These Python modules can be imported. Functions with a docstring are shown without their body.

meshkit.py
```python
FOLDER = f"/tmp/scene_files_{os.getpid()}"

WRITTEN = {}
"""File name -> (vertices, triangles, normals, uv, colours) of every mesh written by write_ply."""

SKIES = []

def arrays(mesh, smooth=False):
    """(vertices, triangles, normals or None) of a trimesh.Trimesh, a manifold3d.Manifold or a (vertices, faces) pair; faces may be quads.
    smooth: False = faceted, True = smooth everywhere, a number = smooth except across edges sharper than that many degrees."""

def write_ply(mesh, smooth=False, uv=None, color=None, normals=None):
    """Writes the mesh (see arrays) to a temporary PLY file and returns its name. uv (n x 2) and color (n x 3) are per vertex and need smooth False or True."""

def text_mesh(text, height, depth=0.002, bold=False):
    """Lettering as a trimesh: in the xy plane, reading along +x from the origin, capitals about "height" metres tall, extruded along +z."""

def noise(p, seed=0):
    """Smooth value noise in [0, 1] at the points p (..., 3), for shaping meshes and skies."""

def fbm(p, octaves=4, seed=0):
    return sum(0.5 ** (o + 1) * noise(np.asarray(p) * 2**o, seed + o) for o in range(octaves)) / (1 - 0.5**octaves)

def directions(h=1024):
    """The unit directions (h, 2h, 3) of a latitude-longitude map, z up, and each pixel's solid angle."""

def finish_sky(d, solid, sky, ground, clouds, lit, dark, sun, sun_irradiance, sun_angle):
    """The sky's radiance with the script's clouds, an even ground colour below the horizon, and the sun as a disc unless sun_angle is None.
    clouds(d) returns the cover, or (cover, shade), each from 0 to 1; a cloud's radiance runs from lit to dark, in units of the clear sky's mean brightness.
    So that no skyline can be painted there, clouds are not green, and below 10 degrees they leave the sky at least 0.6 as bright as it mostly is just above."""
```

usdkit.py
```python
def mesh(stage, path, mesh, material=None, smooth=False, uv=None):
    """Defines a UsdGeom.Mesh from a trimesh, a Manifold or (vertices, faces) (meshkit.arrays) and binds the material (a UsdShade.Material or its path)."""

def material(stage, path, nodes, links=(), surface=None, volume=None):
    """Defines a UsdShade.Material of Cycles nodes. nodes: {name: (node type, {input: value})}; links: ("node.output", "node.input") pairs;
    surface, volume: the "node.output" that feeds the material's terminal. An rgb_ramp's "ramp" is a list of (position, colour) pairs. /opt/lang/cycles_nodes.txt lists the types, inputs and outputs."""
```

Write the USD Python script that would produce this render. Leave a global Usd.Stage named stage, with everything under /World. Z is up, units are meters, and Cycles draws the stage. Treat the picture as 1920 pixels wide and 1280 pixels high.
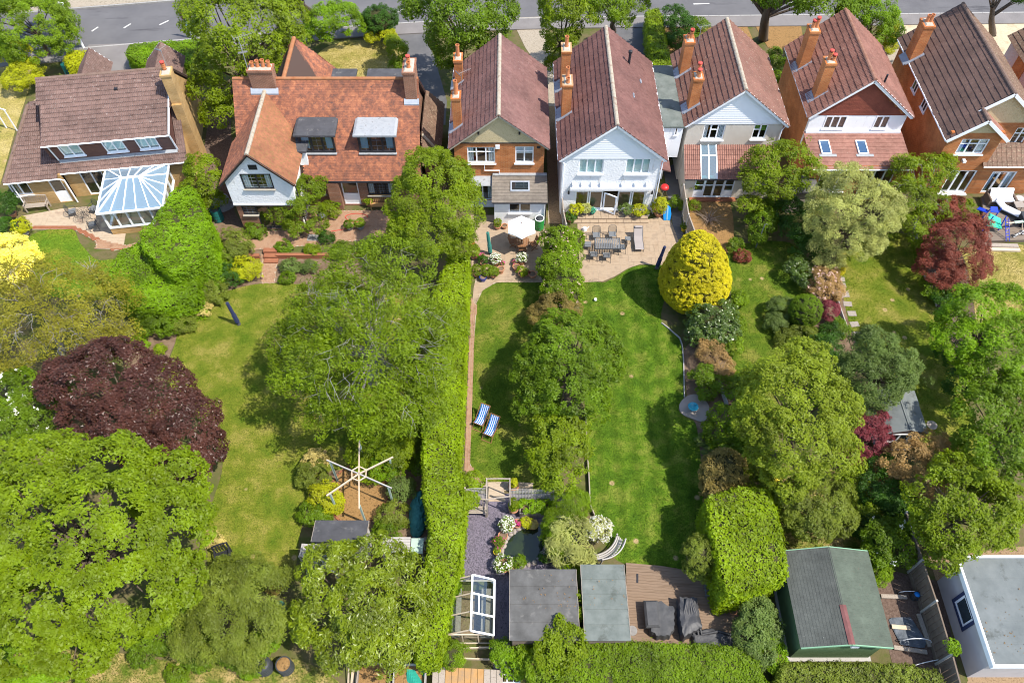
import math, random
import numpy as np
import trimesh
import shapely
import usdkit, meshkit
from shapely.geometry import Polygon, box as sbox
from pxr import Usd, UsdGeom, UsdLux, UsdShade, Gf, Sdf, Vt

stage = Usd.Stage.CreateInMemory()
UsdGeom.SetStageUpAxis(stage, 'Z')
UsdGeom.SetStageMetersPerUnit(stage, 1.0)
UsdGeom.Xform.Define(stage, '/World')
UsdGeom.Scope.Define(stage, '/World/Looks')

# ---------------------------------------------------------------- camera, sky, sun, exposure
CAM_H, CAM_PITCH, CAM_F = 40.0, math.radians(54.3), 1500.0      # metres, downward tilt, focal length in pixels of a 1920 wide picture
cam = UsdGeom.Camera.Define(stage, '/World/camera')
cam.CreateHorizontalApertureAttr(36.0)
cam.CreateFocalLengthAttr(36.0 * CAM_F / 1920.0)
cam.CreateClippingRangeAttr(Gf.Vec2f(0.5, 5000.0))
cam.CreateExposureAttr(0.98)
cam.AddTranslateOp().Set(Gf.Vec3d(0, 0, CAM_H))
cam.AddRotateXOp().Set(90.0 - math.degrees(CAM_PITCH))

SUN = np.array([1.15, -0.50, 2.04]); SUN /= np.linalg.norm(SUN)
SUN_EL, SUN_ROT = math.asin(SUN[2]), math.atan2(SUN[0], SUN[1])
usdkit.material(stage, '/World/Looks/sky_light', {
    'sky': ('sky_texture', {'sky_type': 'single_scattering', 'sun_disc': False, 'sun_elevation': SUN_EL, 'sun_rotation': SUN_ROT}),
    'bg': ('background_shader', {'strength': 0.15})}, [('sky.color', 'bg.color')], surface='bg.background')
dome = UsdLux.DomeLight.Define(stage, '/World/sky')
UsdShade.MaterialBindingAPI.Apply(dome.GetPrim()).Bind(UsdShade.Material.Get(stage, '/World/Looks/sky_light'))
dome.GetPrim().SetCustomDataByKey('kind', 'structure')
sun = UsdLux.DistantLight.Define(stage, '/World/sun')
sun.CreateIntensityAttr(0.92); sun.CreateAngleAttr(0.53); sun.CreateColorAttr(Gf.Vec3f(1.0, 0.94, 0.84)); sun.CreateNormalizeAttr(True)
_d = -SUN
_z = -_d / np.linalg.norm(_d); _x = np.cross([0, 0, 1], _z); _x /= np.linalg.norm(_x); _y = np.cross(_z, _x)
sun.AddTransformOp().Set(Gf.Matrix4d(*_x, 0, *_y, 0, *_z, 0, 0, 0, 0, 1))

# ---------------------------------------------------------------- helpers
PI = math.pi
_S, _C = math.sin(CAM_PITCH), math.cos(CAM_PITCH)
def P(px, py, z=0.0):
    """The point at height z that a measured picture point (1920 x 1280) stands for."""
    u, v = (px - 960) / CAM_F, (py - 640) / CAM_F
    d = (CAM_H - z) / (_S + v * _C)
    return np.array([u * d, (_C - v * _S) * d, z])
def PX(px, py, z=0.0):
    """Metres per picture pixel at that point."""
    return (CAM_H - z) / (_S + (py - 640) / CAM_F * _C) / CAM_F
def PP(pts, z=0.0):
    return [tuple(P(x, y, z)[:2]) for x, y in pts]

class MB:
    """Collects simple shapes into one mesh."""
    def __init__(s): s.v, s.f, s.n = [], [], 0
    def add(s, v, f):
        v = np.asarray(v, float).reshape(-1, 3); f = np.asarray(f, int)
        if f.shape[1] == 4: f = np.vstack([f[:, [0, 1, 2]], f[:, [0, 2, 3]]])
        s.v.append(v); s.f.append(f + s.n); s.n += len(v); return s
    def tm(s, m): return s.add(m.vertices, m.faces)
    def hexa(s, p):   # 8 corners: bottom 4 counterclockwise, top 4
        return s.add(p, [[0, 3, 2, 1], [4, 5, 6, 7], [0, 1, 5, 4], [1, 2, 6, 5], [2, 3, 7, 6], [3, 0, 4, 7]])
    def bx(s, x0, x1, y0, y1, z0, z1):
        return s.hexa([(x0, y0, z0), (x1, y0, z0), (x1, y1, z0), (x0, y1, z0), (x0, y0, z1), (x1, y0, z1), (x1, y1, z1), (x0, y1, z1)])
    def cb(s, x0, x1, y0, y1, z0, z1, c=.01):
        """A box with chamfered top edges."""
        s.hexa([(x0, y0, z0), (x1, y0, z0), (x1, y1, z0), (x0, y1, z0), (x0, y0, z1 - c), (x1, y0, z1 - c), (x1, y1, z1 - c), (x0, y1, z1 - c)])
        return s.hexa([(x0, y0, z1 - c), (x1, y0, z1 - c), (x1, y1, z1 - c), (x0, y1, z1 - c), (x0 + c, y0 + c, z1), (x1 - c, y0 + c, z1), (x1 - c, y1 - c, z1), (x0 + c, y1 - c, z1)])
    def beam(s, a, b, w, h, up=(0, 0, 1)):
        a, b = np.asarray(a, float), np.asarray(b, float); t = (b - a) / np.linalg.norm(b - a)
        sd = np.cross(t, up)
        if np.linalg.norm(sd) < 1e-3: sd = np.cross(t, (0, 1, 0))
        sd /= np.linalg.norm(sd); n = np.cross(sd, t); w, h = w / 2, h / 2
        return s.hexa([a - sd * w - n * h, a + sd * w - n * h, b + sd * w - n * h, b - sd * w - n * h, a - sd * w + n * h, a + sd * w + n * h, b + sd * w + n * h, b - sd * w + n * h])
    def tube(s, pts, r, sides=6, cap=True):
        p = np.asarray(pts, float); r = np.broadcast_to(r, (len(p),)).astype(float)
        t = np.gradient(p, axis=0); t /= np.linalg.norm(t, axis=1, keepdims=True) + 1e-9
        a = np.cross(t, np.where(np.abs(t[:, 2:]) < .9, [0, 0, 1.], [1., 0, 0])); a /= np.linalg.norm(a, axis=1, keepdims=True) + 1e-9
        b = np.cross(t, a); g = np.arange(sides) * 2 * PI / sides
        v = p[:, None] + r[:, None, None] * (np.cos(g)[None, :, None] * a[:, None] + np.sin(g)[None, :, None] * b[:, None])
        i, j = np.meshgrid(np.arange(len(p) - 1), np.arange(sides), indexing='ij')
        q = np.stack([i * sides + j, i * sides + (j + 1) % sides, (i + 1) * sides + (j + 1) % sides, (i + 1) * sides + j], -1).reshape(-1, 4)
        f = [q[:, [0, 1, 2]], q[:, [0, 2, 3]]]
        if cap and sides > 2:
            k = np.arange(1, sides - 1); f += [np.stack([0 * k, k + 1, k], 1), np.stack([0 * k, k, k + 1], 1) + (len(p) - 1) * sides]
        return s.add(v.reshape(-1, 3), np.vstack(f))
    def lathe(s, prof, c=(0, 0, 0), sides=12):
        """prof: (radius, height) from the bottom up."""
        g = np.arange(sides) * 2 * PI / sides; k = len(prof)
        v = np.array([[(r * math.cos(x) + c[0], r * math.sin(x) + c[1], z + c[2]) for x in g] for r, z in prof]).reshape(-1, 3)
        i, j = np.meshgrid(np.arange(k - 1), np.arange(sides), indexing='ij')
        q = np.stack([i * sides + j, i * sides + (j + 1) % sides, (i + 1) * sides + (j + 1) % sides, (i + 1) * sides + j], -1).reshape(-1, 4)
        m = np.arange(1, sides - 1)
        s.add(v, np.vstack([q[:, [0, 1, 2]], q[:, [0, 2, 3]], np.stack([0 * m, m + 1, m], 1), np.stack([0 * m, m, m + 1], 1) + (k - 1) * sides])); return s
    def poly(s, pts, z0, z1):
        """A flat outline (x, y) as a prism."""
        pg = pts if isinstance(pts, Polygon) else Polygon(pts)
        for g in getattr(pg.buffer(0), 'geoms', [pg.buffer(0)]):
            m = trimesh.creation.extrude_polygon(g, z1 - z0, engine='earcut'); m.apply_translation([0, 0, z0]); s.tm(m)
        return s
    def slab(s, pts, vec):
        """A flat 3D outline extruded by vec."""
        p = np.asarray(pts, float); k = len(p); q = p + np.asarray(vec, float)
        i = np.arange(1, k - 1); j = np.arange(k)
        return s.add(np.vstack([p, q]), np.vstack([np.stack([0 * i, i + 1, i], 1), np.stack([0 * i, i, i + 1], 1) + k, np.stack([j, (j + 1) % k, (j + 1) % k + k], 1), np.stack([j, (j + 1) % k + k, j + k], 1)]))
    def ball(s, c, r, sub=2, squash=1.0):
        m = trimesh.creation.icosphere(sub, 1.0)
        return s.add(m.vertices * [r, r, r * squash] + np.asarray(c, float), m.faces)
    def arr(s):
        return np.vstack(s.v), np.vstack(s.f)
    def turned(s, rz, off=(0, 0, 0)):
        v, f = s.arr(); c, n = math.cos(rz), math.sin(rz)
        return MB().add(v @ np.array([[c, n, 0], [-n, c, 0], [0, 0, 1]]) + np.asarray(off, float), f)

_count = {}
def numbered(parent, name):
    k = _count.get((parent, name), 0); _count[(parent, name)] = k + 1
    return f'{parent}/{name}' if k == 0 else f'{parent}/{name}_{k:03d}'
def say(prim, label=None, cat=None, group=None, kind=None):
    for k, x in (('label', label), ('category', cat), ('group', group), ('kind', kind)):
        if x: prim.SetCustomDataByKey(k, x)
class T:
    """A thing: an Xform at its base; W() turns world points into its own space."""
    def __init__(s, name, label, cat, loc=(0, 0, 0), rz=0.0, group=None, kind=None):
        s.path = numbered('/World', name); s.loc, s.rz = np.array([*loc, 0, 0, 0][:3], float), rz
        x = UsdGeom.Xform.Define(stage, s.path); x.AddTranslateOp().Set(Gf.Vec3d(*map(float, s.loc)))
        if rz: x.AddRotateZOp().Set(math.degrees(rz))
        say(x.GetPrim(), label, cat, group, kind)
    def W(s, p):
        d = np.asarray(p, float) - s.loc; c, n = math.cos(-s.rz), math.sin(-s.rz)
        return np.stack([c * d[..., 0] - n * d[..., 1], n * d[..., 0] + c * d[..., 1], d[..., 2]], -1)
def where(parent): return '/World' if parent is None else parent if isinstance(parent, str) else parent.path
def part(parent, name, mb, m, smooth=False, label=None, kind=None, world=None):
    """One mesh of a thing, or of a part; world: the thing into whose space world points are turned."""
    v, f = mb.arr() if isinstance(mb, MB) else mb
    if world is not None: v = world.W(v)
    path = numbered(where(parent), name)
    usdkit.mesh(stage, path, (v, f), m, smooth=smooth)
    say(stage.GetPrimAtPath(path), label, kind=kind)
    return path
def lone(name, mb, m, label=None, cat=None, group=None, kind=None, smooth=False):
    """A top-level thing (or piece of the setting) that is one mesh, with its origin at its base."""
    v, f = mb.arr()
    path = numbered('/World', name)
    o = np.array([*(v[:, :2].min(0) + v[:, :2].max(0)) / 2, v[:, 2].min()])
    g = usdkit.mesh(stage, path, (v - o, f), m, smooth=smooth)
    g.AddTranslateOp().Set(Gf.Vec3d(*map(float, o)))
    say(g.GetPrim(), label, cat, group, kind); return path
def copy(src, loc, rz, label, group=None):
    """A further thing like SRC, with copies of its parts."""
    name = src.path.rsplit('/', 1)[1]
    if name[-4:-3] == '_' and name[-3:].isdigit(): name = name[:-4]
    path = numbered('/World', name)
    x = UsdGeom.Xform.Define(stage, path); p = x.GetPrim()
    p.GetReferences().AddInternalReference(src.path)
    x.ClearXformOpOrder()
    x.AddTransformOp(opSuffix='place').Set(Gf.Matrix4d(math.cos(rz), math.sin(rz), 0, 0, -math.sin(rz), math.cos(rz), 0, 0, 0, 0, 1, 0, *map(float, [*loc, 0][:3]), 1))
    p.SetInstanceable(True)
    was = stage.GetPrimAtPath(src.path).GetCustomData()
    say(p, label, was['category'], group or was.get('group')); return path
class Fr:
    """A plane of work: origin, right, up, outward."""
    def __init__(s, o, ux, uy, n): s.o, s.ux, s.uy, s.n = (np.asarray(x, float) for x in (o, ux, uy, n))
    def p(s, x, y, d=0): return s.o + s.ux * x + s.uy * y + s.n * d
    def box(s, mb, x0, x1, y0, y1, d0, d1):
        return mb.hexa([s.p(x0, y0, d0), s.p(x1, y0, d0), s.p(x1, y0, d1), s.p(x0, y0, d1), s.p(x0, y1, d0), s.p(x1, y1, d0), s.p(x1, y1, d1), s.p(x0, y1, d1)]) if np.dot(np.cross(s.ux, s.uy), s.n) < 0 else \
               mb.hexa([s.p(x0, y0, d1), s.p(x1, y0, d1), s.p(x1, y0, d0), s.p(x0, y0, d0), s.p(x0, y1, d1), s.p(x1, y1, d1), s.p(x1, y1, d0), s.p(x0, y1, d0)])
    def sheet(s, mb, pg, d0, d1):
        """A shapely outline in the plane, from depth d0 to d1."""
        for g in getattr(pg, 'geoms', [pg]):
            m = trimesh.creation.extrude_polygon(g, abs(d1 - d0), engine='earcut'); v = np.array(m.vertices)
            f = np.array(m.faces); w = s.o + v[:, :1] * s.ux + v[:, 1:2] * s.uy + (min(d0, d1) + v[:, 2:]) * s.n
            mb.add(w, f if np.dot(np.cross(s.ux, s.uy), s.n) > 0 else f[:, ::-1])
        return mb
def front(x0, y, z0=0): return Fr((x0, y, z0), (1, 0, 0), (0, 0, 1), (0, -1, 0))
def smooth_line(pts, n=8):
    """A rounded line through the points."""
    p = np.asarray(pts, float); q = np.vstack([2 * p[0] - p[1], p, 2 * p[-1] - p[-2]]); out = []
    for i in range(1, len(q) - 2):
        for t in np.arange(n) / n:
            a, b, c, d = q[i - 1:i + 3]
            out.append(.5 * (2 * b + (c - a) * t + (2 * a - 5 * b + 4 * c - d) * t * t + (3 * b - a - 3 * c + d) * t ** 3))
    return np.vstack([out, p[-1]])
def rounded(pts, n=6):
    """A closed rounded outline."""
    p = np.asarray(pts, float); k = len(p); out = []
    for i in range(k):
        a, b, c, d = p[i - 1], p[i], p[(i + 1) % k], p[(i + 2) % k]
        for t in np.arange(n) / n:
            out.append(.5 * (2 * b + (c - a) * t + (2 * a - 5 * b + 4 * c - d) * t * t + (3 * b - a - 3 * c + d) * t ** 3))
    return np.array(out)

# ---------------------------------------------------------------- materials
MATS = {}
TONE = .84
BRIGHT = ('pvc', 'white_paint', 'canvas_white', 'cushion', 'render_white', 'roughcast', 'curtain_white', 'blind_teal')
def toned(c, name=''): return tuple(float(x) * (1.0 if name in BRIGHT else TONE) for x in c)
def mat(name, cols, rough=.7, scale=0.0, amt=.25, spec=.35, bump=0.0, bscale=40.0, island=0.0, metal=0.0, detail=5.0, stops=None, stretch=(1, 1, 1), coat=0.0, stain=None):
    """cols: one colour, or several that noise of SCALE blends between; island: how far single pieces differ in brightness."""
    cols = [toned(c, name) for c in ([cols] if np.ndim(cols) == 1 else cols)]
    nodes = {'p': ('principled_bsdf', {'roughness': rough, 'specular_ior_level': spec, 'metallic': metal, 'base_color': cols[0], 'coat_weight': coat})}
    links = []
    nodes['g'] = ('geometry', {})
    last = None
    if scale:
        lo, hi = .5 - amt, .5 + amt
        pos = stops or list(np.linspace(lo, hi, len(cols)))
        nodes['map'] = ('mapping', {'scale': stretch}); nodes['n'] = ('noise_texture', {'scale': scale, 'detail': detail, 'roughness': .6})
        nodes['r'] = ('rgb_ramp', {'ramp': list(zip(pos, cols))})
        links += [('g.position', 'map.vector'), ('map.vector', 'n.vector'), ('n.fac', 'r.fac')]; last = 'r.color'
    if island:
        nodes['mr'] = ('map_range', {'from_min': 0., 'from_max': 1., 'to_min': 1 - island, 'to_max': 1 + island})
        nodes['h'] = ('hsv', {'hue': .5, 'saturation': 1., 'value': 1., 'fac': 1., 'color': cols[0]})
        links += [('g.random_per_island', 'mr.value'), ('mr.result', 'h.value')]
        if last: links.append((last, 'h.color'))
        last = 'h.color'
    if stain:   # (colour, scale, threshold, stretch): grime and dried puddles with outlines of their own
        nodes['sm'] = ('mapping', {'scale': stain[3]}); nodes['sn'] = ('noise_texture', {'scale': stain[1], 'detail': 7., 'roughness': .68}); nodes['sr'] = ('map_range', {'from_min': stain[2], 'from_max': stain[2] + .10, 'to_max': .75}); nodes['sx'] = ('mix_color', {'a': cols[0], 'b': toned(stain[0])})
        links += [('g.position', 'sm.vector'), ('sm.vector', 'sn.vector'), ('sn.fac', 'sr.value'), ('sr.result', 'sx.fac')] + ([(last, 'sx.a')] if last else []); last = 'sx.result'
    if last: links.append((last, 'p.base_color'))
    if bump:
        nodes['bn'] = ('noise_texture', {'scale': bscale, 'detail': 4.}); nodes['b'] = ('bump', {'strength': bump, 'distance': .03})
        links += [('g.position', 'bn.vector'), ('bn.fac', 'b.height'), ('b.normal', 'p.normal')]
    MATS[name] = usdkit.material(stage, '/World/Looks/' + name, nodes, links, surface='p.BSDF')
    return MATS[name]
def tilemat(name, cols, lichen=None, lich=.62, rough=.75, nscale=.6):
    """Roof tiles: each tile its own tone, weathered in broad patches and with speckles of lichen."""
    cols = [(x, toned(c)) for x, c in cols]; lichen = toned(lichen) if lichen else None
    nodes = {'g': ('geometry', {}), 'r': ('rgb_ramp', {'ramp': cols}), 'n': ('noise_texture', {'scale': nscale, 'detail': 6., 'roughness': .65}), 'n3': ('noise_texture', {'scale': 3.2, 'detail': 4., 'roughness': .7}), 'm3': ('map_range', {'from_min': .3, 'from_max': .7}), 'fa': ('mix_float', {'fac': .55}),
             'mr': ('map_range', {'from_min': .3, 'from_max': .7, 'to_min': .72, 'to_max': 1.25}), 'h': ('hsv', {'hue': .5, 'saturation': 1., 'fac': 1.}),
             'p': ('principled_bsdf', {'roughness': rough, 'specular_ior_level': .3}), 'bn': ('noise_texture', {'scale': 30., 'detail': 3.}), 'b': ('bump', {'strength': .5, 'distance': .02})}
    links = [('g.random_per_island', 'fa.a'), ('g.position', 'n3.vector'), ('n3.fac', 'm3.value'), ('m3.result', 'fa.b'), ('fa.result', 'r.fac'), ('g.position', 'n.vector'), ('n.fac', 'mr.value'), ('mr.result', 'h.value'), ('r.color', 'h.color'), ('g.position', 'bn.vector'), ('bn.fac', 'b.height'), ('b.normal', 'p.normal')]
    if lichen:
        nodes['ln'] = ('noise_texture', {'scale': 7., 'detail': 6., 'roughness': .75}); nodes['lr'] = ('map_range', {'from_min': lich, 'from_max': lich + .06})
        nodes['mx'] = ('mix_color', {'b': lichen})
        links += [('g.position', 'ln.vector'), ('ln.fac', 'lr.value'), ('lr.result', 'mx.fac'), ('h.color', 'mx.a'), ('mx.result', 'p.base_color')]
    else: links.append(('h.color', 'p.base_color'))
    MATS[name] = usdkit.material(stage, '/World/Looks/' + name, nodes, links, surface='p.BSDF')
def brickmat(name, c1, c2, mortar, facing='y', scale=1.0):
    """Brickwork of far walls: too small in the picture to tell the bricks apart."""
    c1, c2, mortar = toned(c1), toned(c2), toned(mortar)
    nodes = {'g': ('geometry', {}), 'sx': ('separate_xyz', {}), 'cx': ('combine_xyz', {}), 'ad': ('math', {'math_type': 'add'}),
             'b': ('brick_texture', {'color1': c1, 'color2': c2, 'mortar': mortar, 'scale': 1 / scale, 'mortar_size': .009, 'brick_width': .225, 'row_height': .075, 'bias': -.1}),
             'n': ('noise_texture', {'scale': 1.1, 'detail': 5.}), 'mr': ('map_range', {'from_min': .3, 'from_max': .7, 'to_min': .75, 'to_max': 1.2}), 'h': ('hsv', {'hue': .5, 'saturation': 1., 'fac': 1.}),
             'bp': ('bump', {'strength': .5, 'distance': .01}), 'p': ('principled_bsdf', {'roughness': .85, 'specular_ior_level': .2})}
    links = [('g.position', 'sx.vector'), ('sx.x', 'ad.value1'), ('sx.y', 'ad.value2'), ('ad.value', 'cx.x'), ('sx.z', 'cx.y'), ('cx.vector', 'b.vector'), ('g.position', 'n.vector'), ('n.fac', 'mr.value'), ('mr.result', 'h.value'),
             ('b.color', 'h.color'), ('h.color', 'p.base_color'), ('b.fac', 'bp.height'), ('bp.normal', 'p.normal')]
    nodes['bp'][1]['invert'] = True
    MATS[name] = usdkit.material(stage, '/World/Looks/' + name, nodes, links, surface='p.BSDF')
def leafmat(name, cols, rough=.5, trans=.32, spec=.25, patch=.35, pscale=.7):
    """Foliage: every leaf its own tone from COLS, whole boughs lighter or darker in kind."""
    nodes = {'g': ('geometry', {}), 'r': ('rgb_ramp', {'ramp': cols}), 'n': ('noise_texture', {'scale': pscale, 'detail': 3.}),
             'mr': ('map_range', {'from_min': .3, 'from_max': .7, 'to_min': 1 - patch, 'to_max': 1 + patch}), 'h': ('hsv', {'hue': .5, 'saturation': 1., 'fac': 1.}),
             'p': ('principled_bsdf', {'roughness': rough, 'specular_ior_level': spec}), 't': ('translucent_bsdf', {}), 'm': ('mix_closure', {'fac': trans}), 'ht': ('hsv', {'hue': .49, 'saturation': 1.05, 'value': 1.6, 'fac': 1.})}
    links = [('g.random_per_island', 'r.fac'), ('g.position', 'n.vector'), ('n.fac', 'mr.value'), ('mr.result', 'h.value'), ('r.color', 'h.color'), ('h.color', 'p.base_color'), ('h.color', 'ht.color'), ('ht.color', 't.color'), ('p.BSDF', 'm.closure1'), ('t.BSDF', 'm.closure2')]
    MATS[name] = usdkit.material(stage, '/World/Looks/' + name, nodes, links, surface='m.closure')
def glassmat(name, tint, gloss=.12):
    nodes = {'f': ('layer_weight', {'blend': .5}), 'pw': ('math', {'math_type': 'power', 'value2': 4.}), 'mx': ('math', {'math_type': 'multiply_add', 'value2': .55, 'value3': gloss}), 't': ('transparent_bsdf', {'color': tint}), 'g': ('glossy_bsdf', {'color': (.95, .97, 1.), 'roughness': .02}), 'm': ('mix_closure', {})}
    MATS[name] = usdkit.material(stage, '/World/Looks/' + name, nodes, [('f.facing', 'pw.value1'), ('pw.value', 'mx.value1'), ('mx.value', 'm.fac'), ('t.BSDF', 'm.closure1'), ('g.BSDF', 'm.closure2')], surface='m.closure')
# ---------------------------------------------------------------- surfaces of the setting
mat('soil', [(.10, .065, .04), (.19, .13, .085), (.26, .19, .13)], .95, 1.8, .25, .1, .8, 25)
mat('earth_wild', [(.07, .085, .02), (.15, .12, .06), (.09, .11, .025), (.22, .17, .09)], .95, .9, .28, .1, .8, 12)
mat('asphalt', [(.115, .112, .118), (.165, .16, .165)], .9, .35, .25, .2, .3, 60, stain=((.085, .082, .088), .6, .56, (.35, 2.2, 1)))
mat('asphalt_drive', [(.10, .10, .105), (.165, .16, .16)], .9, .7, .25, .2, .3, 60)
mat('pavement_tarmac', [(.18, .165, .16), (.25, .23, .22)], .9, .6, .25, .2, .3, 60)
mat('gravel_pale', [(.30, .25, .19), (.42, .36, .28), (.24, .2, .15)], .95, 5, .2, .1, 1., 30)
mat('gravel_brown', [(.20, .13, .07), (.36, .25, .15), (.13, .085, .05)], .95, 9, .2, .1, 1., 30)
mat('sand_drive', [(.46, .36, .22), (.56, .47, .33), (.36, .27, .15)], .95, .8, .22, .1, .5, 20)
mat('slate_chips', [(.13, .11, .14), (.22, .19, .24), (.08, .07, .09)], .8, 9, .16, .3, 1., 30)
mat('leaf_litter', [(.20, .11, .04), (.34, .2, .08), (.10, .06, .025)], .95, 7, .2, .1, 1., 25)
mat('kerb_stone', [(.34, .33, .31), (.42, .40, .38)], .9, 2, .25)
mat('road_paint', [(.55, .54, .5), (.75, .74, .7)], .7, 6, .2)
mat('bark_mulch', [(.10, .065, .05), (.2, .14, .11)], .95, 8, .2, .1, 1., 30)
mat('mortar', [(.40, .33, .25), (.48, .41, .32)], .95, 4, .2)
mat('slab_tan', [(.39, .28, .185), (.49, .37, .255), (.32, .24, .17)], .85, 1.6, .25, .25, .25, 30, .17)
mat('slab_buff', [(.46, .355, .25), (.55, .44, .32), (.40, .29, .21)], .85, 1.5, .25, .25, .25, 30, .14)
mat('slab_grey', [(.36, .31, .27), (.45, .39, .34)], .85, 2, .25, .25, .25, 30, .15)
mat('brick_paver', [(.40, .21, .12), (.52, .32, .20), (.33, .17, .10)], .9, 2.2, .25, .2, .2, 30, .25)
mat('brick_red', [(.36, .13, .07), (.46, .19, .10)], .9, 3, .25, .2, .2, 30, .25)
def lawnmat(name, lo, mid, hi, scale=.55, fine=9., mow=0.):
    lo, mid, hi = toned(lo), toned(mid), toned(hi)
    nodes = {'g': ('geometry', {}), 'n': ('noise_texture', {'scale': scale, 'detail': 7., 'roughness': .62}), 'r': ('rgb_ramp', {'ramp': [(.34, lo), (.5, mid), (.64, hi)]}),
             'n2': ('noise_texture', {'scale': fine, 'detail': 4., 'roughness': .7}), 'mr': ('map_range', {'from_min': .3, 'from_max': .7, 'to_min': .58, 'to_max': 1.42}), 'h': ('hsv', {'hue': .5, 'saturation': 1., 'fac': 1.}),
             'v': ('voronoi_texture', {'scale': .62, 'randomness': 1.}), 'vr': ('map_range', {'from_min': .075, 'from_max': .11, 'to_min': .7, 'to_max': 0.}), 'vx': ('mix_color', {'b': toned((.42, .31, .15))}), 'w': ('wave_texture', {'scale': .32, 'distortion': .5}), 'wm': ('map_range', {'from_min': 0., 'from_max': 1., 'to_min': 1 - mow, 'to_max': 1 + mow}), 'mm': ('math', {'math_type': 'multiply'}),
             'p': ('principled_bsdf', {'roughness': .9, 'specular_ior_level': .15}), 'bn': ('noise_texture', {'scale': 22., 'detail': 4.}), 'b': ('bump', {'strength': .7, 'distance': .05})}
    MATS[name] = usdkit.material(stage, '/World/Looks/' + name, nodes, [('g.position', 'n.vector'), ('g.position', 'n2.vector'), ('g.position', 'w.vector'), ('g.position', 'bn.vector'), ('n.fac', 'r.fac'), ('n2.fac', 'mr.value'), ('w.fac', 'wm.value'), ('mr.result', 'mm.value1'), ('wm.result', 'mm.value2'),
                                 ('mm.value', 'h.value'), ('r.color', 'h.color'), ('g.position', 'v.vector'), ('v.distance', 'vr.value'), ('vr.result', 'vx.fac'), ('h.color', 'vx.a'), ('vx.result', 'p.base_color'), ('bn.fac', 'b.height'), ('b.normal', 'p.normal')], surface='p.BSDF')
    leafmat(name + '_blades', [(0, lo), (.5, mid), (1, hi)], .6, .3, .15, .2, .5)
lawnmat('lawn_dry_green', (.085, .14, .008), (.16, .185, .018), (.26, .235, .05), .7, 14.)
lawnmat('lawn_lush', (.050, .110, .006), (.092, .165, .009), (.17, .21, .028), 1.0, 13., .12)
lawnmat('lawn_mixed', (.065, .12, .008), (.105, .16, .011), (.20, .205, .035), .7, 13.)
lawnmat('lawn_straw', (.22, .21, .04), (.36, .29, .09), (.46, .37, .15), .6)
lawnmat('lawn_fresh', (.10, .19, .012), (.14, .22, .015), (.22, .23, .03), .8)
lawnmat('grass_rough', (.10, .15, .015), (.25, .22, .06), (.42, .31, .13), 1.1)

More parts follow.
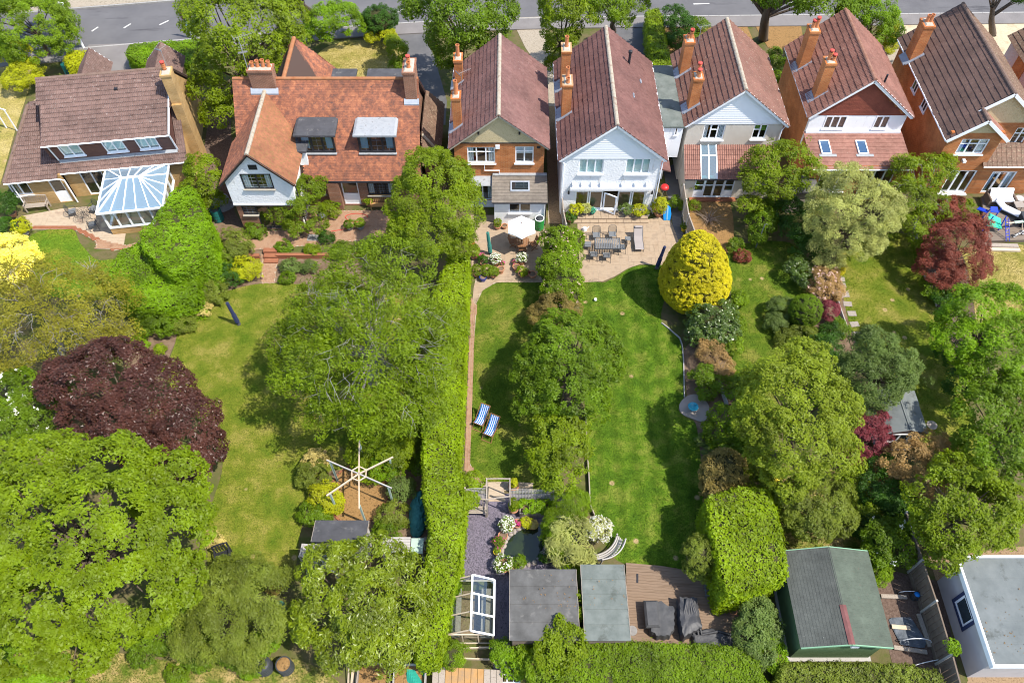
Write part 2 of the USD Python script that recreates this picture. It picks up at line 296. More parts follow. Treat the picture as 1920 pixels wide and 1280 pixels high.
rngG = np.random.default_rng(3)
def scatter(pg, n, rng):
    x0, y0, x1, y1 = pg.bounds; out = np.zeros((0, 2)); want = int(n)
    while len(out) < want:
        q = rng.uniform((x0, y0), (x1, y1), (max(want, 200) * 2, 2)); out = np.vstack([out, q[shapely.contains_xy(pg, q[:, 0], q[:, 1])]])
    return out[:want]
def blades(pg, dens, h, rng, lean=.5):
    """Small grass blades standing on a lawn."""
    p = scatter(pg, pg.area * dens, rng); n = len(p); a = rng.uniform(0, 2 * PI, n); w = rng.uniform(.012, .026, n); hh = h * rng.uniform(.6, 1.35, n); b = rng.uniform(0, 2 * PI, n)
    base = np.c_[p, np.full(n, .006)]; s = np.c_[np.cos(a), np.sin(a), 0 * a] * w[:, None]; tip = base + np.c_[np.cos(b) * lean * hh, np.sin(b) * lean * hh, hh]
    v = np.stack([base - s, base + s, tip], 1).reshape(-1, 3); f = np.arange(3 * n).reshape(-1, 3)
    return MB().add(v, f)
def flat(name, pts, z0, z1, m, rnd=False, kind='structure'):
    pg = Polygon(rounded(pts) if rnd else pts).buffer(0)
    return lone(name, MB().poly(pg, z0, z1), m, kind=kind), pg
def lawn(pts, m, dens=150, h=.05, z=.012, world=False):
    pg = Polygon(rounded(pts if world else PP(pts))).buffer(0)
    path = lone('lawn', MB().poly(pg, -.05, z), MATS[m], kind='structure')
    o = stage.GetPrimAtPath(path).GetAttribute('xformOp:translate').Get()
    b = blades(pg, dens * 2, h, rngG); v, f = b.arr()
    part(path, 'grass_blades', (v + [0, 0, z] - np.array(o), f), MATS[m + '_blades'], kind='stuff')
    return pg

# the ground as one sheet
g = 700
xs = np.r_[-g, np.linspace(-70, 70, 60), g]; ys = np.r_[-g, np.linspace(-20, 90, 48), g]
X, Y = np.meshgrid(xs, ys, indexing='ij'); V = np.c_[X.ravel(), Y.ravel(), np.zeros(X.size)]
i, j = np.meshgrid(np.arange(len(xs) - 1), np.arange(len(ys) - 1), indexing='ij'); k = len(ys)
lone('ground', MB().add(V, np.stack([i * k + j, (i + 1) * k + j, (i + 1) * k + j + 1, i * k + j + 1], -1).reshape(-1, 4)), MATS['earth_wild'], kind='structure')
# road with pavements and kerbs
near = smooth_line([(-120, 48), (-60, 55.4), (-36.5, 58.8), (-27.5, 60.1), (-10.2, 62.4), (4, 63.3), (20, 63.6), (36, 63.9), (70, 64.6), (140, 66)], 6)
def beside(line, d):
    t = np.gradient(line, axis=0); t /= np.linalg.norm(t, axis=1, keepdims=True); return line + np.c_[-t[:, 1], t[:, 0]] * d
far = beside(near, 6.0)
def band(a, b): return np.vstack([a, b[::-1]])
flat('road', band(near, far), -.05, .012, MATS['asphalt'])
flat('pavement', band(beside(near, -1.7), beside(near, -.14)), -.05, .10, MATS['pavement_tarmac'])
flat('pavement', band(beside(far, .14), beside(far, 2.2)), -.05, .10, MATS['gravel_pale'])
flat('verge', band(beside(far, 2.2), beside(far, 16)), -.05, .03, MATS['lawn_straw'])
for ln in (beside(near, -.14), beside(far, .0)):
    kb = T('kerb', None, None, (*ln[len(ln) // 2], 0), kind='structure')
    dense = smooth_line(ln, 8); dist = np.r_[0, np.cumsum(np.linalg.norm(np.diff(dense, axis=0), axis=1))]
    sel = [(np.interp(d, dist, dense[:, 0]), np.interp(d, dist, dense[:, 1])) for d in np.arange(0, dist[-1], .92)]
    sel = [q for q in sel if -52 < q[0] < 52]
    for q0, q1 in zip(sel[:-1], sel[1:]):
        q0, q1 = np.array(q0), np.array(q1); d = (q1 - q0) * .012
        part(kb, 'kerb_stone', MB().beam((*(q0 + d), .06), (*(q1 - d), .06), .13, .13), MATS['kerb_stone'], world=kb)
mark = T('road_markings', None, None, (-20, 64, 0), kind='structure')
for a, b in (((172, 59), (184, 51)), ((232, 53), (245, 45)), ((299, 47), (316, 39)), ((741, 26), (759, 16)), ((195, 92), (218, 90)), ((1470, 5), (1500, 4)), ((1300, 8), (1330, 7))):
    part(mark, 'line', MB().beam(P(*a, .014), P(*b, .014), .13, .006), MATS['road_paint'], world=mark)
# drives and front gardens
flat('driveway', PP([(150, 110), (168, 86), (244, 84), (236, 104), (262, 150), (180, 150)]), -.05, .115, MATS['pavement_tarmac'])
flat('driveway', PP([(742, 60), (792, 52), (815, 110), (838, 190), (835, 235), (768, 215), (790, 160), (768, 110)]), -.05, .02, MATS['asphalt_drive'])
flat('driveway', PP([(958, 34), (1018, 32), (1040, 130), (1046, 420), (1028, 420), (1026, 150), (985, 90)]), -.05, .02, MATS['gravel_pale'])
flat('driveway', PP([(1140, 26), (1215, 26), (1222, 140), (1205, 145), (1150, 75)]), -.05, .02, MATS['asphalt_drive'])
flat('front_garden', PP([(1215, 48), (1400, 48), (1440, 140), (1450, 200), (1260, 200), (1225, 120)]), -.05, .016, MATS['leaf_litter'])
flat('front_garden', PP([(1410, 40), (1500, 36), (1505, 70), (1490, 100), (1440, 90)]), -.05, .024, MATS['leaf_litter'])
flat('driveway', PP([(1686, 40), (1990, 30), (1990, 190), (1850, 190), (1780, 110), (1690, 120)]), -.05, .02, MATS['sand_drive'])
flat('side_yard', PP([(1640, 100), (1700, 90), (1770, 330), (1700, 330)]), -.05, .016, MATS['gravel_pale'])
flat('side_path', PP([(1022, 200), (1050, 200), (1062, 420), (1030, 420)]), -.05, .028, MATS['gravel_brown'])
flat('side_path', PP([(1244, 320), (1275, 300), (1278, 420), (1292, 500), (1282, 520), (1262, 425)]), -.05, .016, MATS['asphalt_drive'])
flat('side_path', PP([(392, 210), (432, 210), (440, 400), (470, 440), (450, 470), (400, 420), (380, 300)]), -.05, .008, MATS['bark_mulch'])
flat('side_yard', PP([(0, 120), (70, 120), (30, 240), (-20, 420), (-120, 420), (-60, 180)]), -.05, .016, MATS['lawn_straw'])
# the lawns
lawn([(602, 96), (665, 76), (745, 86), (762, 130), (745, 152), (580, 152)], 'lawn_straw', 90)
LA = lawn([(325, 655), (352, 580), (420, 548), (500, 531), (610, 538), (820, 560), (800, 700), (800, 860), (700, 880), (600, 890), (566, 985), (545, 1085), (470, 1110), (395, 1090), (395, 960), (415, 850), (330, 740), (312, 695)], 'lawn_dry_green', 120)
LB = lawn([(889, 575), (905, 545), (940, 530), (1040, 528), (1045, 905), (925, 904), (892, 892), (880, 865), (884, 800), (887, 690), (886, 620)], 'lawn_mixed', 150)
LC = lawn([(1088, 531), (1130, 530), (1153, 520), (1178, 505), (1200, 498), (1262, 498), (1246, 560), (1240, 600), (1262, 625), (1279, 650), (1282, 740), (1272, 768), (1290, 785), (1306, 800), (1318, 900), (1325, 1010), (1320, 1072), (1172, 1057), (1130, 1010), (1112, 960), (1102, 900), (1098, 800), (1092, 650)], 'lawn_lush', 170)
LD = lawn([(1366, 470), (1480, 455), (1520, 520), (1520, 600), (1570, 700), (1560, 760), (1420, 770), (1380, 730), (1365, 660), (1372, 560)], 'lawn_mixed', 140)
LE = lawn([(1575, 470), (1700, 440), (1750, 560), (1800, 720), (1840, 850), (1760, 900), (1715, 830), (1660, 720), (1605, 640), (1582, 560)], 'lawn_dry_green', 130)
LF = lawn([(1800, 468), (1960, 470), (2040, 600), (1840, 620), (1790, 540)], 'lawn_straw', 130)
LG = lawn([(52, 448), (130, 428), (152, 458), (182, 487), (214, 486), (215, 500), (270, 490), (200, 560), (60, 540)], 'lawn_fresh', 150)
LH = lawn([(-60, 1222), (200, 1222), (340, 1240), (560, 1236), (600, 1320), (-60, 1330)], 'grass_rough', 170, .09)
LI = lawn([(1450, 900), (1520, 880), (1640, 900), (1620, 1030), (1500, 1030), (1460, 1000)], 'grass_rough', 120, .07)
# beds
def bed(pts, m='soil', z=.006, rnd=True): flat('flower_bed', PP(pts), -.05, z, MATS[m], rnd)
bed([(230, 640), (330, 575), (350, 590), (325, 650), (305, 695), (280, 720), (250, 690)])
bed([(522, 478), (690, 486), (760, 520), (760, 545), (600, 536), (512, 530)])
bed([(1286, 650), (1350, 640), (1385, 760), (1400, 860), (1340, 880), (1310, 850), (1300, 790), (1288, 740)])
bed([(1505, 540), (1590, 500), (1620, 620), (1590, 720), (1520, 650)])
bed([(1300, 370), (1365, 372), (1370, 480), (1300, 470)], 'leaf_litter', .010)
bed([(640, 850), (820, 770), (810, 1020), (700, 1020), (570, 980), (570, 900)], 'soil')
bed([(1735, 480), (1800, 470), (1830, 620), (1790, 650)], 'bark_mulch', .018)
bed([(380, 430), (480, 440), (500, 540), (400, 560), (300, 640), (300, 600)], 'soil', .010)
flat('yard', PP([(1630, 1060), (1765, 1090), (1800, 1275), (1680, 1275)]), -.05, .012, MATS['bark_mulch'])
flat('yard', PP([(1740, 1040), (1960, 1020), (1990, 1320), (1790, 1320), (1815, 1275)]), -.05, .008, MATS['gravel_brown'])
flat('slate_path', PP([(872, 925), (1070, 925), (1090, 1065), (965, 1070), (955, 1260), (925, 1260), (930, 1090), (862, 1090), (868, 1000)]), -.05, .016, MATS['slate_chips'])
# slate chips lying loose
def chips(pg, dens, size, z, seed):
    rng = np.random.default_rng(seed); p = scatter(pg, pg.area * dens, rng); n = len(p); a = rng.uniform(0, 2 * PI, n); l = size * rng.uniform(.5, 1.3, n); w = l * rng.uniform(.4, .8, n); t = rng.normal(0, .3, (n, 2))
    u = np.c_[np.cos(a), np.sin(a), t[:, 0]] * l[:, None]; s = np.c_[-np.sin(a), np.cos(a), t[:, 1]] * w[:, None]; c = np.c_[p, np.full(n, z) + rng.uniform(.005, .02, n)]
    return MB().add(np.stack([c - u, c + s, c + u, c - s], 1).reshape(-1, 3), np.arange(4 * n).reshape(-1, 4))
mat('chip', [(.20, .175, .225)], .6, 0, spec=.4, island=.5)
lone('slate_chips', chips(Polygon(PP([(876, 950), (1010, 950), (960, 1060), (945, 1180), (930, 1090), (866, 1086)])), 260, .035, .018, 4), MATS['chip'], 'loose purple slate chips on the path between hedge and pond', 'gravel', kind='stuff')

def flags(name, outline_px, m, bigs, seed, z=.035, joint=.012, unit=.3, world=False, bedmat='mortar', holes=(), par=None):
    """Random-course paving: every slab one mesh."""
    pg = Polygon(outline_px if world else PP(outline_px)).buffer(0); rng = np.random.default_rng(seed)
    o = pg.centroid; st = T(name, None, None, (o.x, o.y, 0), kind='structure')
    part(st, 'mortar_bed', MB().poly(pg, -.05, z - .012), MATS[bedmat], world=st)
    x0, y0, x1, y1 = pg.bounds; nx, ny = int((x1 - x0) / unit) + 2, int((y1 - y0) / unit) + 2; used = np.zeros((nx, ny), bool)
    for b in range(ny):
        for a in range(nx):
            if used[a, b]: continue
            for (w, h) in [bigs[q] for q in rng.permutation(len(bigs))] + [(1, 1)]:
                if a + w <= nx and b + h <= ny and not used[a:a + w, b:b + h].any(): break
            used[a:a + w, b:b + h] = True
            r = sbox(x0 + a * unit, y0 + b * unit, x0 + (a + w) * unit - joint, y0 + (b + h) * unit - joint).intersection(pg)
            if r.is_empty or r.area < .02 or r.geom_type != 'Polygon': continue
            part(st, 'slab', MB().poly(r, z - .03, z + rng.uniform(-.004, .004)), MATS[m], world=st)
    return st
BIG = [(2, 2), (2, 2), (3, 2), (2, 1), (1, 2), (2, 3), (3, 2)]
flags('patio', [(1082, 412), (1215, 412), (1252, 404), (1262, 425), (1286, 490), (1284, 499), (1200, 496), (1178, 503), (1153, 518), (1130, 528), (1088, 530)], 'slab_tan', BIG, 5)
flags('patio', [(881, 404), (1018, 404), (1022, 445), (1012, 518), (884, 520), (884, 440)], 'slab_tan', [(2, 2), (2, 2), (3, 2), (2, 3)], 8)
flags('patio', [(44, 405), (115, 392), (150, 389), (245, 383), (232, 462), (212, 465), (180, 447), (138, 425), (60, 428)], 'slab_buff', BIG, 9)
flags('garden_path', [(895, 512), (1012, 516), (1020, 530), (930, 530), (905, 545), (893, 570), (886, 565), (888, 540)], 'slab_tan', [(1, 1), (2, 1)], 10, unit=.22)
flags('garden_path', [(895, 905), (945, 903), (1000, 905), (998, 920), (945, 920), (948, 940), (915, 940), (912, 918)], 'slab_buff', [(2, 2), (1, 2), (2, 1)], 11)
# brick paths: every brick real, too small in the photograph to pick apart
def bricks(name, outline_px, m, seed, z=.035, herring=True, ang=0., L=.21, kind='structure'):
    pg = Polygon(PP(outline_px)).buffer(0); rng = np.random.default_rng(seed); o = pg.centroid
    st = T(name, None, None, (o.x, o.y, 0), kind=kind)
    part(st, 'mortar_bed', MB().poly(pg, -.05, z - .014), MATS['mortar'], world=st)
    x0, y0, x1, y1 = pg.buffer(2).bounds; B = L / 2; c, s = math.cos(ang), math.sin(ang); rects = []
    n = int((max(x1 - x0, y1 - y0)) / B) + 2
    for a in range(-n, n):
        for b in range(-n, n):
            if herring:
                q = (a - b) % 4
                if q == 0: w, h = L, B
                elif q == 3: w, h = B, L
                else: continue
            else:
                if (a % 2) == 0: w, h = L, B
                else: continue
                if b % 2: a2 = a + 1
            x = a * B + (B if (not herring and b % 2) else 0); y = b * B
            rects.append((x, y, w, h))
    r = np.array(rects); cx, cy = r[:, 0] + r[:, 2] / 2, r[:, 1] + r[:, 3] / 2
    wx, wy = o.x + c * cx - s * cy, o.y + s * cx + c * cy
    keep = shapely.contains_xy(pg, wx, wy); r, wx, wy = r[keep], wx[keep], wy[keep]; n = len(r)
    hw, hh = r[:, 2] / 2 - .006, r[:, 3] / 2 - .006; zz = z + rng.uniform(-.006, .004, n)
    V = []
    for sx, sy, k, zt in ((-1, -1, 1, 0), (1, -1, 1, 0), (1, 1, 1, 0), (-1, 1, 1, 0), (-1, -1, 1, 1), (1, -1, 1, 1), (1, 1, 1, 1), (-1, 1, 1, 1)):
        dx, dy = sx * hw, sy * hh
        V.append(np.c_[wx + c * dx - s * dy, wy + s * dx + c * dy, zz if zt else zz - .03])
    V = np.stack(V, 1).reshape(-1, 3); Q = np.array([[4, 5, 6, 7], [0, 1, 5, 4], [1, 2, 6, 5], [2, 3, 7, 6], [3, 0, 4, 7]])
    part(st, 'bricks', MB().add(V, (Q[None] + 8 * np.arange(n)[:, None, None]).reshape(-1, 4)), MATS[m], kind='stuff', world=st)
bricks('patio', [(548, 395), (740, 395), (742, 432), (705, 448), (560, 462), (448, 470), (450, 440), (545, 430)], 'brick_paver', 12, ang=.8)
bricks('garden_path', [(491, 478), (521, 478), (515, 531), (491, 531)], 'brick_paver', 13, ang=0)
bricks('garden_path', [(884, 560), (894, 572), (889, 640), (887, 700), (884, 800), (880, 865), (893, 893), (912, 905), (900, 912), (872, 880), (875, 760), (880, 640)], 'brick_paver', 14, herring=False, ang=PI / 2)
bricks('patio_edging', [(60, 424), (140, 423), (182, 445), (214, 463), (236, 459), (238, 466), (212, 471), (180, 453), (138, 430), (60, 431)], 'brick_red', 15, z=.05, herring=False)
bricks('brick_step', [(181, 449), (236, 461), (262, 455), (262, 462), (220, 468), (180, 467)], 'brick_paver', 16, z=.06, herring=False)
# ---------------------------------------------------------------- building materials
brickmat('brick_orange', (.56, .19, .055), (.44, .12, .03), (.50, .30, .16))
brickmat('brick_buff', (.56, .35, .14), (.47, .27, .09), (.50, .38, .22))
brickmat('brick_brown', (.33, .14, .08), (.25, .095, .055), (.36, .28, .21))
mat('render_white', [(.78, .79, .80), (.84, .84, .84)], .8, 1.5, .25, .25, 0, stain=((.60, .58, .52), 1.6, .60, (2, 2, .35)))
mat('roughcast', [(.74, .75, .77), (.82, .82, .82)], .85, 3, .25, .2, 1., 9, stain=((.60, .58, .53), 1.6, .59, (2, 2, .35)))
mat('render_cream', [(.62, .56, .47), (.70, .64, .55)], .85, 1.2, .25, .2, .3, 40, stain=((.44, .39, .31), 1.6, .60, (2, 2, .35)))
mat('pebbledash', [(.56, .44, .24), (.70, .58, .36), (.46, .35, .18)], .95, 16, .2, .1, .9, 40)
mat('pvc', [(.84, .85, .87)], .35, spec=.5)
mat('white_paint', [(.80, .81, .83)], .5, island=.03)
mat('black_paint', [(.025, .025, .03)], .45)
mat('black_pipe', [(.02, .02, .025)], .4)
mat('brown_board', [(.12, .055, .045), (.15, .07, .055)], .5, 3, .2, .4, 0, 1, .12)
mat('lead', [(.30, .34, .40), (.42, .45, .5)], .5, 3, .2, .5)
mat('lead_white', [(.30, .32, .34), (.42, .44, .46)], .6, 3, .2, .4, stain=((.17, .165, .16), 3., .56, (1, 1, 1)))
mat('felt_black', [(.055, .055, .06), (.10, .10, .11)], .85, 1.5, .25, .3, .4, 50, stain=((.17, .165, .16), 2.2, .58, (1, 1, 1)))
mat('felt_grey', [(.085, .083, .078), (.15, .147, .14)], .9, 1.6, .2, .2, .4, 60, stain=((.21, .20, .185), 1.3, .56, (1, 1, 1)))
mat('felt_green_grey', [(.125, .145, .13), (.205, .225, .205)], .9, 1.6, .2, .2, .4, 60, stain=((.09, .10, .085), 1.1, .57, (1, 1, 1)))
mat('pot_clay', [(.50, .17, .06), (.58, .23, .10)], .8, 3, .25)
mat('mortar_cap', [(.40, .36, .29), (.5, .46, .38)], .95, 5, .25)
mat('ridge_pale', [(.42, .33, .24), (.56, .50, .40), (.33, .2, .14)], .9, 3, .22, .1, .3, 30, .2)
mat('ridge_red', [(.32, .15, .10), (.42, .24, .18)], .9, 3, .22, .1, .3, 30, .2)
mat('ridge_brown', [(.20, .13, .10), (.3, .21, .17)], .9, 3, .22, .1, .3, 30, .2)
mat('ridge_orange', [(.42, .16, .07), (.5, .25, .13)], .9, 3, .22, .1, .3, 30, .2)
mat('roof_under', [(.08, .05, .04)], .9)
tilemat('tiles_plum', [(0, (.155, .075, .066)), (.5, (.215, .115, .10)), (1, (.30, .168, .145))], (.40, .34, .30), .63)
tilemat('tiles_plum2', [(0, (.14, .064, .055)), (.5, (.190, .094, .080)), (1, (.255, .135, .113))], (.36, .29, .24), .66)
tilemat('tiles_brown_red', [(0, (.19, .095, .07)), (.6, (.24, .12, .092)), (1, (.29, .16, .12))], (.44, .37, .28), .60)
tilemat('tiles_salmon', [(0, (.25, .115, .088)), (.5, (.345, .175, .135)), (1, (.45, .26, .20))], (.46, .40, .30), .62)
tilemat('tiles_dark_brown', [(0, (.13, .078, .062)), (.6, (.165, .10, .08)), (1, (.20, .125, .10))], (.40, .31, .17), .62)
tilemat('tiles_clay', [(0, (0.129, 0.0643, 0.0491)), (.3, (0.316, 0.117, 0.0643)), (.5, (0.456, 0.181, 0.0877)), (.7, (0.55, 0.24, 0.123)), (.85, (0.655, 0.351, 0.211)), (1, (0.749, 0.515, 0.351))], (.10, .065, .06), .58, nscale=.55)
tilemat('tiles_clay_smooth', [(0, (0.22, 0.0935, 0.0495)), (.5, (0.352, 0.143, 0.0715)), (1, (0.462, 0.209, 0.105))], (.22, .14, .05), .54)
tilemat('tiles_mottled', [(0, (.14, .09, .06)), (.5, (.22, .13, .09)), (1, (.3, .2, .14))], (.34, .27, .18), .56)
tilemat('tiles_double', [(0, (.15, .095, .08)), (.5, (.24, .155, .132)), (1, (.34, .235, .205))], (.42, .37, .34), .60)
tilemat('tiles_hung', [(0, (.21, .055, .035)), (1, (.29, .085, .05))])
tilemat('shingles', [(0, (.17, .145, .12)), (.5, (.24, .205, .17)), (1, (.31, .27, .23))], (.18, .14, .10), .62)
glassmat('glass', (.93, .965, .965), .07)
glassmat('glass_clear', (.88, .92, .92), .06)
mat('pane_dark', [(.02, .028, .032)], .04, spec=1.)
mat('pane_sky', [(.06, .13, .25)], .06, spec=1.)
mat('blind_teal', [(.52, .68, .66), (.60, .74, .72)], .8, 1, .2)
mat('curtain_white', [(.66, .68, .72)], .9)
mat('curtain_green', [(.22, .36, .05)], .9)
mat('curtain_blue', [(.42, .56, .70)], .9)
mat('room', [(.16, .12, .09)], .9)
mat('room_floor', [(.33, .20, .10)], .6)
mat('copper_door', [(.30, .17, .06)], .7)

def onwall(px, py, Y):
    """(x, z) of the picture point on the upright plane y = Y."""
    v = (py - 640) / CAM_F; k = (_C - v * _S) / (_S + v * _C); d = (Y / k) / (_S + v * _C)
    return (px - 960) / CAM_F * d, CAM_H - Y / k
def onplane(px, py, p0, n):
    r = np.array([(px - 960) / CAM_F, _C - (py - 640) / CAM_F * _S, -_S - (py - 640) / CAM_F * _C]); c = np.array([0, 0, CAM_H])
    return c + r * (np.dot(np.asarray(p0) - c, n) / np.dot(r, n))

DOUBLE = [(0, 0), (.26, 0), (.34, .05), (.46, .05), (.5, 0), (.76, 0), (.84, .05), (.96, .05), (1, 0)]
ROLL = [(0, 0), (.80, 0), (.86, .02), (.95, .02), (1, 0)]
PLAIN = [(0, 0), (1, 0)]
def tiles_on(pg2, o, u, w, n, tw, te, th, prof, rng, half=False, lip=1.06):
    """Courses of tiles on a slope: outline pg2 in (u, w); every tile a piece with its own lower edge."""
    x0, y0, x1, y1 = pg2.bounds; nu, nw = max(1, round((x1 - x0) / tw)), max(1, round((y1 - y0) / te)); tw, te = (x1 - x0) / nu, (y1 - y0) / nw
    a, b = np.meshgrid(np.arange(-1, nu + 1), np.arange(nw), indexing='ij'); a, b = a.ravel(), b.ravel()
    U, Wd = x0 + (a + (.5 * (b % 2) if half else 0)) * tw, y0 + b * te
    L = np.maximum(U, x0) if half else U; R = np.minimum(U + tw, x1) if half else U + tw
    k = (R - L > .15 * tw) & shapely.contains_xy(pg2, (L + R) / 2, Wd + te * .5); L, R, Wd = L[k], R[k], Wd[k]; m = len(L)
    s = np.array([p[0] for p in prof]); h = np.array([p[1] for p in prof]); K = len(s); j = rng.normal(0, .12 * th, (m, 1)); g = rng.normal(0, .012 * te, (m, 1))
    uu = L[:, None] + s[None] * ((R - L)[:, None] - .004); lo = th + h[None] + j; hi = .25 * th + h[None] * .9 + 0 * j
    def pt(x, y, z): return o + x[..., None] * u + y[..., None] * w + z[..., None] * n
    A = pt(uu, Wd[:, None] - .04 * te + g + 0 * uu, lo + 0 * uu); B = pt(uu, Wd[:, None] + lip * te + 0 * uu, hi + 0 * uu); C = pt(uu, Wd[:, None] - .04 * te + g + 0 * uu, 0 * uu - .01)
    V = np.stack([A, B, C], 1).reshape(-1, 3); i = np.arange(K - 1)
    q = np.vstack([np.stack([i, i + 1, K + i + 1, K + i], 1), np.stack([2 * K + i, 2 * K + i + 1, i + 1, i], 1), [[0, K, K, 2 * K], [K - 1, 2 * K + K - 1, K + K - 1, K + K - 1]]])
    return MB().add(V, (q[None] + 3 * K * np.arange(m)[:, None, None]).reshape(-1, 4))
rngT = np.random.default_rng(21)
def slope(parent, pts, m, tw=.32, te=.36, th=.045, prof=ROLL, half=False, thick=.10, name='roof', hole=None, ext=.03):
    """A roof slope: pts[0] to pts[1] is the eave; a slab with real tiles on it."""
    p = np.asarray(pts, float); u = p[1] - p[0]; u /= np.linalg.norm(u); e = p[2] - p[0]; n = np.cross(u, e); n /= np.linalg.norm(n)
    if n[2] < 0: n = -n
    w = np.cross(n, u)
    if np.dot(w, p[2] - p[0]) < 0: w = -w
    d = p - p[0]; q = Polygon(np.c_[d @ u, d @ w]).buffer(0)
    if hole is not None: q = q.difference(hole)
    path = part(parent, name, MB().slab(p, -n * thick), MATS['roof_under'])
    part(path, 'tiles', tiles_on(q.buffer(ext, join_style=2), p[0] + n * .003, u, w, n, tw, te, th, prof, rngT, half), MATS[m], kind='stuff')
    return path, (p[0], u, w, n)
def ridge(parent, a, b, m, r=.13, L=.42, name='ridge_tile', every=True):
    a, b = np.asarray(a, float), np.asarray(b, float); D = np.linalg.norm(b - a); k = max(1, round(D / L)); t = (b - a) / D
    s = np.cross(t, (0, 0, 1)); s /= np.linalg.norm(s); up = np.cross(s, t); g = np.linspace(-.15, PI + .15, 6); out = MB()
    for i in range(k):
        c0, c1 = a + t * D * i / k, a + t * D * (i + 1.05) / k; v = []
        for c, rr in ((c0, r * 1.06), (c1, r * .97)):
            v += [c + (s * math.cos(x) + up * math.sin(x) * .85) * rr for x in g]
        q = [[z, z + 1, 7 + z, 6 + z] for z in range(5)] + [[0, 1, 2, 3], [0, 3, 4, 5]]
        mb = MB().add(v, q)
        if every: part(parent, name, mb, MATS[m])
        else: out.add(*mb.arr())
    if not every: part(parent, name + 's', out, MATS[m], kind='stuff')
def gutter(parent, a, b, m='pvc', r=.055): part(parent, 'gutter', MB().tube([a, b], r, 6), MATS[m])
def pipe(parent, pts, m='pvc', r=.04): part(parent, 'downpipe', MB().tube(pts, r, 6), MATS[m])
def window(parent, F, x0, x1, y0, y1, cols=2, top=0.0, fm='pvc', d=-.04, fw=.075, bar=.06, sill=.12, inside=None, glass='glass', name='window', toplights=None, lead=0, bottom=0.0, frac=None, label=None):
    """A framed window; the frame's outer face lies d outside the wall's face. top: height share of the top lights; bottom: of a solid lower panel."""
    f = MB(); D0, D1 = d - .07, d
    F.box(f, x0, x0 + fw, y0, y1, D0, D1); F.box(f, x1 - fw, x1, y0, y1, D0, D1); F.box(f, x0 + fw, x1 - fw, y0, y0 + fw, D0, D1 - .003); F.box(f, x0 + fw, x1 - fw, y1 - fw, y1, D0, D1 - .003)
    xs = np.array(frac) * (x1 - x0) + x0 if frac is not None else np.linspace(x0, x1, cols + 1)
    for x in xs[1:-1]: F.box(f, x - bar / 2 - .015, x + bar / 2 + .015, y0 + fw, y1 - fw, D0 + .004, D1 - .006)
    yt = y1 - fw - top * (y1 - y0) if top else None
    if top:
        for k in range(len(xs) - 1):
            if toplights is None or k in toplights: F.box(f, xs[k] + .02, xs[k + 1] - .02, yt - bar / 2, yt + bar / 2, D0 + .008, D1 - .009)
    w = part(parent, name, f, MATS[fm], label=label)
    yb = y0 + fw + bottom * (y1 - y0)
    if bottom: part(w, 'lower_panel', F.box(MB(), x0 + fw, x1 - fw, y0 + fw, yb, D0 + .012, D1 - .02), MATS[fm])
    for k in range(len(xs) - 1):
        part(w, 'pane', F.box(MB(), xs[k] + .03, xs[k + 1] - .03, yb, y1 - fw + .01, D0 + .025, D0 + .04), MATS[glass])
        if lead:
            b = MB()
            for q in np.arange(1, lead) / lead: F.box(b, xs[k] + (xs[k + 1] - xs[k]) * q - .005, xs[k] + (xs[k + 1] - xs[k]) * q + .005, yb, y1 - fw, D0 + .04, D0 + .052)
            for q in np.arange(1, lead + 1) / (lead + 1): F.box(b, xs[k] + .05, xs[k + 1] - .05, yb + (y1 - fw - yb) * q - .005, yb + (y1 - fw - yb) * q + .005, D0 + .041, D0 + .05)
            part(w, 'glazing_bars', b, MATS['lead'])
    if inside:
        im, cover = inside
        b = MB()
        if cover == 'full': F.box(b, x0 + .05, x1 - .05, y0 + .06, y1 - .05, D0 - .09, D0 - .06)
        elif cover == 'top': F.box(b, x0 + .05, x1 - .05, y0 + .5 * (y1 - y0), y1 - .05, D0 - .09, D0 - .06)
        else:
            for (q0, q1) in ((0, .22), (.78, 1)):
                for z in np.linspace(q0, q1, 4)[:-1]: F.box(b, x0 + .05 + z * (x1 - x0 - .1), x0 + .03 + (z + .07) * (x1 - x0 - .1), y0 + .06, y1 - .05, D0 - .12 + (.02 if int(z * 100) % 2 else 0), D0 - .07)
        part(w, 'blind' if cover != 'sides' else 'curtain', b, MATS[im])
    if sill: part(w, 'sill', F.box(MB(), x0 - .06, x1 + .06, y0 - .07, y0 - .002, -.04, sill), MATS[fm if fm == 'pvc' else 'mortar_cap'])
    return w
def wall(parent, F, outline, holes, m, thick=.25, name='wall', label=None):
    pg = outline if isinstance(outline, Polygon) else Polygon(outline)
    for h in holes: pg = pg.difference(sbox(h[0] , h[2], h[1], h[3]))
    return part(parent, name, F.sheet(MB(), pg, -thick, 0), MATS[m], label=label)
def boards(parent, F, outline, step, m, proud=.03, name='board'):
    pg = Polygon(outline); x0, y0, x1, y1 = pg.bounds
    for k in range(int((y1 - y0) / step) + 1):
        r = sbox(x0, y0 + k * step, x1, y0 + (k + 1) * step - .004).intersection(pg)
        if r.is_empty or r.geom_type != 'Polygon' or r.area < .02: continue
        q = np.array(r.exterior.coords)[:-1]; b = MB(); lo = q[:, 1].min(); hi = q[:, 1].max()
        pr = lambda y: proud * (1.0 - .75 * (y - lo) / max(hi - lo, .01))
        if shapely.geometry.LinearRing(q).is_ccw is False: q = q[::-1]
        b.add([F.p(x, y, pr(y)) for x, y in q] + [F.p(x, y, 0) for x, y in q],
              [[0, i, i + 1] for i in range(1, len(q) - 1)] + [t for i in range(len(q)) for t in ([i, (i + 1) % len(q) + len(q), (i + 1) % len(q)], [i, i + len(q), (i + 1) % len(q) + len(q)])])
        part(parent, name, b, MATS[m])
def bargeboard(parent, a, b, m='white_paint', w=.045, h=.2): part(parent, 'bargeboard', MB().beam(a, b, w, h), MATS[m])
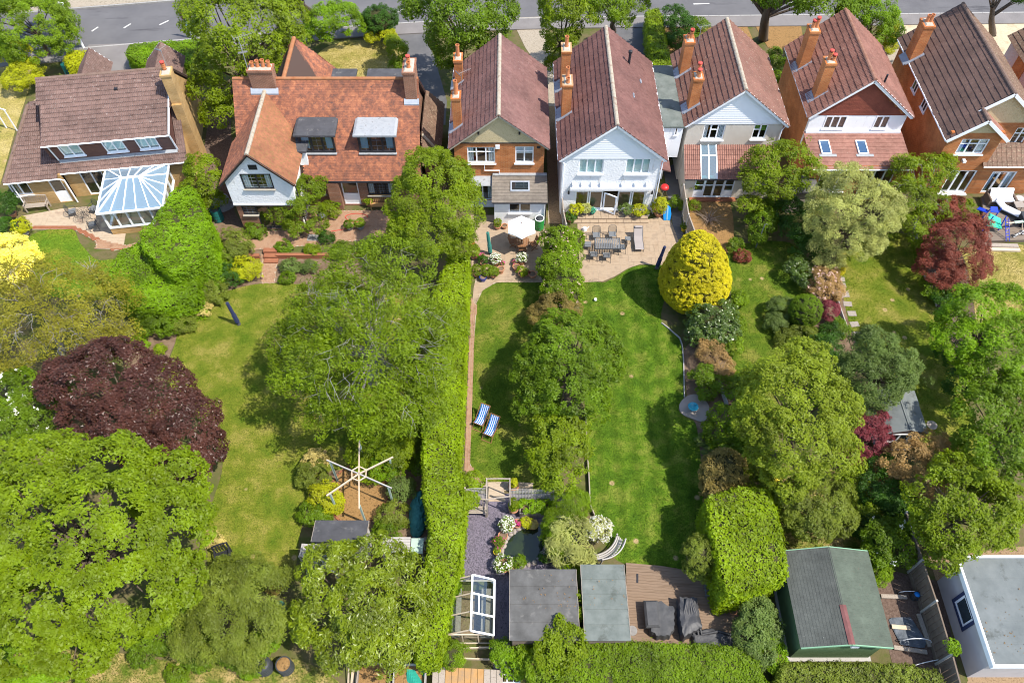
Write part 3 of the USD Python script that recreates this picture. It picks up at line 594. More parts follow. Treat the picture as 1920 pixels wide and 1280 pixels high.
def chimney(parent, x0, x1, y0, y1, z0, z1, m, pots=((.5, .5, .55),), label=None, cap='mortar_cap', cowls=(), flash='lead', fl=None):
    """A brick stack with oversailing courses, a mortar cap and clay pots; pots: share across x, share across y, height."""
    b = MB().bx(x0, x1, y0, y1, z0, z1 - .3); e = .05
    b.bx(x0 - e * .5, x1 + e * .5, y0 - e * .5, y1 + e * .5, z1 - .3, z1 - .22).bx(x0 - e, x1 + e, y0 - e, y1 + e, z1 - .22, z1 - .08)
    c = part(parent, 'chimney', b, MATS[m], label=label)
    part(c, 'chimney_cap', MB().hexa([(x0 + .06, y0 + .06, z1 - .08), (x1 - .06, y0 + .06, z1 - .08), (x1 - .06, y1 - .06, z1 - .08), (x0 + .06, y1 - .06, z1 - .08), (x0 + .14, y0 + .14, z1 + .0), (x1 - .14, y0 + .14, z1 + .0), (x1 - .14, y1 - .14, z1 + .0), (x0 + .14, y1 - .14, z1 + .0)]), MATS[cap])
    for i, (fx, fy, h) in enumerate(pots):
        px, py = x0 + fx * (x1 - x0), y0 + fy * (y1 - y0)
        part(c, 'chimney_pot', MB().lathe([(.15, 0), (.15, .05), (.125, .08), (.115, h - .1), (.14, h - .08), (.14, h), (.105, h), (.10, h - .3)], (px, py, z1 - .02), 12), MATS['pot_clay'], smooth=40)
        if i in cowls: part(c, 'cowl', MB().lathe([(.05, 0), (.05, .1), (.16, .1), (.15, .16), (.02, .2)], (px, py, z1 + h - .02), 10), MATS['pot_red'], smooth=40)
    if fl: part(c, 'flashing', fl, MATS[flash])
    return c
mat('pot_red', [(.55, .08, .06)], .6)
mat('aluminium', [(.62, .62, .62)], .35, metal=1.)
mat('grey_metal', [(.30, .30, .31)], .5)
def aerial(parent, base, h, ang, n=7, m='grey_metal', L=1.0):
    b = MB(); x, y, z = base; b.tube([(x, y, z), (x, y, z + h)], .018, 5); d = np.array([math.cos(ang), math.sin(ang), 0]); s = np.array([-d[1], d[0], 0]); c = np.array([x, y, z + h])
    b.tube([c - d * L * .3, c + d * L], .009, 4)
    for k in range(n): q = c + d * (L * (-.25 + 1.2 * k / n)); b.tube([q - s * (.28 - .02 * k), q + s * (.28 - .02 * k)], .007, 4)
    q = c - d * L * .3; b.beam(q - s * .3 + [0, 0, .05], q + s * .3 + [0, 0, .05], .008, .10)
    part(parent, 'aerial', b, MATS[m])

def gable_house(t, xl, xr, D, ez, rz, y0=.3, side_m='brick_orange', back_m='brick_orange', tiles='tiles_plum', rm='ridge_pale', te=.36, tw=.32, ov=.28, prof=ROLL, th=.07, ridge_m=None, xrid=None, verge_m='mortar_cap'):
    """A house with its gable to the garden, in its own space: the verge at y = 0, the wall at y0; eaves at xl, xr and height ez, ridge at rz; D long."""
    xm = (xl + xr) / 2 if xrid is None else xrid; wl, wr = xl + ov, xr - ov
    k = (rz - ez) / (xm - xl)
    part(t, 'wall', MB().bx(wl, wl + .25, y0 + .25, D - .5, -.02, ez + ov * k - .12), MATS[side_m]); part(t, 'wall', MB().bx(wr - .25, wr, y0 + .25, D - .5, -.02, ez + ov * k - .12), MATS[side_m])
    Fb = Fr((0, D - .25, 0), (-1, 0, 0), (0, 0, 1), (0, 1, 0))
    wall(t, Fb, [(-wr, 0), (-wl, 0), (-wl, ez), (-xm, rz - .25), (-wr, ez)], [], back_m)
    part(t, 'floor', MB().bx(wl + .25, wr - .25, y0 + .25, D - .5, .02, .10), MATS['room_floor']); part(t, 'floor', MB().bx(wl + .25, wr - .25, y0 + .25, D - .5, 2.55, 2.7), MATS['room'])
    a = slope(t, [(xl, D, ez), (xl, 0, ez), (xm, 0, rz), (xm, D, rz)], tiles, tw, te, th, prof); b = slope(t, [(xr, 0, ez), (xr, D, ez), (xm, D, rz), (xm, 0, rz)], tiles, tw, te, th, prof)
    ridge(a[0], (xm, .0, rz + .0), (xm, D, rz + .0), rm)
    for x in (xl, xr):
        vb = MB().beam((x, .02, ez - .06), (xm, .02, rz - .06), .05, .12); part(t, 'verge', vb, MATS[verge_m])
    return wl, wr, a, b
def fl_box(x0, x1, y, z, s=.14, k=None):
    """Lead apron in front of a stack, following the slope k."""
    return MB().hexa([(x0, y - .16, z - .0), (x1, y - .16, z - .0 + (k or 0) * (x1 - x0)), (x1, y, z + (k or 0) * (x1 - x0)), (x0, y, z), (x0, y - .16, z + .05), (x1, y - .16, z + .05 + (k or 0) * (x1 - x0)), (x1, y, z + .05 + s + (k or 0) * (x1 - x0)), (x0, y, z + .05 + s)])

# ---------------------------------------------------------------- brick house with cream gable (third from the left)
def onw(t, px, py, y):
    x, z = onwall(px, py, t.loc[1] + y); return x - t.loc[0], z
def rect(t, y, xa, ya, xb, yb):
    a, b = onw(t, xa, yb, y), onw(t, xb, ya, y); return a[0], b[0], a[1], b[1]
h3 = T('brick_house', 'narrow orange brick house with cream pebbledash gable and plum tiled roof', 'house', (-.84, 40.57, 0))
wl, wr, ra, rb = gable_house(h3, -3.25, 3.25, 8.6, 5.0, 7.67)
F = front(0, .3); W1 = rect(h3, .3, 877, 276, 928, 306); W2 = rect(h3, .3, 966, 275, 1001, 305.5); gz = onw(h3, 930, 267, .3)[1]
DR = rect(h3, .3, 887, 334, 923, 378)
kk = 2.67 / 3.25
wall(h3, F, [(wl, 0), (wr, 0), (wr, 5.05), (wr - (gz - 5.05) / kk if gz > 5.05 else wr, gz), (wl + (gz - 5.05) / kk if gz > 5.05 else wl, gz), (wl, 5.05)], [W1, W2, (DR[0], DR[1], .1, DR[3])], 'brick_orange')
part(h3, 'gable', F.sheet(MB(), Polygon([(-(7.5 - gz) / kk, gz + .002), ((7.5 - gz) / kk, gz + .002), (0, 7.5)]), -.2, .02), MATS['pebbledash'])
part(h3, 'gable_trim', F.box(MB(), -2.9, 2.9, gz - .06, gz - .004, 0, .06), MATS['black_paint'])
window(h3, F, *W1, 3, .27, inside=('curtain_white', 'sides'), toplights=None); window(h3, F, *W2, 2, .25, inside=('curtain_white', 'top'))
for x, y in ((897, 248), (974, 248)): q = onw(h3, x, y, .3); part(h3, 'purlin_end', F.box(MB(), q[0] - .06, q[0] + .06, q[1] - .06, q[1] + .06, 0, .2), MATS['black_paint'])
q = onw(h3, 933, 274, .3); part(h3, 'alarm_box', F.box(MB(), q[0] - .14, q[0] + .14, q[1] - .18, q[1] + .12, 0, .09), MATS['pvc'])
q = onw(h3, 1010, 276, .3); part(h3, 'vent', F.box(MB(), q[0] - .12, q[0] + .12, q[1] - .1, q[1] + .1, 0, .015), MATS['black_paint'])
pipe(h3, [(-1.0, .22, 3.5), (-1.0, .22, 2.95), (-.0, .22, 2.95), (-.0, .22, 2.5)], 'pvc', .035)
dr = window(h3, F, DR[0], DR[1], .1, DR[3], 2, sill=0, glass='glass', name='french_door', d=-.08, inside=('curtain_white', 'sides'))
part(h3, 'door_step', MB().bx(DR[0] - .1, DR[1] + .1, -.25, .3, -.02, .12), MATS['white_paint'])
part(h3, 'awning', MB().hexa([(DR[0] - .1, -.5, DR[3] + .0), (DR[1] + .05, -.5, DR[3] + .0), (DR[1] + .05, .3, DR[3] + .12), (DR[0] - .1, .3, DR[3] + .12), (DR[0] - .1, -.5, DR[3] + .05), (DR[1] + .05, -.5, DR[3] + .05), (DR[1] + .05, .3, DR[3] + .2), (DR[0] - .1, .3, DR[3] + .2)]), MATS['lead_white'])
# lean-to with shingles
yf = P(975, 420)[1] - 40.57; tl = onw(h3, 925, 326, .3); tr = onw(h3, 1024.5, 326, .3); fl = onw(h3, 924, 376, yf); frt = onw(h3, 1026, 376, yf)
ex0, ex1, ezt, ezb = fl[0] + .08, frt[0] - .1, tl[1], fl[1]
W3 = rect(h3, yf, 954, 377, 996, 399); Fx = front(0, yf)
wall(h3, Fx, [(ex0, 0), (ex1, 0), (ex1, ezb), (ex0, ezb)], [W3], 'render_white', .2)
for x in (ex0, ex1 - .2): part(h3, 'wall', MB().slab([(x, yf + .2, 0), (x, .3, 0), (x, .3, ezt - .1), (x, yf + .2, ezb - .08)], (.2, 0, 0)), MATS['render_white'])
window(h3, Fx, *W3, 2, 0)
part(h3, 'floor', MB().bx(ex0 + .2, ex1 - .2, yf + .2, .3, .01, .06), MATS['room'])
sl = slope(h3, [(ex0 - .12, yf - .15, ezb - .03), (ex1 + .1, yf - .15, ezb - .03), (ex1 + .1, .28, ezt), (ex0 - .12, .28, ezt)], 'shingles', .42, .27, .04, PLAIN, True)
part(h3, 'flashing', MB().beam((ex0 - .1, .2, ezt + .06), (ex1 + .1, .2, ezt + .06), .22, .05), MATS['lead_white'])
def rooflight(parent, path_frame, px0, py0, px1, py1, t, frame='white_paint', fw=.07, glass='pane_sky', up=.07):
    o, u, w, n = path_frame; o = o + t.loc; c = [onplane(x, y, o, n) for x, y in ((px0, py1), (px1, py1), (px1, py0), (px0, py0))]
    a = [((q - o) @ u, (q - o) @ w) for q in c]; u0, u1 = (a[0][0] + a[3][0]) / 2, (a[1][0] + a[2][0]) / 2; w0, w1 = (a[0][1] + a[1][1]) / 2, (a[2][1] + a[3][1]) / 2
    u0, u1 = min(u0, u1), max(u0, u1); w0, w1 = min(w0, w1), max(w0, w1)
    Fq = Fr(o - t.loc, u, w, n); f = MB()
    Fq.box(f, u0, u0 + fw, w0, w1, 0, up + .05); Fq.box(f, u1 - fw, u1, w0, w1, 0, up + .05); Fq.box(f, u0 + fw, u1 - fw, w0, w0 + fw, 0, up + .047); Fq.box(f, u0 + fw, u1 - fw, w1 - fw, w1, 0, up + .047)
    r = part(parent, 'rooflight', f, MATS[frame]); part(r, 'pane', Fq.box(MB(), u0 + fw * .8, u1 - fw * .8, w0 + fw * .8, w1 - fw * .8, .05, up + .02), MATS[glass])
    return Fq, u0, u1, w0, w1, r
rl = rooflight(h3, sl[1], 957, 341, 993, 360, h3, 'lead', .1, 'pane_dark')
gutter(h3, (ex0 - .1, yf - .2, ezb - .06), (ex1 + .1, yf - .2, ezb - .06), 'black_pipe'); pipe(h3, [(ex1 + .02, yf - .08, ezb - .1), (ex1 + .02, yf - .08, 0)], 'black_pipe')
gutter(h3, (-3.3, .1, 4.98), (-3.3, 8.5, 4.98)); gutter(h3, (3.3, .1, 4.98), (3.3, 8.5, 4.98), 'black_pipe')
def stack(t, xl, ez, k, pxc, pyb, pyt, w, dpt, m, pots, cowls=(), side=1, label=None, y=None):
    """A stack rising from the left slope: seen foot and top give its place and height."""
    o = t.loc + np.array([xl, 0, ez]); n = np.array([-k, 0, 1]) if side > 0 else np.array([k, 0, 1])
    f = onplane(pxc, pyb, o, n) - t.loc
    x0, x1, y0, y1 = f[0] - w / 2, f[0] + w / 2, f[1], f[1] + dpt
    z1 = onwall(pxc, pyt, f[1] + t.loc[1])[1]
    zs = ez + k * (x0 - xl)
    fl = MB().slab([(x0 - .25, y0 - .18, zs - .25 * k + .05), (x1 + .08, y0 - .18, ez + k * (x1 + .08 - xl) + .05), (x1 + .08, y0 + .02, ez + k * (x1 + .08 - xl) + .05), (x0 - .25, y0 + .02, zs - .25 * k + .05)], (0, 0, .07))
    fl.slab([(x0 - .35, y0 - .1, zs - .35 * k + .04), (x0, y0 - .1, zs + .04), (x0, y1 + .05, zs + .04), (x0 - .35, y1 + .05, zs - .35 * k + .04)], (0, 0, .07))
    return chimney(t, x0, x1, y0, y1, min(zs, ez) - .2, z1, m, pots, label, cowls=cowls, fl=fl), (x0, x1, y0, y1, z1)
k3 = 2.67 / 3.25
stack(h3, -3.25, 5.0, k3, 858, 240, 183, .55, .8, 'brick_orange', ((.5, .5, 1.0), (.55, .85, .5)))
stack(h3, -3.25, 5.0, k3, 861, 158, 112, .55, .9, 'brick_orange', ((.5, .5, .85),))
aerial(h3, (-2.55, 5.0, 6.2), 1.0, .6, L=.8)

# ---------------------------------------------------------------- white house with weatherboarded gable (fourth)
h4 = T('white_house', 'white roughcast house with boarded gable, plum tiled roof and long folding doors', 'house', (6.48, 39.45, 0))
wl, wr, ra, rb = gable_house(h4, -3.45, 3.5, 10.4, 5.0, 7.84, side_m='render_white', back_m='render_white', tiles='tiles_plum2', te=.375, verge_m='white_paint', xrid=0)
F = front(0, .3); k4 = 2.84 / 3.45; W1 = rect(h4, .3, 1084, 298.5, 1133, 326); W2 = rect(h4, .3, 1171, 298, 1222, 326); DR = rect(h4, .3, 1075, 357, 1213, 401)
gz = onw(h4, 1150, 297.5, .3)[1]; dz = max(.28, DR[2])
wall(h4, F, [(wl, 0), (wr, 0), (wr, gz), (wl, gz)], [W1, W2, (DR[0], DR[1], .3, DR[3])], 'roughcast')
part(h4, 'wall', F.sheet(MB(), Polygon([(-(7.7 - gz) / k4, gz + .01), ((7.7 - gz) / k4, gz + .01), (0, 7.7)]), -.25, 0), MATS['render_white'])
boards(h4, F, [(-(7.72 - gz) / k4 + .1, gz + .02), ((7.72 - gz) / k4 - .1, gz + .02), (0, 7.66)], .15, 'white_paint', .035)
for s in (-1, 1): bargeboard(h4, (s * 3.42, .03, 4.95), (0, .03, 7.76))
window(h4, F, *W1, 3, inside=('blind_teal', 'full')); window(h4, F, *W2, 3, inside=('blind_teal', 'full'))
# folding doors: four leaves closed, one standing open
n = 5; xs = np.linspace(DR[0], DR[1], n + 1); fr = MB(); F.box(fr, DR[0], DR[1], DR[3] - .1, DR[3], -.14, -.04); F.box(fr, DR[0], DR[0] + .07, .3, DR[3] - .1, -.14, -.04); F.box(fr, DR[1] - .07, DR[1], .3, DR[3] - .1, -.14, -.04); F.box(fr, DR[0], DR[1], .27, .33, -.2, .06)
fd = part(h4, 'door_frame', fr, MATS['pvc'])
def leaf(parent, F, x0, x1, y0, y1, w=.09, m='pvc', glass='glass'):
    b = MB(); F.box(b, x0, x0 + w, y0, y1, -.03, .03); F.box(b, x1 - w, x1, y0, y1, -.03, .03); F.box(b, x0 + w, x1 - w, y0, y0 + w, -.03, .027); F.box(b, x0 + w, x1 - w, y1 - w, y1, -.03, .027)
    p = part(parent, 'door', b, MATS[m]); part(p, 'pane', F.box(MB(), x0 + w - .01, x1 - w + .01, y0 + w - .01, y1 - w + .01, -.008, .008), MATS[glass])
    return p
Fd = front(0, .38)
for i in (0, 1, 3, 4): leaf(h4, Fd, xs[i] + .02, xs[i + 1] - .02, .34, DR[3] - .11)
sw = 1.05; hx = xs[2] + .04; Fo = Fr((hx, .25, 0), (math.sin(sw), -math.cos(sw), 0), (0, 0, 1), (-math.cos(sw), -math.sin(sw), 0))
od = leaf(h4, Fo, 0, .95, .36, DR[3] - .12); part(od, 'handle', Fo.box(MB(), .88, .91, 1.3, 1.45, .03, .08), MATS['aluminium'])
cz = onw(h4, 1145, 352, .3)[1]; cx0, cx1 = onw(h4, 1069, 350, .3)[0], onw(h4, 1222, 350, .3)[0]
aw = part(h4, 'awning_case', MB().bx(cx0, cx1, .02, .29, cz - .02, cz + .2), MATS['white_paint'])
for f in (.02, .13, .25, .36, .62, .78, .92): part(h4, 'bracket', MB().bx(cx0 + f * (cx1 - cx0), cx0 + f * (cx1 - cx0) + .05, .05, .29, cz + .2, cz + .5), MATS['white_paint'])
for x in (DR[0] - .45, DR[1] + .35): part(h4, 'wall_lamp', MB().lathe([(.05, 0), (.07, .02), (.06, .22), (.03, .3)], (x, .18, 1.9), 8), MATS['black_paint'])
part(h4, 'awning_crank', MB().tube([(DR[1] + .5, .2, 2.3), (DR[1] + .42, .12, 1.1)], .018, 5), MATS['black_paint'])
gutter(h4, (-3.5, .1, 4.98), (-3.5, 10.3, 4.98)); gutter(h4, (3.56, .1, 4.98), (3.56, 10.3, 4.98)); pipe(h4, [(-3.4, .25, 4.9), (-3.1, .2, 4.6), (-3.1, .2, 0)]); pipe(h4, [(3.5, .3, 4.9), (3.3, .25, 4.6), (3.3, .25, 0)])
stack(h4, -3.45, 5.0, k4, 1061, 217, 158, .6, 1.1, 'brick_orange', ((.5, .75, .7), (.5, .2, .35)))
stack(h4, -3.45, 5.0, k4, 1058.5, 163, 95, .6, 1.0, 'brick_orange', ((.5, .5, .75),))
for a in ((1195, 151, 1204, 157), (1182, 174, 1191, 187)): rooflight(h4, rb[1], *a, h4, 'lead', .09, 'pane_dark')
fp = onplane(1179, 121, h4.loc + np.array([3.45, 0, 5]), np.array([k4, 0, 1])) - h4.loc
part(h4, 'flue', MB().tube([fp, fp + [0, 0, .9]], .09, 8).lathe([(.14, 0), (.14, .15), (.03, .2)], fp + [0, 0, .9], 8), MATS['black_paint'])
# flat roofed white link to the next house
lk0, lk1 = 3.25, 5.0
part(h4, 'side_wing', MB().bx(lk0 + .02, lk1, 3.4, 9.9, 2.3, 4.9), MATS['render_white']); part(h4, 'side_wing', MB().bx(lk0 + .02, 4.3, 3.7, 9.9, -.02, 2.3), MATS['render_white'])
part(h4, 'flat_roof', MB().bx(3.62, lk1 + .05, 3.3, 10.0, 4.9, 5.02), MATS['felt_green_grey'])
W = rect(h4, 3.4, 1263, 236, 1273, 253); window(h4, front(0, 3.4), *W, 1, d=.05, glass='pane_dark', sill=.08)
part(h4, 'porch_roof', MB().slab([(3.3, 1.2, 3.2), (4.2, 1.2, 2.9), (4.2, 3.4, 2.9), (3.3, 3.4, 3.2)], (0, 0, .1)), MATS['tiles_plum2'])

# ---------------------------------------------------------------- cream house with white boarded gable (fifth)
h5 = T('cream_house', 'cream rendered house with white boarded gable and lichen speckled brown roof', 'house', (14.95, 42.8, 0))
wl, wr, ra, rb = gable_house(h5, -3.4, 3.55, 7.9, 5.0, 7.91, side_m='render_cream', back_m='render_cream', tiles='tiles_brown_red', te=.37, verge_m='white_paint', xrid=0)
F = front(0, .3); k5 = 2.91 / 3.4; W1 = rect(h5, .3, 1315, 234, 1362, 262); W2 = rect(h5, .3, 1407, 234, 1442, 261); gz = onw(h5, 1380, 232.5, .3)[1]
wall(h5, F, [(wl, 0), (wr, 0), (wr, gz), (wl, gz)], [W1, W2], 'render_cream')
part(h5, 'wall', F.sheet(MB(), Polygon([(-(7.75 - gz) / k5, gz + .01), ((7.75 - gz) / k5, gz + .01), (0, 7.75)]), -.25, 0), MATS['render_white'])
boards(h5, F, [(-(7.7 - gz) / k5 + .1, gz + .02), ((7.7 - gz) / k5 - .1, gz + .02), (0, 7.66)], .15, 'white_paint', .035)
for s, x in ((-1, 3.37), (1, 3.52)): bargeboard(h5, (s * x, .03, 4.95), (0, .03, 7.83))
window(h5, F, *W1, 3, .3, toplights=(1,), inside=('curtain_white', 'sides')); window(h5, F, *W2, 2, .3, toplights=(0,), inside=('curtain_green', 'top'))
stack(h5, -3.4, 5.0, k5, 1299, 202, 147, .62, .8, 'brick_orange', ((.5, .3, .4), (.5, .7, .65)), cowls=(0, 1))
stack(h5, -3.4, 5.0, k5, 1283, 137, 78, .62, .9, 'brick_orange', ((.35, .5, .3), (.65, .5, .5)), cowls=(1,))
aerial(h5, (-2.3, 5.4, 7.6), 1.3, .3, L=.7)
gutter(h5, (-3.45, .1, 4.98), (-3.45, 7.8, 4.98), 'black_pipe'); gutter(h5, (3.6, .1, 4.98), (3.6, 7.8, 4.98)); pipe(h5, [(3.5, .3, 4.9), (3.25, .24, 4.5), (3.25, .24, 0)])
# tiled lean-to with glass strip
yf = P(1340, 372)[1] - 42.8; zt, zb = onw(h5, 1380, 272, .3)[1], onw(h5, 1340, 333, yf)[1]; x0, x1 = onw(h5, 1284, 333, yf)[0], onw(h5, 1458, 333, yf)[0]
gx0, gx1 = onw(h5, 1316, 300, -1)[0], onw(h5, 1348, 300, -1)[0]
Fx = front(0, yf); dx0, dx1 = onw(h5, 1302, 350, yf)[0], onw(h5, 1376, 350, yf)[0]
wall(h5, Fx, [(x0 + .1, 0), (x1 - .1, 0), (x1 - .1, zb), (x0 + .1, zb)], [(dx0, dx1, .1, zb - .08)], 'render_cream', .2)
for x in (x0 + .1, x1 - .3): part(h5, 'wall', MB().slab([(x, yf + .2, 0), (x, .3, 0), (x, .3, zt - .1), (x, yf + .2, zb - .08)], (.2, 0, 0)), MATS['render_cream'])
part(h5, 'floor', MB().bx(x0 + .3, x1 - .3, yf + .2, .3, .01, .06), MATS['room_floor'])
for a, b in ((x0, gx0), (gx1, x1)): slope(h5, [(a, yf - .15, zb), (b, yf - .15, zb), (b, .3, zt), (a, .3, zt)], 'tiles_salmon', .30, .34, .04, DOUBLE, name='lean_to_roof')
uw = np.array([0, .45 - yf, zt - zb]); uw = uw / np.linalg.norm(uw); nn = np.array([0, -uw[2], uw[1]]); Fg = Fr((gx0, yf - .15, zb), (1, 0, 0), uw, nn); Lg = math.hypot(.45 - yf, zt - zb); g = MB()
for x in (0, (gx1 - gx0) / 2 - .04, gx1 - gx0 - .08): Fg.box(g, x, x + .08, 0, Lg, -.05, .06)
Fg.box(g, 0, gx1 - gx0, Lg * .68, Lg * .68 + .05, -.03, .05); gl = part(h5, 'glass_roof', g, MATS['pvc'])
for x in (.06, (gx1 - gx0) / 2 + .03): part(gl, 'pane', Fg.box(MB(), x, x + (gx1 - gx0) / 2 - .09, .02, Lg - .02, 0, .02), MATS['glass_teal'] if 'glass_teal' in MATS else (glassmat('glass_teal', (.45, .75, .78), .2) or MATS['glass_teal']))
for i in range(4):
    a, b = dx0 + (dx1 - dx0) * i / 4, dx0 + (dx1 - dx0) * (i + 1) / 4
    w = window(h5, Fx, a, b, .1, zb - .1, 1, .33, sill=0, fw=.07, bottom=.32 if i in (0, 3) else .0, name='french_door' if i in (1, 2) else 'window', d=-.03)
gutter(h5, (x0, yf - .2, zb - .03), (x1, yf - .2, zb - .03), 'black_pipe')
part(h5, 'brick_step', MB().bx(dx0 - .2, dx1 + .3, yf - .35, yf, -.02, .1), MATS['brick_red'])

# ---------------------------------------------------------------- brick house with tile-hung gable (sixth)
h6 = T('brick_house', 'tall brick house with red tile hung gable and long lean-to with two rooflights', 'house', (23.4, 43.7, 0))
wl, wr, ra, rb = gable_house(h6, -3.4, 3.65, 8.0, 5.0, 7.99, tiles='tiles_salmon', te=.37, tw=.3, prof=DOUBLE, rm='ridge_red', verge_m='white_paint', xrid=0)
F = front(0, .3); k6 = 2.99 / 3.4; W1 = rect(h6, .3, 1541, 217.5, 1591, 241); W2 = rect(h6, .3, 1634, 217.5, 1672, 241); gz = onw(h6, 1610, 216.5, .3)[1]
wall(h6, F, [(wl, 2.4), (wr, 2.4), (wr, gz), (wl, gz)], [W1, W2], 'render_white')
wall(h6, F, [(wl, 0), (wr, 0), (wr, 2.398), (wl, 2.398)], [], 'brick_orange')
part(h6, 'wall', F.sheet(MB(), Polygon([(-(7.8 - gz) / k6, gz + .01), ((7.8 - gz) / k6, gz + .01), (0, 7.8)]), -.25, 0), MATS['brick_orange'])
pg = Polygon([(-(7.72 - gz) / k6 + .05, gz + .02), ((7.72 - gz) / k6 - .05, gz + .02), (0, 7.7)])
part(h6, 'hung_tiles', tiles_on(pg, F.o + F.n * .005, F.ux, F.uy, F.n, .17, .11, .02, PLAIN, rngT, True), MATS['tiles_hung'], kind='stuff')
for s, x in ((-1, 3.37), (1, 3.62)): bargeboard(h6, (s * x, .03, 4.95), (0, .03, 7.9), h=.24)
window(h6, F, *W1, 3, inside=('room', 'full'), d=.02); window(h6, F, *W2, 2, inside=('room', 'full'), d=.02)
stack(h6, -3.4, 5.0, k6, 1537, 180, 118, .65, .8, 'brick_orange', ((.35, .5, .55), (.75, .4, .3)), cowls=(0, 1))
stack(h6, -3.4, 5.0, k6, 1507, 125, 58, .65, .9, 'brick_orange', ((.35, .5, .4), (.7, .5, .6)), cowls=(0, 1))
fp = onplane(1657, 157, h6.loc + np.array([3.65, 0, 5]), np.array([.82, 0, 1])) - h6.loc; part(h6, 'flue', MB().tube([fp, fp + [0, 0, .7]], .07, 8), MATS['black_paint'])
gutter(h6, (-3.45, .1, 4.98), (-3.45, 7.9, 4.98)); gutter(h6, (3.7, .1, 4.98), (3.7, 7.9, 4.98), 'black_pipe')
yf = -3.0; zt = onw(h6, 1600, 248, .3)[1]; zb = onw(h6, 1600, 317, yf)[1]; x0, x1 = wl - .12, wr + .12
wall(h6, front(0, yf + .25), [(x0 + .12, 0), (x1 - .12, 0), (x1 - .12, zb + .05), (x0 + .12, zb + .05)], [(-2.4, -.4, .9, zb - .2), (.6, 2.6, .1, zb - .2)], 'brick_orange', .25)
for x in (x0 + .12, x1 - .37): part(h6, 'wall', MB().slab([(x, yf + .5, 0), (x, .3, 0), (x, .3, zt - .1), (x, yf + .5, zb)], (.25, 0, 0)), MATS['brick_orange'])
sl = slope(h6, [(x0, yf, zb), (x1, yf, zb), (x1, .3, zt), (x0, .3, zt)], 'tiles_salmon', .33, .34, .035, PLAIN, True, name='lean_to_roof')
for a in ((1537, 265, 1556, 290), (1606, 265, 1625, 290)): Fq, u0, u1, w0, w1, r = rooflight(h6, sl[1], *a, h6); part(r, 'flashing', Fq.box(MB(), u0 - .18, u1 + .3, w0 - .22, w0 - .01, .02, .07), MATS['lead_white'])
part(h6, 'cornice', MB().bx(wl - .02, wr + .02, .16, .3, zt + .0, zt + .14), MATS['white_paint'])
window(h6, front(0, yf + .25), -2.4, -.4, .9, zb - .2, 3); window(h6, front(0, yf + .25), .6, 2.6, .1, zb - .2, 3, sill=0, name='folding_door')
gutter(h6, (x0, yf - .06, zb - .03), (x1, yf - .06, zb - .03))

# ---------------------------------------------------------------- brick house with stepped gables (seventh, cut by the right edge)
h7 = T('brick_house', 'orange brick house with stepped cream gables and dark brown roof at the right edge', 'house', (32.07, 42.5, 0))
xl, xr, ez, rz = -3.52, 3.52, 5.0, 7.82; k7 = (rz - ez) / 3.52; ge = -1.15; gx = onplane(1855, 226, h7.loc + np.array([xl, 0, ez]), np.array([-k7, 0, 1])) - h7.loc; xa = gx[0]; za = ez + k7 * (xa - xl); xe = 2 * xa - xl
a = slope(h7, [(xl, 10.2, ez), (xl, ge, ez), (xa, ge, za), (xa, 0, za), (0, 0, rz), (0, 10.2, rz)], 'tiles_dark_brown', .33, .37, .05, ROLL)
b = slope(h7, [(xr, 0, ez), (xr, 10.2, ez), (0, 10.2, rz), (0, 0, rz)], 'tiles_mottled', .33, .37, .04, ROLL)
c = slope(h7, [(xe, ge, ez), (xe, .35, ez), (xa, .35, za), (xa, ge, za)], 'tiles_salmon', .33, .37, .04, ROLL)
ridge(a[0], (0, 0, rz), (0, 10.2, rz), 'ridge_brown'); ridge(a[0], (xa, ge, za), (xa, .1, za), 'ridge_brown')
part(h7, 'wall', MB().bx(xl + .28, xl + .53, ge + .55, 9.7, -.02, ez + .1), MATS['brick_orange']); part(h7, 'wall', MB().bx(xr - .53, xr - .28, .55, 9.7, -.02, ez + .1), MATS['brick_orange'])
wall(h7, Fr((0, 9.95, 0), (-1, 0, 0), (0, 0, 1), (0, 1, 0)), [(xl + .28, 0), (xr - .28, 0), (xr - .28, ez), (0, rz - .25), (xl + .28, ez)], [], 'brick_orange')
part(h7, 'floor', MB().bx(xl + .6, xr - .6, .0, 9.6, .02, .1), MATS['room_floor']); part(h7, 'floor', MB().bx(xl + .6, xr - .6, .6, 9.6, 2.5, 2.65), MATS['room'])
yA = ge + .3; FA = front(0, yA); WA = rect(h7, yA, 1789, 261, 1858, 289); DA = rect(h7, yA, 1757, 320, 1834, 366); gzA = onw(h7, 1850, 249, yA)[1]
wall(h7, FA, [(xl + .28, 0), (xe - .28, 0), (xe - .28, ez + .05), (xe - .28, gzA), (xl + .28, gzA)], [WA, (DA[0], DA[1], .08, DA[3])], 'brick_orange')
part(h7, 'gable', FA.sheet(MB(), Polygon([(xa - (za - .12 - gzA) / k7, gzA), (xa + (za - .12 - gzA) / k7, gzA), (xa, za - .12)]), -.2, .015), MATS['pebbledash'])
part(h7, 'wall', MB().bx(xe - .53, xe - .28, yA + .25, .3, -.02, ez + .05), MATS['brick_orange'])
window(h7, FA, *WA, 3, .28, inside=('curtain_white', 'sides'), label='white three light window, its right casement open'); fd = window(h7, FA, DA[0], DA[1], .08, DA[3], 3, sill=0, name='patio_door', bar=.1, fw=.1)
part(fd, 'threshold', FA.box(MB(), DA[0] - .1, DA[1] + .1, 0, .08, 0, .2), MATS['pvc'])
yB = .3; FB = front(0, yB); DB = rect(h7, yA, 1842, 322, 1909, 353); WB = rect(h7, yB, 1889, 240, 1935, 270); gzB = onw(h7, 1890, 230, yB)[1]
wall(h7, FB, [(xe - .3, 2.4), (xr - .28, 2.4), (xr - .28, ez), (xr - .28, gzB), (xe - .3, gzB)], [WB], 'brick_orange')
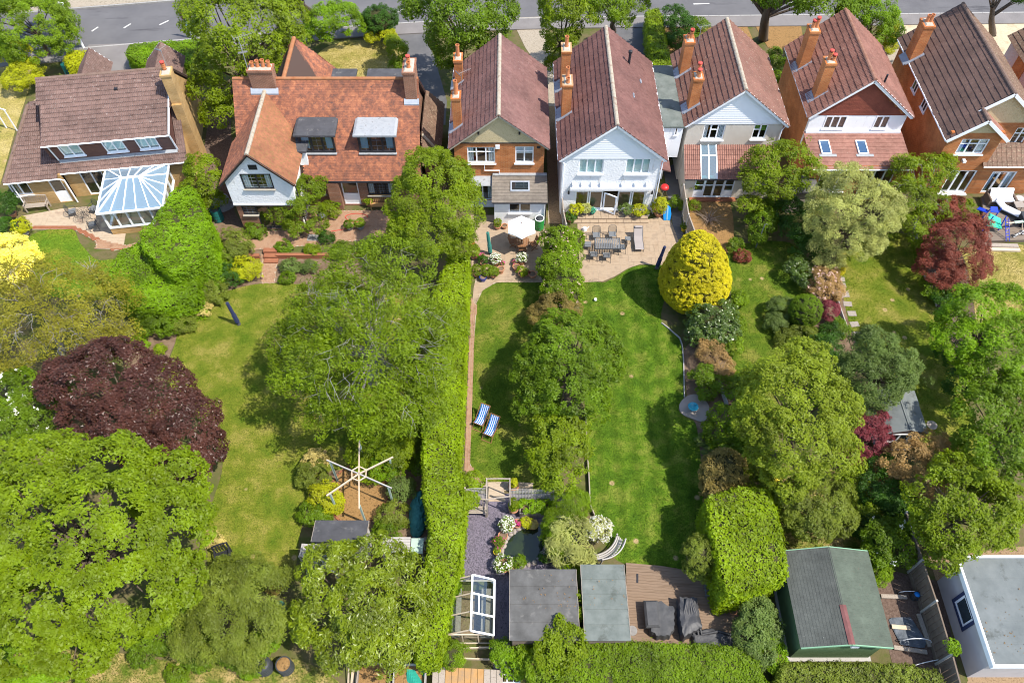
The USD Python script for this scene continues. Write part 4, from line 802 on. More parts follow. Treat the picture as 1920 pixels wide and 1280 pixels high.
part(h7, 'gable', FB.sheet(MB(), Polygon([(-(rz - .12 - gzB) / k7, gzB + .002), ((rz - .12 - gzB) / k7, gzB + .002), (0, rz - .12)]), -.2, .015), MATS['pebbledash'])
wall(h7, FA, [(xe - .27, 0), (4.2, 0), (4.2, 2.7), (xe - .27, 2.7)], [(DB[0], DB[1], .08, DB[3])], 'brick_orange', .25)
window(h7, FA, DB[0], DB[1], .08, DB[3], 3, sill=0, name='folding_door', bar=.1, fw=.1, inside=('curtain_blue', 'sides')); window(h7, FB, *WB, 2, .3, sill=.1)
slope(h7, [(xe - .55, yA - .25, 2.75), (4.3, yA - .25, 2.75), (4.3, .3, 3.6), (xe - .55, .3, 3.6)], 'tiles_mottled', .33, .34, .035, ROLL, name='lean_to_roof'); gutter(h7, (xe - .55, yA - .3, 2.72), (4.3, yA - .3, 2.72))
for p, q in (((xl, ge - .02, ez - .05), (xa, ge - .02, za - .05)), ((xe, ge - .02, ez - .05), (xa, ge - .02, za - .05)), ((xr, -.02, ez - .05), (0, -.02, rz - .05)), ((xa - .2, -.02, za - .2), (0, -.02, rz - .05))): bargeboard(h7, p, q, h=.22)
Fs = Fr((xl + .28, 0, 0), (0, -1, 0), (0, 0, 1), (-1, 0, 0))
for px, py in ((1718, 160), (1735, 195)):
    q = onplane(px, py, h7.loc + np.array([xl + .28, 0, 0]), np.array([1., 0, 0])) - h7.loc; window(h7, Fs, -q[1] - .4, -q[1] + .4, q[2] - .5, q[2] + .5, 2, d=.05, glass='pane_dark', sill=.1)
q = onw(h7, 1806, 299, yA); part(h7, 'floodlight', FA.box(MB(), q[0] - .1, q[0] + .1, q[1] - .08, q[1] + .08, .02, .3), MATS['pvc'])
stack(h7, xl, ez, k7, 1716, 110, 48, .7, 1.0, 'brick_orange', ((.35, .5, .5), (.7, .5, .55)))
gutter(h7, (xl - .05, ge, ez - .02), (xl - .05, 10.1, ez - .02))
# corner of a further house at the right edge
h8 = T('pink_house', 'corner of a pink and brick house with mossy tiled roof beyond the dark roof', 'house', (*P(1925, 150)[:2], 0))
e0 = P(1890, 68, 5) - h8.loc; part(h8, 'wall', MB().bx(e0[0] + .3, e0[0] + 8, e0[1] - 5.6, e0[1] - .3, 0, 5.0), MATS['pink_render'] if 'pink_render' in MATS else mat('pink_render', [(.62, .50, .50)], .85)); part(h8, 'brick_panel', MB().bx(e0[0] + .27, e0[0] + .3, e0[1] - 3.3, e0[1] - 1.9, 0, 4.95), MATS['brick_orange'])
slope(h8, [(e0[0], e0[1], 5), (e0[0], e0[1] - 6, 5), (e0[0] + 4, e0[1] - 6, 8), (e0[0] + 4, e0[1], 8)], 'tiles_mottled', .33, .37, .045, ROLL)
# ---------------------------------------------------------------- clay tiled cottage (second)
h2 = T('clay_tiled_cottage', 'wide cottage under mottled orange clay tiles with white front gable and two dormers', 'house', (-12.2, 40.4, 0))
L2 = lambda x, y, z: tuple(h2.W((x, y, z)))
EY, EZ, RY, RZ = 40.13, 2.6, 44.55, 7.5; k2 = (RZ - EZ) / (RY - EY); XL, XR = -18.3, -6.15; GX0, GX1, GY, GA, GE = -18.65, -13.85, 37.8, 6.93, 4.4; gm = (GX0 + GX1) / 2; yq = EY + (GE - EZ) / k2
def cl(pts, m='tiles_clay', **k): return slope(h2, [L2(*p) for p in pts], m, .17, .105, .03, PLAIN, True, **k)
ra = cl([(GX1 - .1, EY, EZ), (XR, EY, EZ), (XR, RY, RZ), (XL, RY, RZ), (XL, yq, GE), (GX1 - .1, yq, GE)])
cl([(XR, RY * 2 - EY, EZ), (XL, RY * 2 - EY, EZ), (XL, RY, RZ), (XR, RY, RZ)])
ygm = EY + (GA - EZ) / k2
cl([(GX0, yq, GE), (GX0, GY, GE), (gm, GY, GA), (gm, ygm, GA)]); cl([(GX1, GY, GE), (GX1, yq, GE), (gm, ygm, GA), (gm, GY, GA)], 'tiles_clay_smooth')
ridge(ra[0], L2(XL, RY, RZ), L2(XR, RY, RZ), 'ridge_orange', .12, .4); ridge(ra[0], L2(gm, GY, GA), L2(gm, ygm, GA), 'ridge_pale', .13, .4)
# walls
F = Fr(L2(h2.loc[0], EY + .35, 0), (1, 0, 0), (0, 0, 1), (0, -1, 0)); X = lambda x: x - h2.loc[0]
def wr2(px0, py0, px1, py1, Y): a, b = onwall(px0, py1, Y), onwall(px1, py0, Y); return X(a[0]), X(b[0]), a[1], b[1]
WK = wr2(690, 342, 738, 359, EY + .35); WK = (WK[0], WK[1], 1.0, 2.1); DK = wr2(640, 345, 670, 350, EY + .35); WD = wr2(588, 343, 606, 357, EY + .35)
wall(h2, F, [(X(GX1) - .2, 0), (X(XR) - .25, 0), (X(XR) - .25, EZ + .2), (X(GX1) - .2, EZ + .2)], [(WK[0], WK[1], 1.0, 2.1), (DK[0], DK[1], .1, 2.15), (WD[0], WD[1], 1.1, 2.1)], 'brick_brown')
window(h2, F, *WK, 3, fm='black_paint', lead=3, inside=('curtain_white', 'sides')); window(h2, F, DK[0], DK[1], .1, 2.15, 1, fm='white_paint', sill=0, name='door', bottom=.45); window(h2, F, WD[0], WD[1], 1.1, 2.1, 1, fm='black_paint', lead=3)
part(h2, 'wall', F.sheet(MB(), Polygon([(0, 0)] + [(1, 0), (1, 1)]), -.1, -.09) if False else MB().slab([L2(XR - .5, EY + .6, 0), L2(XR - .5, RY * 2 - EY - .4, 0), L2(XR - .5, RY * 2 - EY - .4, EZ), L2(XR - .5, RY, RZ - .2), L2(XR - .5, EY + .6, EZ + .2)], (.25, 0, 0)), MATS['brick_brown'])
part(h2, 'wall', MB().slab([L2(XL + .3, yq, 0), L2(XL + .3, RY * 2 - EY - .4, 0), L2(XL + .3, RY * 2 - EY - .4, EZ), L2(XL + .3, RY, RZ - .2), L2(XL + .3, yq, GE)], (.25, 0, 0)), MATS['brick_brown'])
wall(h2, Fr(L2(h2.loc[0], RY * 2 - EY - .3, 0), (-1, 0, 0), (0, 0, 1), (0, 1, 0)), [(-X(XR) + .3, 0), (-X(XL) - .3, 0), (-X(XL) - .3, EZ), (-X(XR) + .3, EZ)], [], 'brick_brown')
part(h2, 'floor', MB().bx(X(XL) + .6, X(XR) - .6, .4, 8.0, .02, .1), MATS['room']); part(h2, 'floor', MB().bx(X(GX0) + .5, X(GX1) - .5, -2.2, .4, 2.5, 2.6), MATS['room'])
# porch recess beside the kitchen window: brick pier and wooden settle stand below
part(h2, 'pier', MB().bx(*[X(onwall(p, 360, EY)[0]) for p in (616, 638)], -.35, .05, 0, 2.45), MATS['brick_brown'])
# the white gable
gy = GY + .3; FG = Fr(L2(h2.loc[0], gy, 0), (1, 0, 0), (0, 0, 1), (0, -1, 0)); kg = (GA - GE) / (gm - GX0); W1 = wr2(459, 326, 506, 354, gy); bz = onwall(490, 382, gy)[1]; W0 = wr2(458, 385, 478, 402, gy + .12); WDr = wr2(491, 386, 527, 425, gy + .12)
wall(h2, FG, [(X(GX0) + .3, bz), (X(GX1) - .3, bz), (X(GX1) - .3, GE + .1), (X(gm), GA - .2), (X(GX0) + .3, GE + .1)], [W1], 'roughcast')
FG2 = Fr(L2(h2.loc[0], gy + .1, 0), (1, 0, 0), (0, 0, 1), (0, -1, 0))
wall(h2, FG2, [(X(GX0) + .35, 0), (X(GX1) - .35, 0), (X(GX1) - .35, bz), (X(GX0) + .35, bz)], [W0, (WDr[0], WDr[1], .08, WDr[3])], 'brick_brown')
for x, s in ((GX0 + .35, 1), (GX1 - .35, -1)): part(h2, 'wall', MB().slab([L2(x, gy + .3, 0), L2(x, EY + 1.0, 0), L2(x, EY + 1.0, GE), L2(x, gy + .3, GE)], (.2 * s, 0, 0)), MATS['render_white' if s < 0 else 'brick_brown'])
window(h2, FG, *W1, 2, fm='black_paint', d=.02, lead=3, inside=('curtain_white', 'sides')); window(h2, FG2, *W0, 1, fm='black_paint', lead=3, d=.0); window(h2, FG2, WDr[0], WDr[1], .08, WDr[3], 2, fm='black_paint', sill=0, name='french_door', d=-.02, glass='glass')
q = wr2(467, 309, 480, 318, gy); part(h2, 'gable_vent', FG.box(MB(), *q, 0, .03), MATS['black_paint']); part(h2, 'gable_trim', FG.box(MB(), X(GX0) + .3, X(GX1) - .3, bz - .1, bz - .003, -.05, .06), MATS['white_paint'])
for s, x in ((-1, GX0), (1, GX1)): bargeboard(h2, L2(x, GY + .02, GE - .06), L2(gm, GY + .02, GA - .06), 'black_paint', .06, .16)
# dormers
def dormer(px0, px1, pyt, pyb, roof_top, m, label):
    n2 = np.array([0, -k2, 1.]); p0 = np.array([0, EY, EZ]); f0, f1 = onplane(px0, pyb, p0, n2), onplane(px1, pyb, p0, n2); Y = f0[1]; z0 = f0[2] + .03; z1 = onwall(px0, pyt, Y)[1]
    x0, x1 = X(f0[0]), X(f1[0]); y = Y - h2.loc[1]; yb = (z1 - EZ) / k2 + EY - h2.loc[1]
    Fd = Fr((0, y, 0), (1, 0, 0), (0, 0, 1), (0, -1, 0)); b = MB()
    for x in (x0, x1 - .12): b.slab([(x, y + .02, z0 - .05), (x, yb, z1 - .02), (x, y + .02, z1 - .02)], (.12, 0, 0))
    dm = part(h2, 'dormer', b, MATS['tiles_clay_smooth'], label=label)
    b = MB().bx(x0 - .22, x1 + .2, y - .25, yb + .7, z1, z1 + .14).hexa([(x0 - .22, y - .25, z1 + .14), (x1 + .2, y - .25, z1 + .14), (x1 + .2, yb + .7, z1 + .14), (x0 - .22, yb + .7, z1 + .14), (x0 - .05, y - .1, z1 + .22), (x1 + .05, y - .1, z1 + .22), (x1 + .05, yb + .6, z1 + .22), (x0 - .05, yb + .6, z1 + .22)])
    part(dm, 'dormer_roof', b, MATS[m]); fr = MB(); xs = np.linspace(x0 + .06, x1 - .06, 4); zt = z1 - .04; zl = z0 + .08
    for x in xs: Fd.box(fr, x - .06, x + .06, zl, zt, -.08, .03)
    Fd.box(fr, x0, x1, zl - .1, zl + .05, -.08, .06); Fd.box(fr, x0, x1, zt - .08, zt, -.08, .04); part(dm, 'window_frame', fr, MATS['black_paint'])
    for i in range(3):
        part(dm, 'pane', Fd.box(MB(), xs[i] + .06, xs[i + 1] - .06, zl + .05, zt - .08, -.05, -.04), MATS['glass'])
    g = MB()
    for i in range(3):
        for q in (.5,): Fd.box(g, xs[i] + q * (xs[i + 1] - xs[i]) - .005, xs[i] + q * (xs[i + 1] - xs[i]) + .005, zl, zt, -.04, -.028)
        for q in (.33, .67): Fd.box(g, xs[i] + .06, xs[i + 1] - .06, zl + q * (zt - zl) - .005, zl + q * (zt - zl) + .005, -.04, -.027)
    part(dm, 'glazing_bars', g, MATS['lead'])
    part(dm, 'curtain', Fd.box(Fd.box(MB(), x0 + .12, x0 + .6, zl, zt - .05, -.22, -.18), x1 - .6, x1 - .12, zl, zt - .05, -.22, -.18), MATS['curtain_blue'])
    part(dm, 'back_panel', Fd.box(MB(), x0 + .1, x1 - .1, zl, zt - .05, -.9, -.8), MATS['room'])
    part(dm, 'apron', Fd.box(MB(), x0 - .05, x1 + .05, z0 - .06, z0 + .0, 0, .2), MATS['lead_white'])
dormer(566, 631, 253, 286, 224, 'felt_black', 'flat roofed dormer with black felt roof'); dormer(675, 743, 253, 286, 222, 'lead_white', 'dormer with pale grey lead roof')
q0 = L2(*P(548, 235, 5.2)); part(h2, 'link_roof', MB().slab([(q0[0] - .2, q0[1] - 2.0, 4.55), (q0[0] + 1.1, q0[1] - 2.0, 4.55), (q0[0] + 1.3, q0[1] + .6, 5.15), (q0[0] + .1, q0[1] + .6, 5.15)], (0, 0, .14)), MATS['felt_black'])
part(h2, 'link_wall', MB().bx(q0[0] + .45, q0[0] + 1.0, q0[1] - 1.85, q0[1] - 1.65, 2.9, 4.55), MATS['render_white'])
# chimneys on the ridge
def rc(px0, px1, pyt, Y, d, pots, cowls=()):
    z1 = onwall(px0, pyt, Y)[1]; x0, x1 = X(onwall(px0, pyt, Y)[0]), X(onwall(px1, pyt, Y)[0]); y = Y - h2.loc[1]; zf = EZ + k2 * (Y - EY)
    chimney(h2, x0, x1, y, y + d, zf - .9, z1, 'brick_brown', pots, cowls=cowls, cap='mortar_cap', flash='lead', fl=MB().slab([(x0 - .12, y - .22, zf - .2), (x1 + .12, y - .22, zf - .2), (x1 + .12, y + .03, zf + .06), (x0 - .12, y + .03, zf + .06)], (0, 0, .1)))
    return x0, x1, y, z1
c1 = rc(462, 508, 131, 44.05, .75, ((.2, .5, .35), (.42, .5, .45), (.65, .5, .5), (.87, .5, .4))); rc(754, 776, 134, 43.6, 1.5, ((.5, .3, .4), (.4, .7, .3)), cowls=(1,))
aerial(h2, (c1[0] + .02, c1[2] + .2, c1[3]), 2.2, .5, L=1.0, n=9); aerial(h2, (c1[0] + .02, c1[2] + .25, c1[3]), 1.2, 1.9, L=.8, n=5)
# rear wing and the side lean-to
A, R2, CE, CW = P(551, 71, 7.5), np.array([-15.0, 44.6, 7.45]), np.array([-10.6, 49.3, 2.8]), np.array([-18.3, 48.6, 2.8])
hp = slope(h2, [tuple(h2.W(q)) for q in (np.array([-10.9, 45.0, 2.8]), CE, A, R2)], 'tiles_clay', .17, .105, .02, PLAIN, True, name='rear_roof')
slope(h2, [tuple(h2.W(q)) for q in (CW, np.array([-18.3, 45.5, 3.0]), R2, A)], 'tiles_clay_smooth', .17, .105, .02, PLAIN, True, name='rear_roof'); slope(h2, [tuple(h2.W(q)) for q in (CE, CW, A)], 'tiles_clay', .17, .105, .02, PLAIN, True, name='rear_roof')
ridge(hp[0], h2.W(A), h2.W(R2), 'ridge_orange', .14, .4); part(h2, 'wall', MB().slab([tuple(h2.W(q)) for q in ((-11.2, 48.6, 0), (-17.6, 48.1, 0), (-17.6, 48.1, 2.7), (-11.2, 48.6, 2.7))], (0, -.2, 0)), MATS['brick_brown'])
for px0, px1 in ((622, 668), (688, 756)): a, b = P(px0, 139, 6.2), P(px1, 139, 6.2); part(h2, 'rear_dormer_roof', MB().bx(X(a[0]), X(b[0]), a[1] - 41.4, a[1] - 39.8, 6.05, 6.2), MATS['felt_black'])
sl = slope(h2, [L2(-5.0, 43.2, 2.3), L2(-5.0, 48.6, 2.3), L2(XR, 48.0, 4.0), L2(XR, 43.2, 4.0)], 'tiles_mottled', .17, .11, .03, PLAIN, True, name='side_roof'); slope(h2, [L2(XR, 42.0, 2.3), L2(-5.0, 43.2, 2.3), L2(XR, 43.2, 4.0)], 'tiles_mottled', .17, .11, .03, PLAIN, True, name='side_roof')
part(h2, 'wall', MB().bx(X(XR), X(-5.25), 2.6, 7.9, 0, 2.3), MATS['brick_brown']); ridge(sl[0], L2(-5.0, 43.2, 2.33), L2(XR, 43.2, 4.03), 'ridge_pale', .12, .35)
gutter(h2, L2(GX1, EY - .05, EZ - .03), L2(XR, EY - .05, EZ - .03), 'black_pipe'); pipe(h2, [L2(GX1 - .15, GY + .5, GE - .1), L2(GX1 - .15, GY + .5, 0)], 'black_pipe')

# ---------------------------------------------------------------- buff brick chalet with box dormer (first), a little turned
h1 = T('chalet_house', 'buff brick chalet house with brown tiled roof, boarded box dormer and glass conservatory', 'house', (-31.0, 41.0, 0), math.radians(8.2))
Wd = 8.45
m1 = slope(h1, [(.2, -.02, 4.85), (8.2, -.02, 4.85), (8.45, 4.5, 6.8), (-.15, 4.5, 6.8)], 'tiles_double', .30, .33, .075, DOUBLE)
slope(h1, [(8.6, 9.0, 2.4), (-.2, 9.0, 2.4), (-.2, 4.5, 6.8), (8.6, 4.5, 6.8)], 'tiles_double', .30, .33, .075, DOUBLE); ridge(m1[0], (-.2, 4.5, 6.8), (8.45, 4.5, 6.8), 'ridge_brown')
slope(h1, [(.05, .05, 2.45), (8.7, .05, 2.45), (8.7, .65, 3.05), (.05, .65, 3.05)], 'tiles_double', .30, .3, .075, DOUBLE, name='lower_roof'); slope(h1, [(8.2, .66, 3.06), (8.7, .66, 3.06), (8.7, 4.4, 6.65), (8.2, 4.4, 6.65)], 'tiles_double', .28, .33, .035, DOUBLE, name='lower_roof')
sw = slope(h1, [(-3.3, -.45, 2.45), (.12, -.45, 2.45), (.12, 4.4, 4.85), (-1.6, 4.4, 4.85)], 'tiles_double', .30, .33, .075, DOUBLE, name='wing_roof'); slope(h1, [(-3.4, 8.0, 2.45), (-3.3, -.45, 2.45), (-1.6, 4.4, 4.85)], 'tiles_double', .30, .33, .075, DOUBLE, name='wing_roof')
ridge(sw[0], (-3.3, -.45, 2.5), (-1.6, 4.4, 4.9), 'ridge_brown'); slope(h1, [(.1, 8.6, 2.6), (-3.2, 8.0, 2.5), (-1.6, 4.4, 4.85), (.1, 4.4, 4.85)], 'tiles_double', .30, .33, .075, DOUBLE, name='wing_roof')
# dormer front
fz0, fz1 = 3.1, 4.78; dy0, dy1 = .62, .16; nrm = np.array([0, -(fz1 - fz0), -(dy0 - dy1)]); nrm = nrm / np.linalg.norm(nrm); upd = np.array([0, dy1 - dy0, fz1 - fz0]); LD_ = np.linalg.norm(upd); upd = upd / LD_
FD = Fr((0, dy0, fz0), (1, 0, 0), upd, np.cross((1, 0, 0), upd)); x0, x1 = .42, 8.15
def dl(px, py): q = h1.W(onplane(px, py, h1.loc + np.array([-dy0 * math.sin(h1.rz), dy0 * math.cos(h1.rz), 0]), np.array([-math.sin(h1.rz), math.cos(h1.rz), 0]))); return q[0], (q[2] - fz0)
wins = []
for a, b in ((119, 159), (204, 245), (268, 307)):
    p, q = dl(a, 285), dl(b, 280); wins.append((p[0], p[0] + 1.35, .38, LD_ - .12))
wall(h1, FD, [(x0, 0), (x1, 0), (x1, LD_), (x0, LD_)], wins, 'brown_board', .15, 'dormer_wall')
pg = Polygon([(x0, .02), (x1, .02), (x1, LD_ - .02), (x0, LD_ - .02)])
for w in wins: pg = pg.difference(sbox(w[0] - .02, w[2] - .02, w[1] + .02, w[3] + .02))
for kk in range(8):
    r = sbox(x0, kk * .205, x1, kk * .205 + .2).intersection(pg)
    for g in getattr(r, 'geoms', [r]):
        if g.area > .02: part(h1, 'board', FD.sheet(MB(), g, .002, .03), MATS['brown_board'])
for w in wins: window(h1, FD, *w, 2, d=.05, inside=('blind_teal', 'full'), sill=.14)
for x, s in ((x0, 1), (x1, -1)):
    part(h1, 'dormer_cheek', MB().slab([(x, dy0, fz0), (x, 3.9, 6.3), (x, .1, 4.75)], (s * .12, 0, 0)), MATS['brown_board']); part(h1, 'corner_trim', FD.box(MB(), x - .06 * s - .05, x - .06 * s + .05, 0, LD_, .0, .06), MATS['white_paint'])
gutter(h1, (.1, -.1, 4.83), (8.3, -.1, 4.83)); gutter(h1, (.0, -.05, 2.42), (8.75, -.05, 2.42)); gutter(h1, (-3.35, -.52, 2.42), (.15, -.52, 2.42)); part(h1, 'verge', MB().beam((8.3, -.05, 4.9), (8.5, 4.5, 6.85), .08, .14), MATS['white_paint'])
part(h1, 'lead_apron', MB().slab([(.4, .42, 2.96), (8.2, .42, 2.96), (8.2, .64, 3.16), (.4, .64, 3.16)], (0, 0, .03)), MATS['lead_white'])
# walls
F = front(0, .3); FW = front(0, -.15)
def w1(px0, py0, px1, py1, y):
    n = np.array([-math.sin(h1.rz), math.cos(h1.rz), 0]); o = h1.loc + n * y; a, b = h1.W(onplane(px0, py1, o, n)), h1.W(onplane(px1, py0, o, n)); return a[0], b[0], a[2], b[2]
WW = w1(29, 340, 74, 370, -.15); WW = (WW[0], WW[0] + 1.3, 1.0, 2.1); DD = (-.75, .12, .05, 2.1); FDr = (1.25, 2.75, .05, 2.15)
wall(h1, FW, [(-3.1, 0), (.25, 0), (.25, 2.5), (-3.1, 2.5)], [WW, DD], 'brick_buff'); wall(h1, F, [(.25, 0), (8.5, 0), (8.5, 2.55), (.25, 2.55)], [FDr], 'brick_buff')
window(h1, FW, *WW, 2); window(h1, FW, *DD, 1, sill=0, name='door', bottom=.42); window(h1, F, *FDr, 2, sill=0, name='french_door')
part(h1, 'wall', MB().slab([(8.5, .55, 0), (8.5, 8.6, 0), (8.5, 8.6, 2.5), (8.5, 4.5, 6.5), (8.5, .55, 2.6)], (-.25, 0, 0)), MATS['brick_buff']); part(h1, 'wall', MB().bx(-3.1, -2.85, .1, 7.6, 0, 2.5), MATS['brick_buff']); part(h1, 'wall', MB().bx(-3.1, 8.4, 8.3, 8.55, 0, 2.4), MATS['brick_buff'])
part(h1, 'wall', MB().slab([(-.05, 4.6, 2.4), (-.05, 8.6, 2.4), (-.05, 4.6, 6.4)], (.2, 0, 0)), MATS['brick_buff']); part(h1, 'wall', MB().slab([(-.05, 0.7, 3.1), (-.05, 4.6, 4.6), (-.05, 4.6, 6.5), (-.05, .3, 4.7)], (.2, 0, 0)), MATS['brown_board'])
part(h1, 'floor', MB().bx(-2.8, 8.2, .6, 8.2, .01, .08), MATS['room']); part(h1, 'floor', MB().bx(.3, 8.2, .7, 8.2, 2.6, 2.75), MATS['room'])
pipe(h1, [(.18, -.5, 2.4), (.42, -.3, 2.1), (.42, -.25, 0)], r=.05); pipe(h1, [(-3.2, -.5, 2.4), (-3.05, -.25, 2.1), (-3.05, -.25, 0)], r=.05)
# chimney breast up the side wall
part(h1, 'chimney_breast', MB().bx(8.5, 9.15, 2.0, 3.3, 0, 5.6), MATS['brick_buff'])
chimney(h1, 8.5, 9.15, 2.2, 3.1, 5.6, 7.9, 'brick_buff', ((.4, .6, .45), (.4, .6, .3)), cowls=(0,)); part(h1, 'vent_tile', MB().bx(4.9, 5.1, 3.2, 3.45, 6.2, 6.42), MATS['black_paint'])
aerial(h1, (8.9, 3.0, 7.9), 1.3, .9, L=.5, n=4)
# front gable dormers towards the road
for x, w in ((1.9, 2.2), (6.9, 2.6)):
    slope(h1, [(x - w / 2, 9.6, 4.2), (x - w / 2, 6.0, 4.2), (x, 6.0, 5.5), (x, 9.6, 5.5)], 'tiles_double', .3, .33, .035, DOUBLE, name='front_dormer_roof'); slope(h1, [(x + w / 2, 6.0, 4.2), (x + w / 2, 9.6, 4.2), (x, 9.6, 5.5), (x, 6.0, 5.5)], 'tiles_double', .3, .33, .035, DOUBLE, name='front_dormer_roof')
    part(h1, 'front_dormer', MB().slab([(x - w / 2 + .2, 9.3, 2.4), (x + w / 2 - .2, 9.3, 2.4), (x + w / 2 - .2, 9.3, 4.2), (x, 9.3, 5.3), (x - w / 2 + .2, 9.3, 4.2)], (0, -2.5, 0)), MATS['brick_buff'])
    for s in (-1, 1): bargeboard(h1, (x + s * w / 2, 9.6, 4.15), (x, 9.6, 5.45))
# conservatory: hipped glass roof on a low brick wall
cx0, cx1, cy0, cy1, ch, cr = 3.25, 7.3, -3.95, .28, 2.2, 3.0; ra_, rb_ = (4.75, -1.7), (5.85, -1.7)
cb = MB(); cb.bx(cx0 + .1, cx1 - .1, cy0 + .1, cy0 + .3, 0, .6); cb.bx(cx0 + .1, cx0 + .3, cy0 + .3, cy1, 0, .6); cb.bx(cx1 - .3, cx1 - .1, cy0 + .3, cy1, 0, .6); part(h1, 'conservatory_wall', cb, MATS['brick_buff']); part(h1, 'floor', MB().bx(cx0 + .3, cx1 - .3, cy0 + .3, cy1, .01, .07), MATS['slab_buff'])
fr = MB()
Ff, Fl_, Frr = front(0, cy0 + .12), Fr((cx0 + .12, 0, 0), (0, -1, 0), (0, 0, 1), (-1, 0, 0)), Fr((cx1 - .12, 0, 0), (0, 1, 0), (0, 0, 1), (1, 0, 0)); panes = []
for FF, a, b, n in ((Ff, cx0 + .12, cx1 - .12, 5), (Fl_, -cy1, -cy0 - .12, 4), (Frr, cy0 + .12, cy1, 4)):
    FF.box(fr, a, b, .6, .68, -.1, .06); FF.box(fr, a, b, ch - .1, ch, -.1, .05)
    xs = np.linspace(a, b, n + 1)
    for x in xs: FF.box(fr, x - .05, x + .05, .68, ch - .1, -.09, .03)
    for i in range(n):
        FF.box(fr, xs[i] + .05, xs[i + 1] - .05, 1.72, 1.78, -.08, .02) if n == 5 and False else None
        panes.append(FF.box(MB(), xs[i] + .04, xs[i + 1] - .04, .66, ch - .08, -.03, -.015))
cons = part(h1, 'conservatory_frame', fr, MATS['pvc'])
for p in panes: part(cons, 'pane', p, MATS['glass'])
rf = MB(); A3, B3 = np.array([*ra_, cr]), np.array([*rb_, cr]); c00, c10, c01, c11 = np.array([cx0 - .1, cy0 - .1, ch]), np.array([cx1 + .1, cy0 - .1, ch]), np.array([cx0 - .1, cy1, ch + .05]), np.array([cx1 + .1, cy1, ch + .05])
rf.beam(A3, B3, .12, .14)
for a, b in ((c00, A3), (c10, B3), (c01, A3), (c11, B3)): rf.beam(a, b, .09, .1)
for a, b in ((c00, c10), (c00, c01), (c10, c11), (c01, c11)): rf.beam(a, b, .11, .12)
glass = []
def facet(e0, e1, r0, r1, n):
    for i in range(n):
        t0, t1 = i / n, (i + 1) / n; f = lambda t: (e0 + (e1 - e0) * t, r0 + (r1 - r0) * min(max((t - .22) / .56, 0), 1) if np.linalg.norm(r1 - r0) > .1 else r0 + 0 * e0)
        (a, c), (b, d) = f(t0), f(t1)
        if i: rf.beam(a, c, .06, .08)
        up = np.cross(b - a, c - a); up = up / np.linalg.norm(up); up = up if up[2] > 0 else -up
        pts = [a, b, d, c] if np.linalg.norm(d - c) > .02 else [a, b, c]
        glass.append(MB().slab([q - up * .03 for q in pts], up * .015))
MATS['glass_blue'] = usdkit.material(stage, '/World/Looks/glass_blue', {'p': ('principled_bsdf', {'base_color': (.24, .34, .43), 'roughness': .15, 'specular_ior_level': .8}), 't': ('transparent_bsdf', {'color': (.8, .9, .95)}), 'm': ('mix_closure', {'fac': .42})}, [('p.BSDF', 'm.closure1'), ('t.BSDF', 'm.closure2')], surface='m.closure')
facet(c00, c10, A3, B3, 5); facet(c11, c01, B3, A3, 5); facet(c01, c00, A3, A3, 4); facet(c10, c11, B3, B3, 4)
cr_ = part(h1, 'conservatory_roof', rf, MATS['pvc'])
for g in glass: part(cr_, 'pane', g, MATS['glass_blue'])
# ---------------------------------------------------------------- sheds, decks, fences, greenhouse
mat('deck_wood', [(.235, .155, .10), (.30, .21, .145), (.19, .125, .08)], .85, 2.2, .25, .2, .3, 40, .16, stretch=(.4, 5, 5))
mat('deck_grey', [(.22, .17, .13), (.30, .24, .19)], .85, 2.2, .25, .2, .3, 40, .16, stretch=(.4, 5, 5))
mat('wood_weathered', [(.36, .29, .23), (.48, .41, .34), (.27, .21, .16)], .9, 3, .25, .2, .3, 40, .15, stretch=(4, 4, .6))
mat('wood_silver', [(.46, .43, .40), (.58, .55, .52)], .85, 3, .25, .2, .2, 40, .12)
mat('wood_fence', [(.20, .15, .115), (.29, .23, .18)], .9, 3, .25, .2, .3, 40, .2)
mat('wood_teak', [(.26, .12, .05), (.35, .17, .08)], .6, 4, .2, .4, 0, 1, .15)
mat('wood_orange', [(.45, .22, .07), (.58, .33, .13), (.40, .27, .16)], .85, 2, .25, .2, .3, 30, .2)
mat('wood_pale', [(.58, .46, .32), (.68, .56, .42)], .85, 3, .25)
mat('shed_green', [(.075, .13, .055), (.11, .17, .075)], .7, 2, .25, .3, .2, 30, .06)
mat('green_trim', [(.22, .42, .26)], .6)
mat('grey_render', [(.50, .46, .45), (.58, .54, .53)], .85, 1.5, .25)
mat('fibre_roof', [(.125, .142, .142), (.19, .208, .206)], .85, 1.2, .22, .3, .2, 40, stain=((.085, .092, .085), 1.0, .57, (1, 1, 1)))
mat('navy_paint', [(.03, .04, .09)], .5)
mat('concrete', [(.40, .38, .35), (.5, .48, .45)], .95, 3, .25)
tilemat('felt_shingle', [(0, (.062, .068, .060)), (1, (.105, .112, .10))], (.34, .34, .30), .66)
tilemat('felt_shingle_green', [(0, (.075, .095, .070)), (1, (.12, .145, .11))], (.12, .09, .07), .62)
mat('felt_red', [(.15, .06, .055), (.21, .085, .08)], .9, 4, .2)

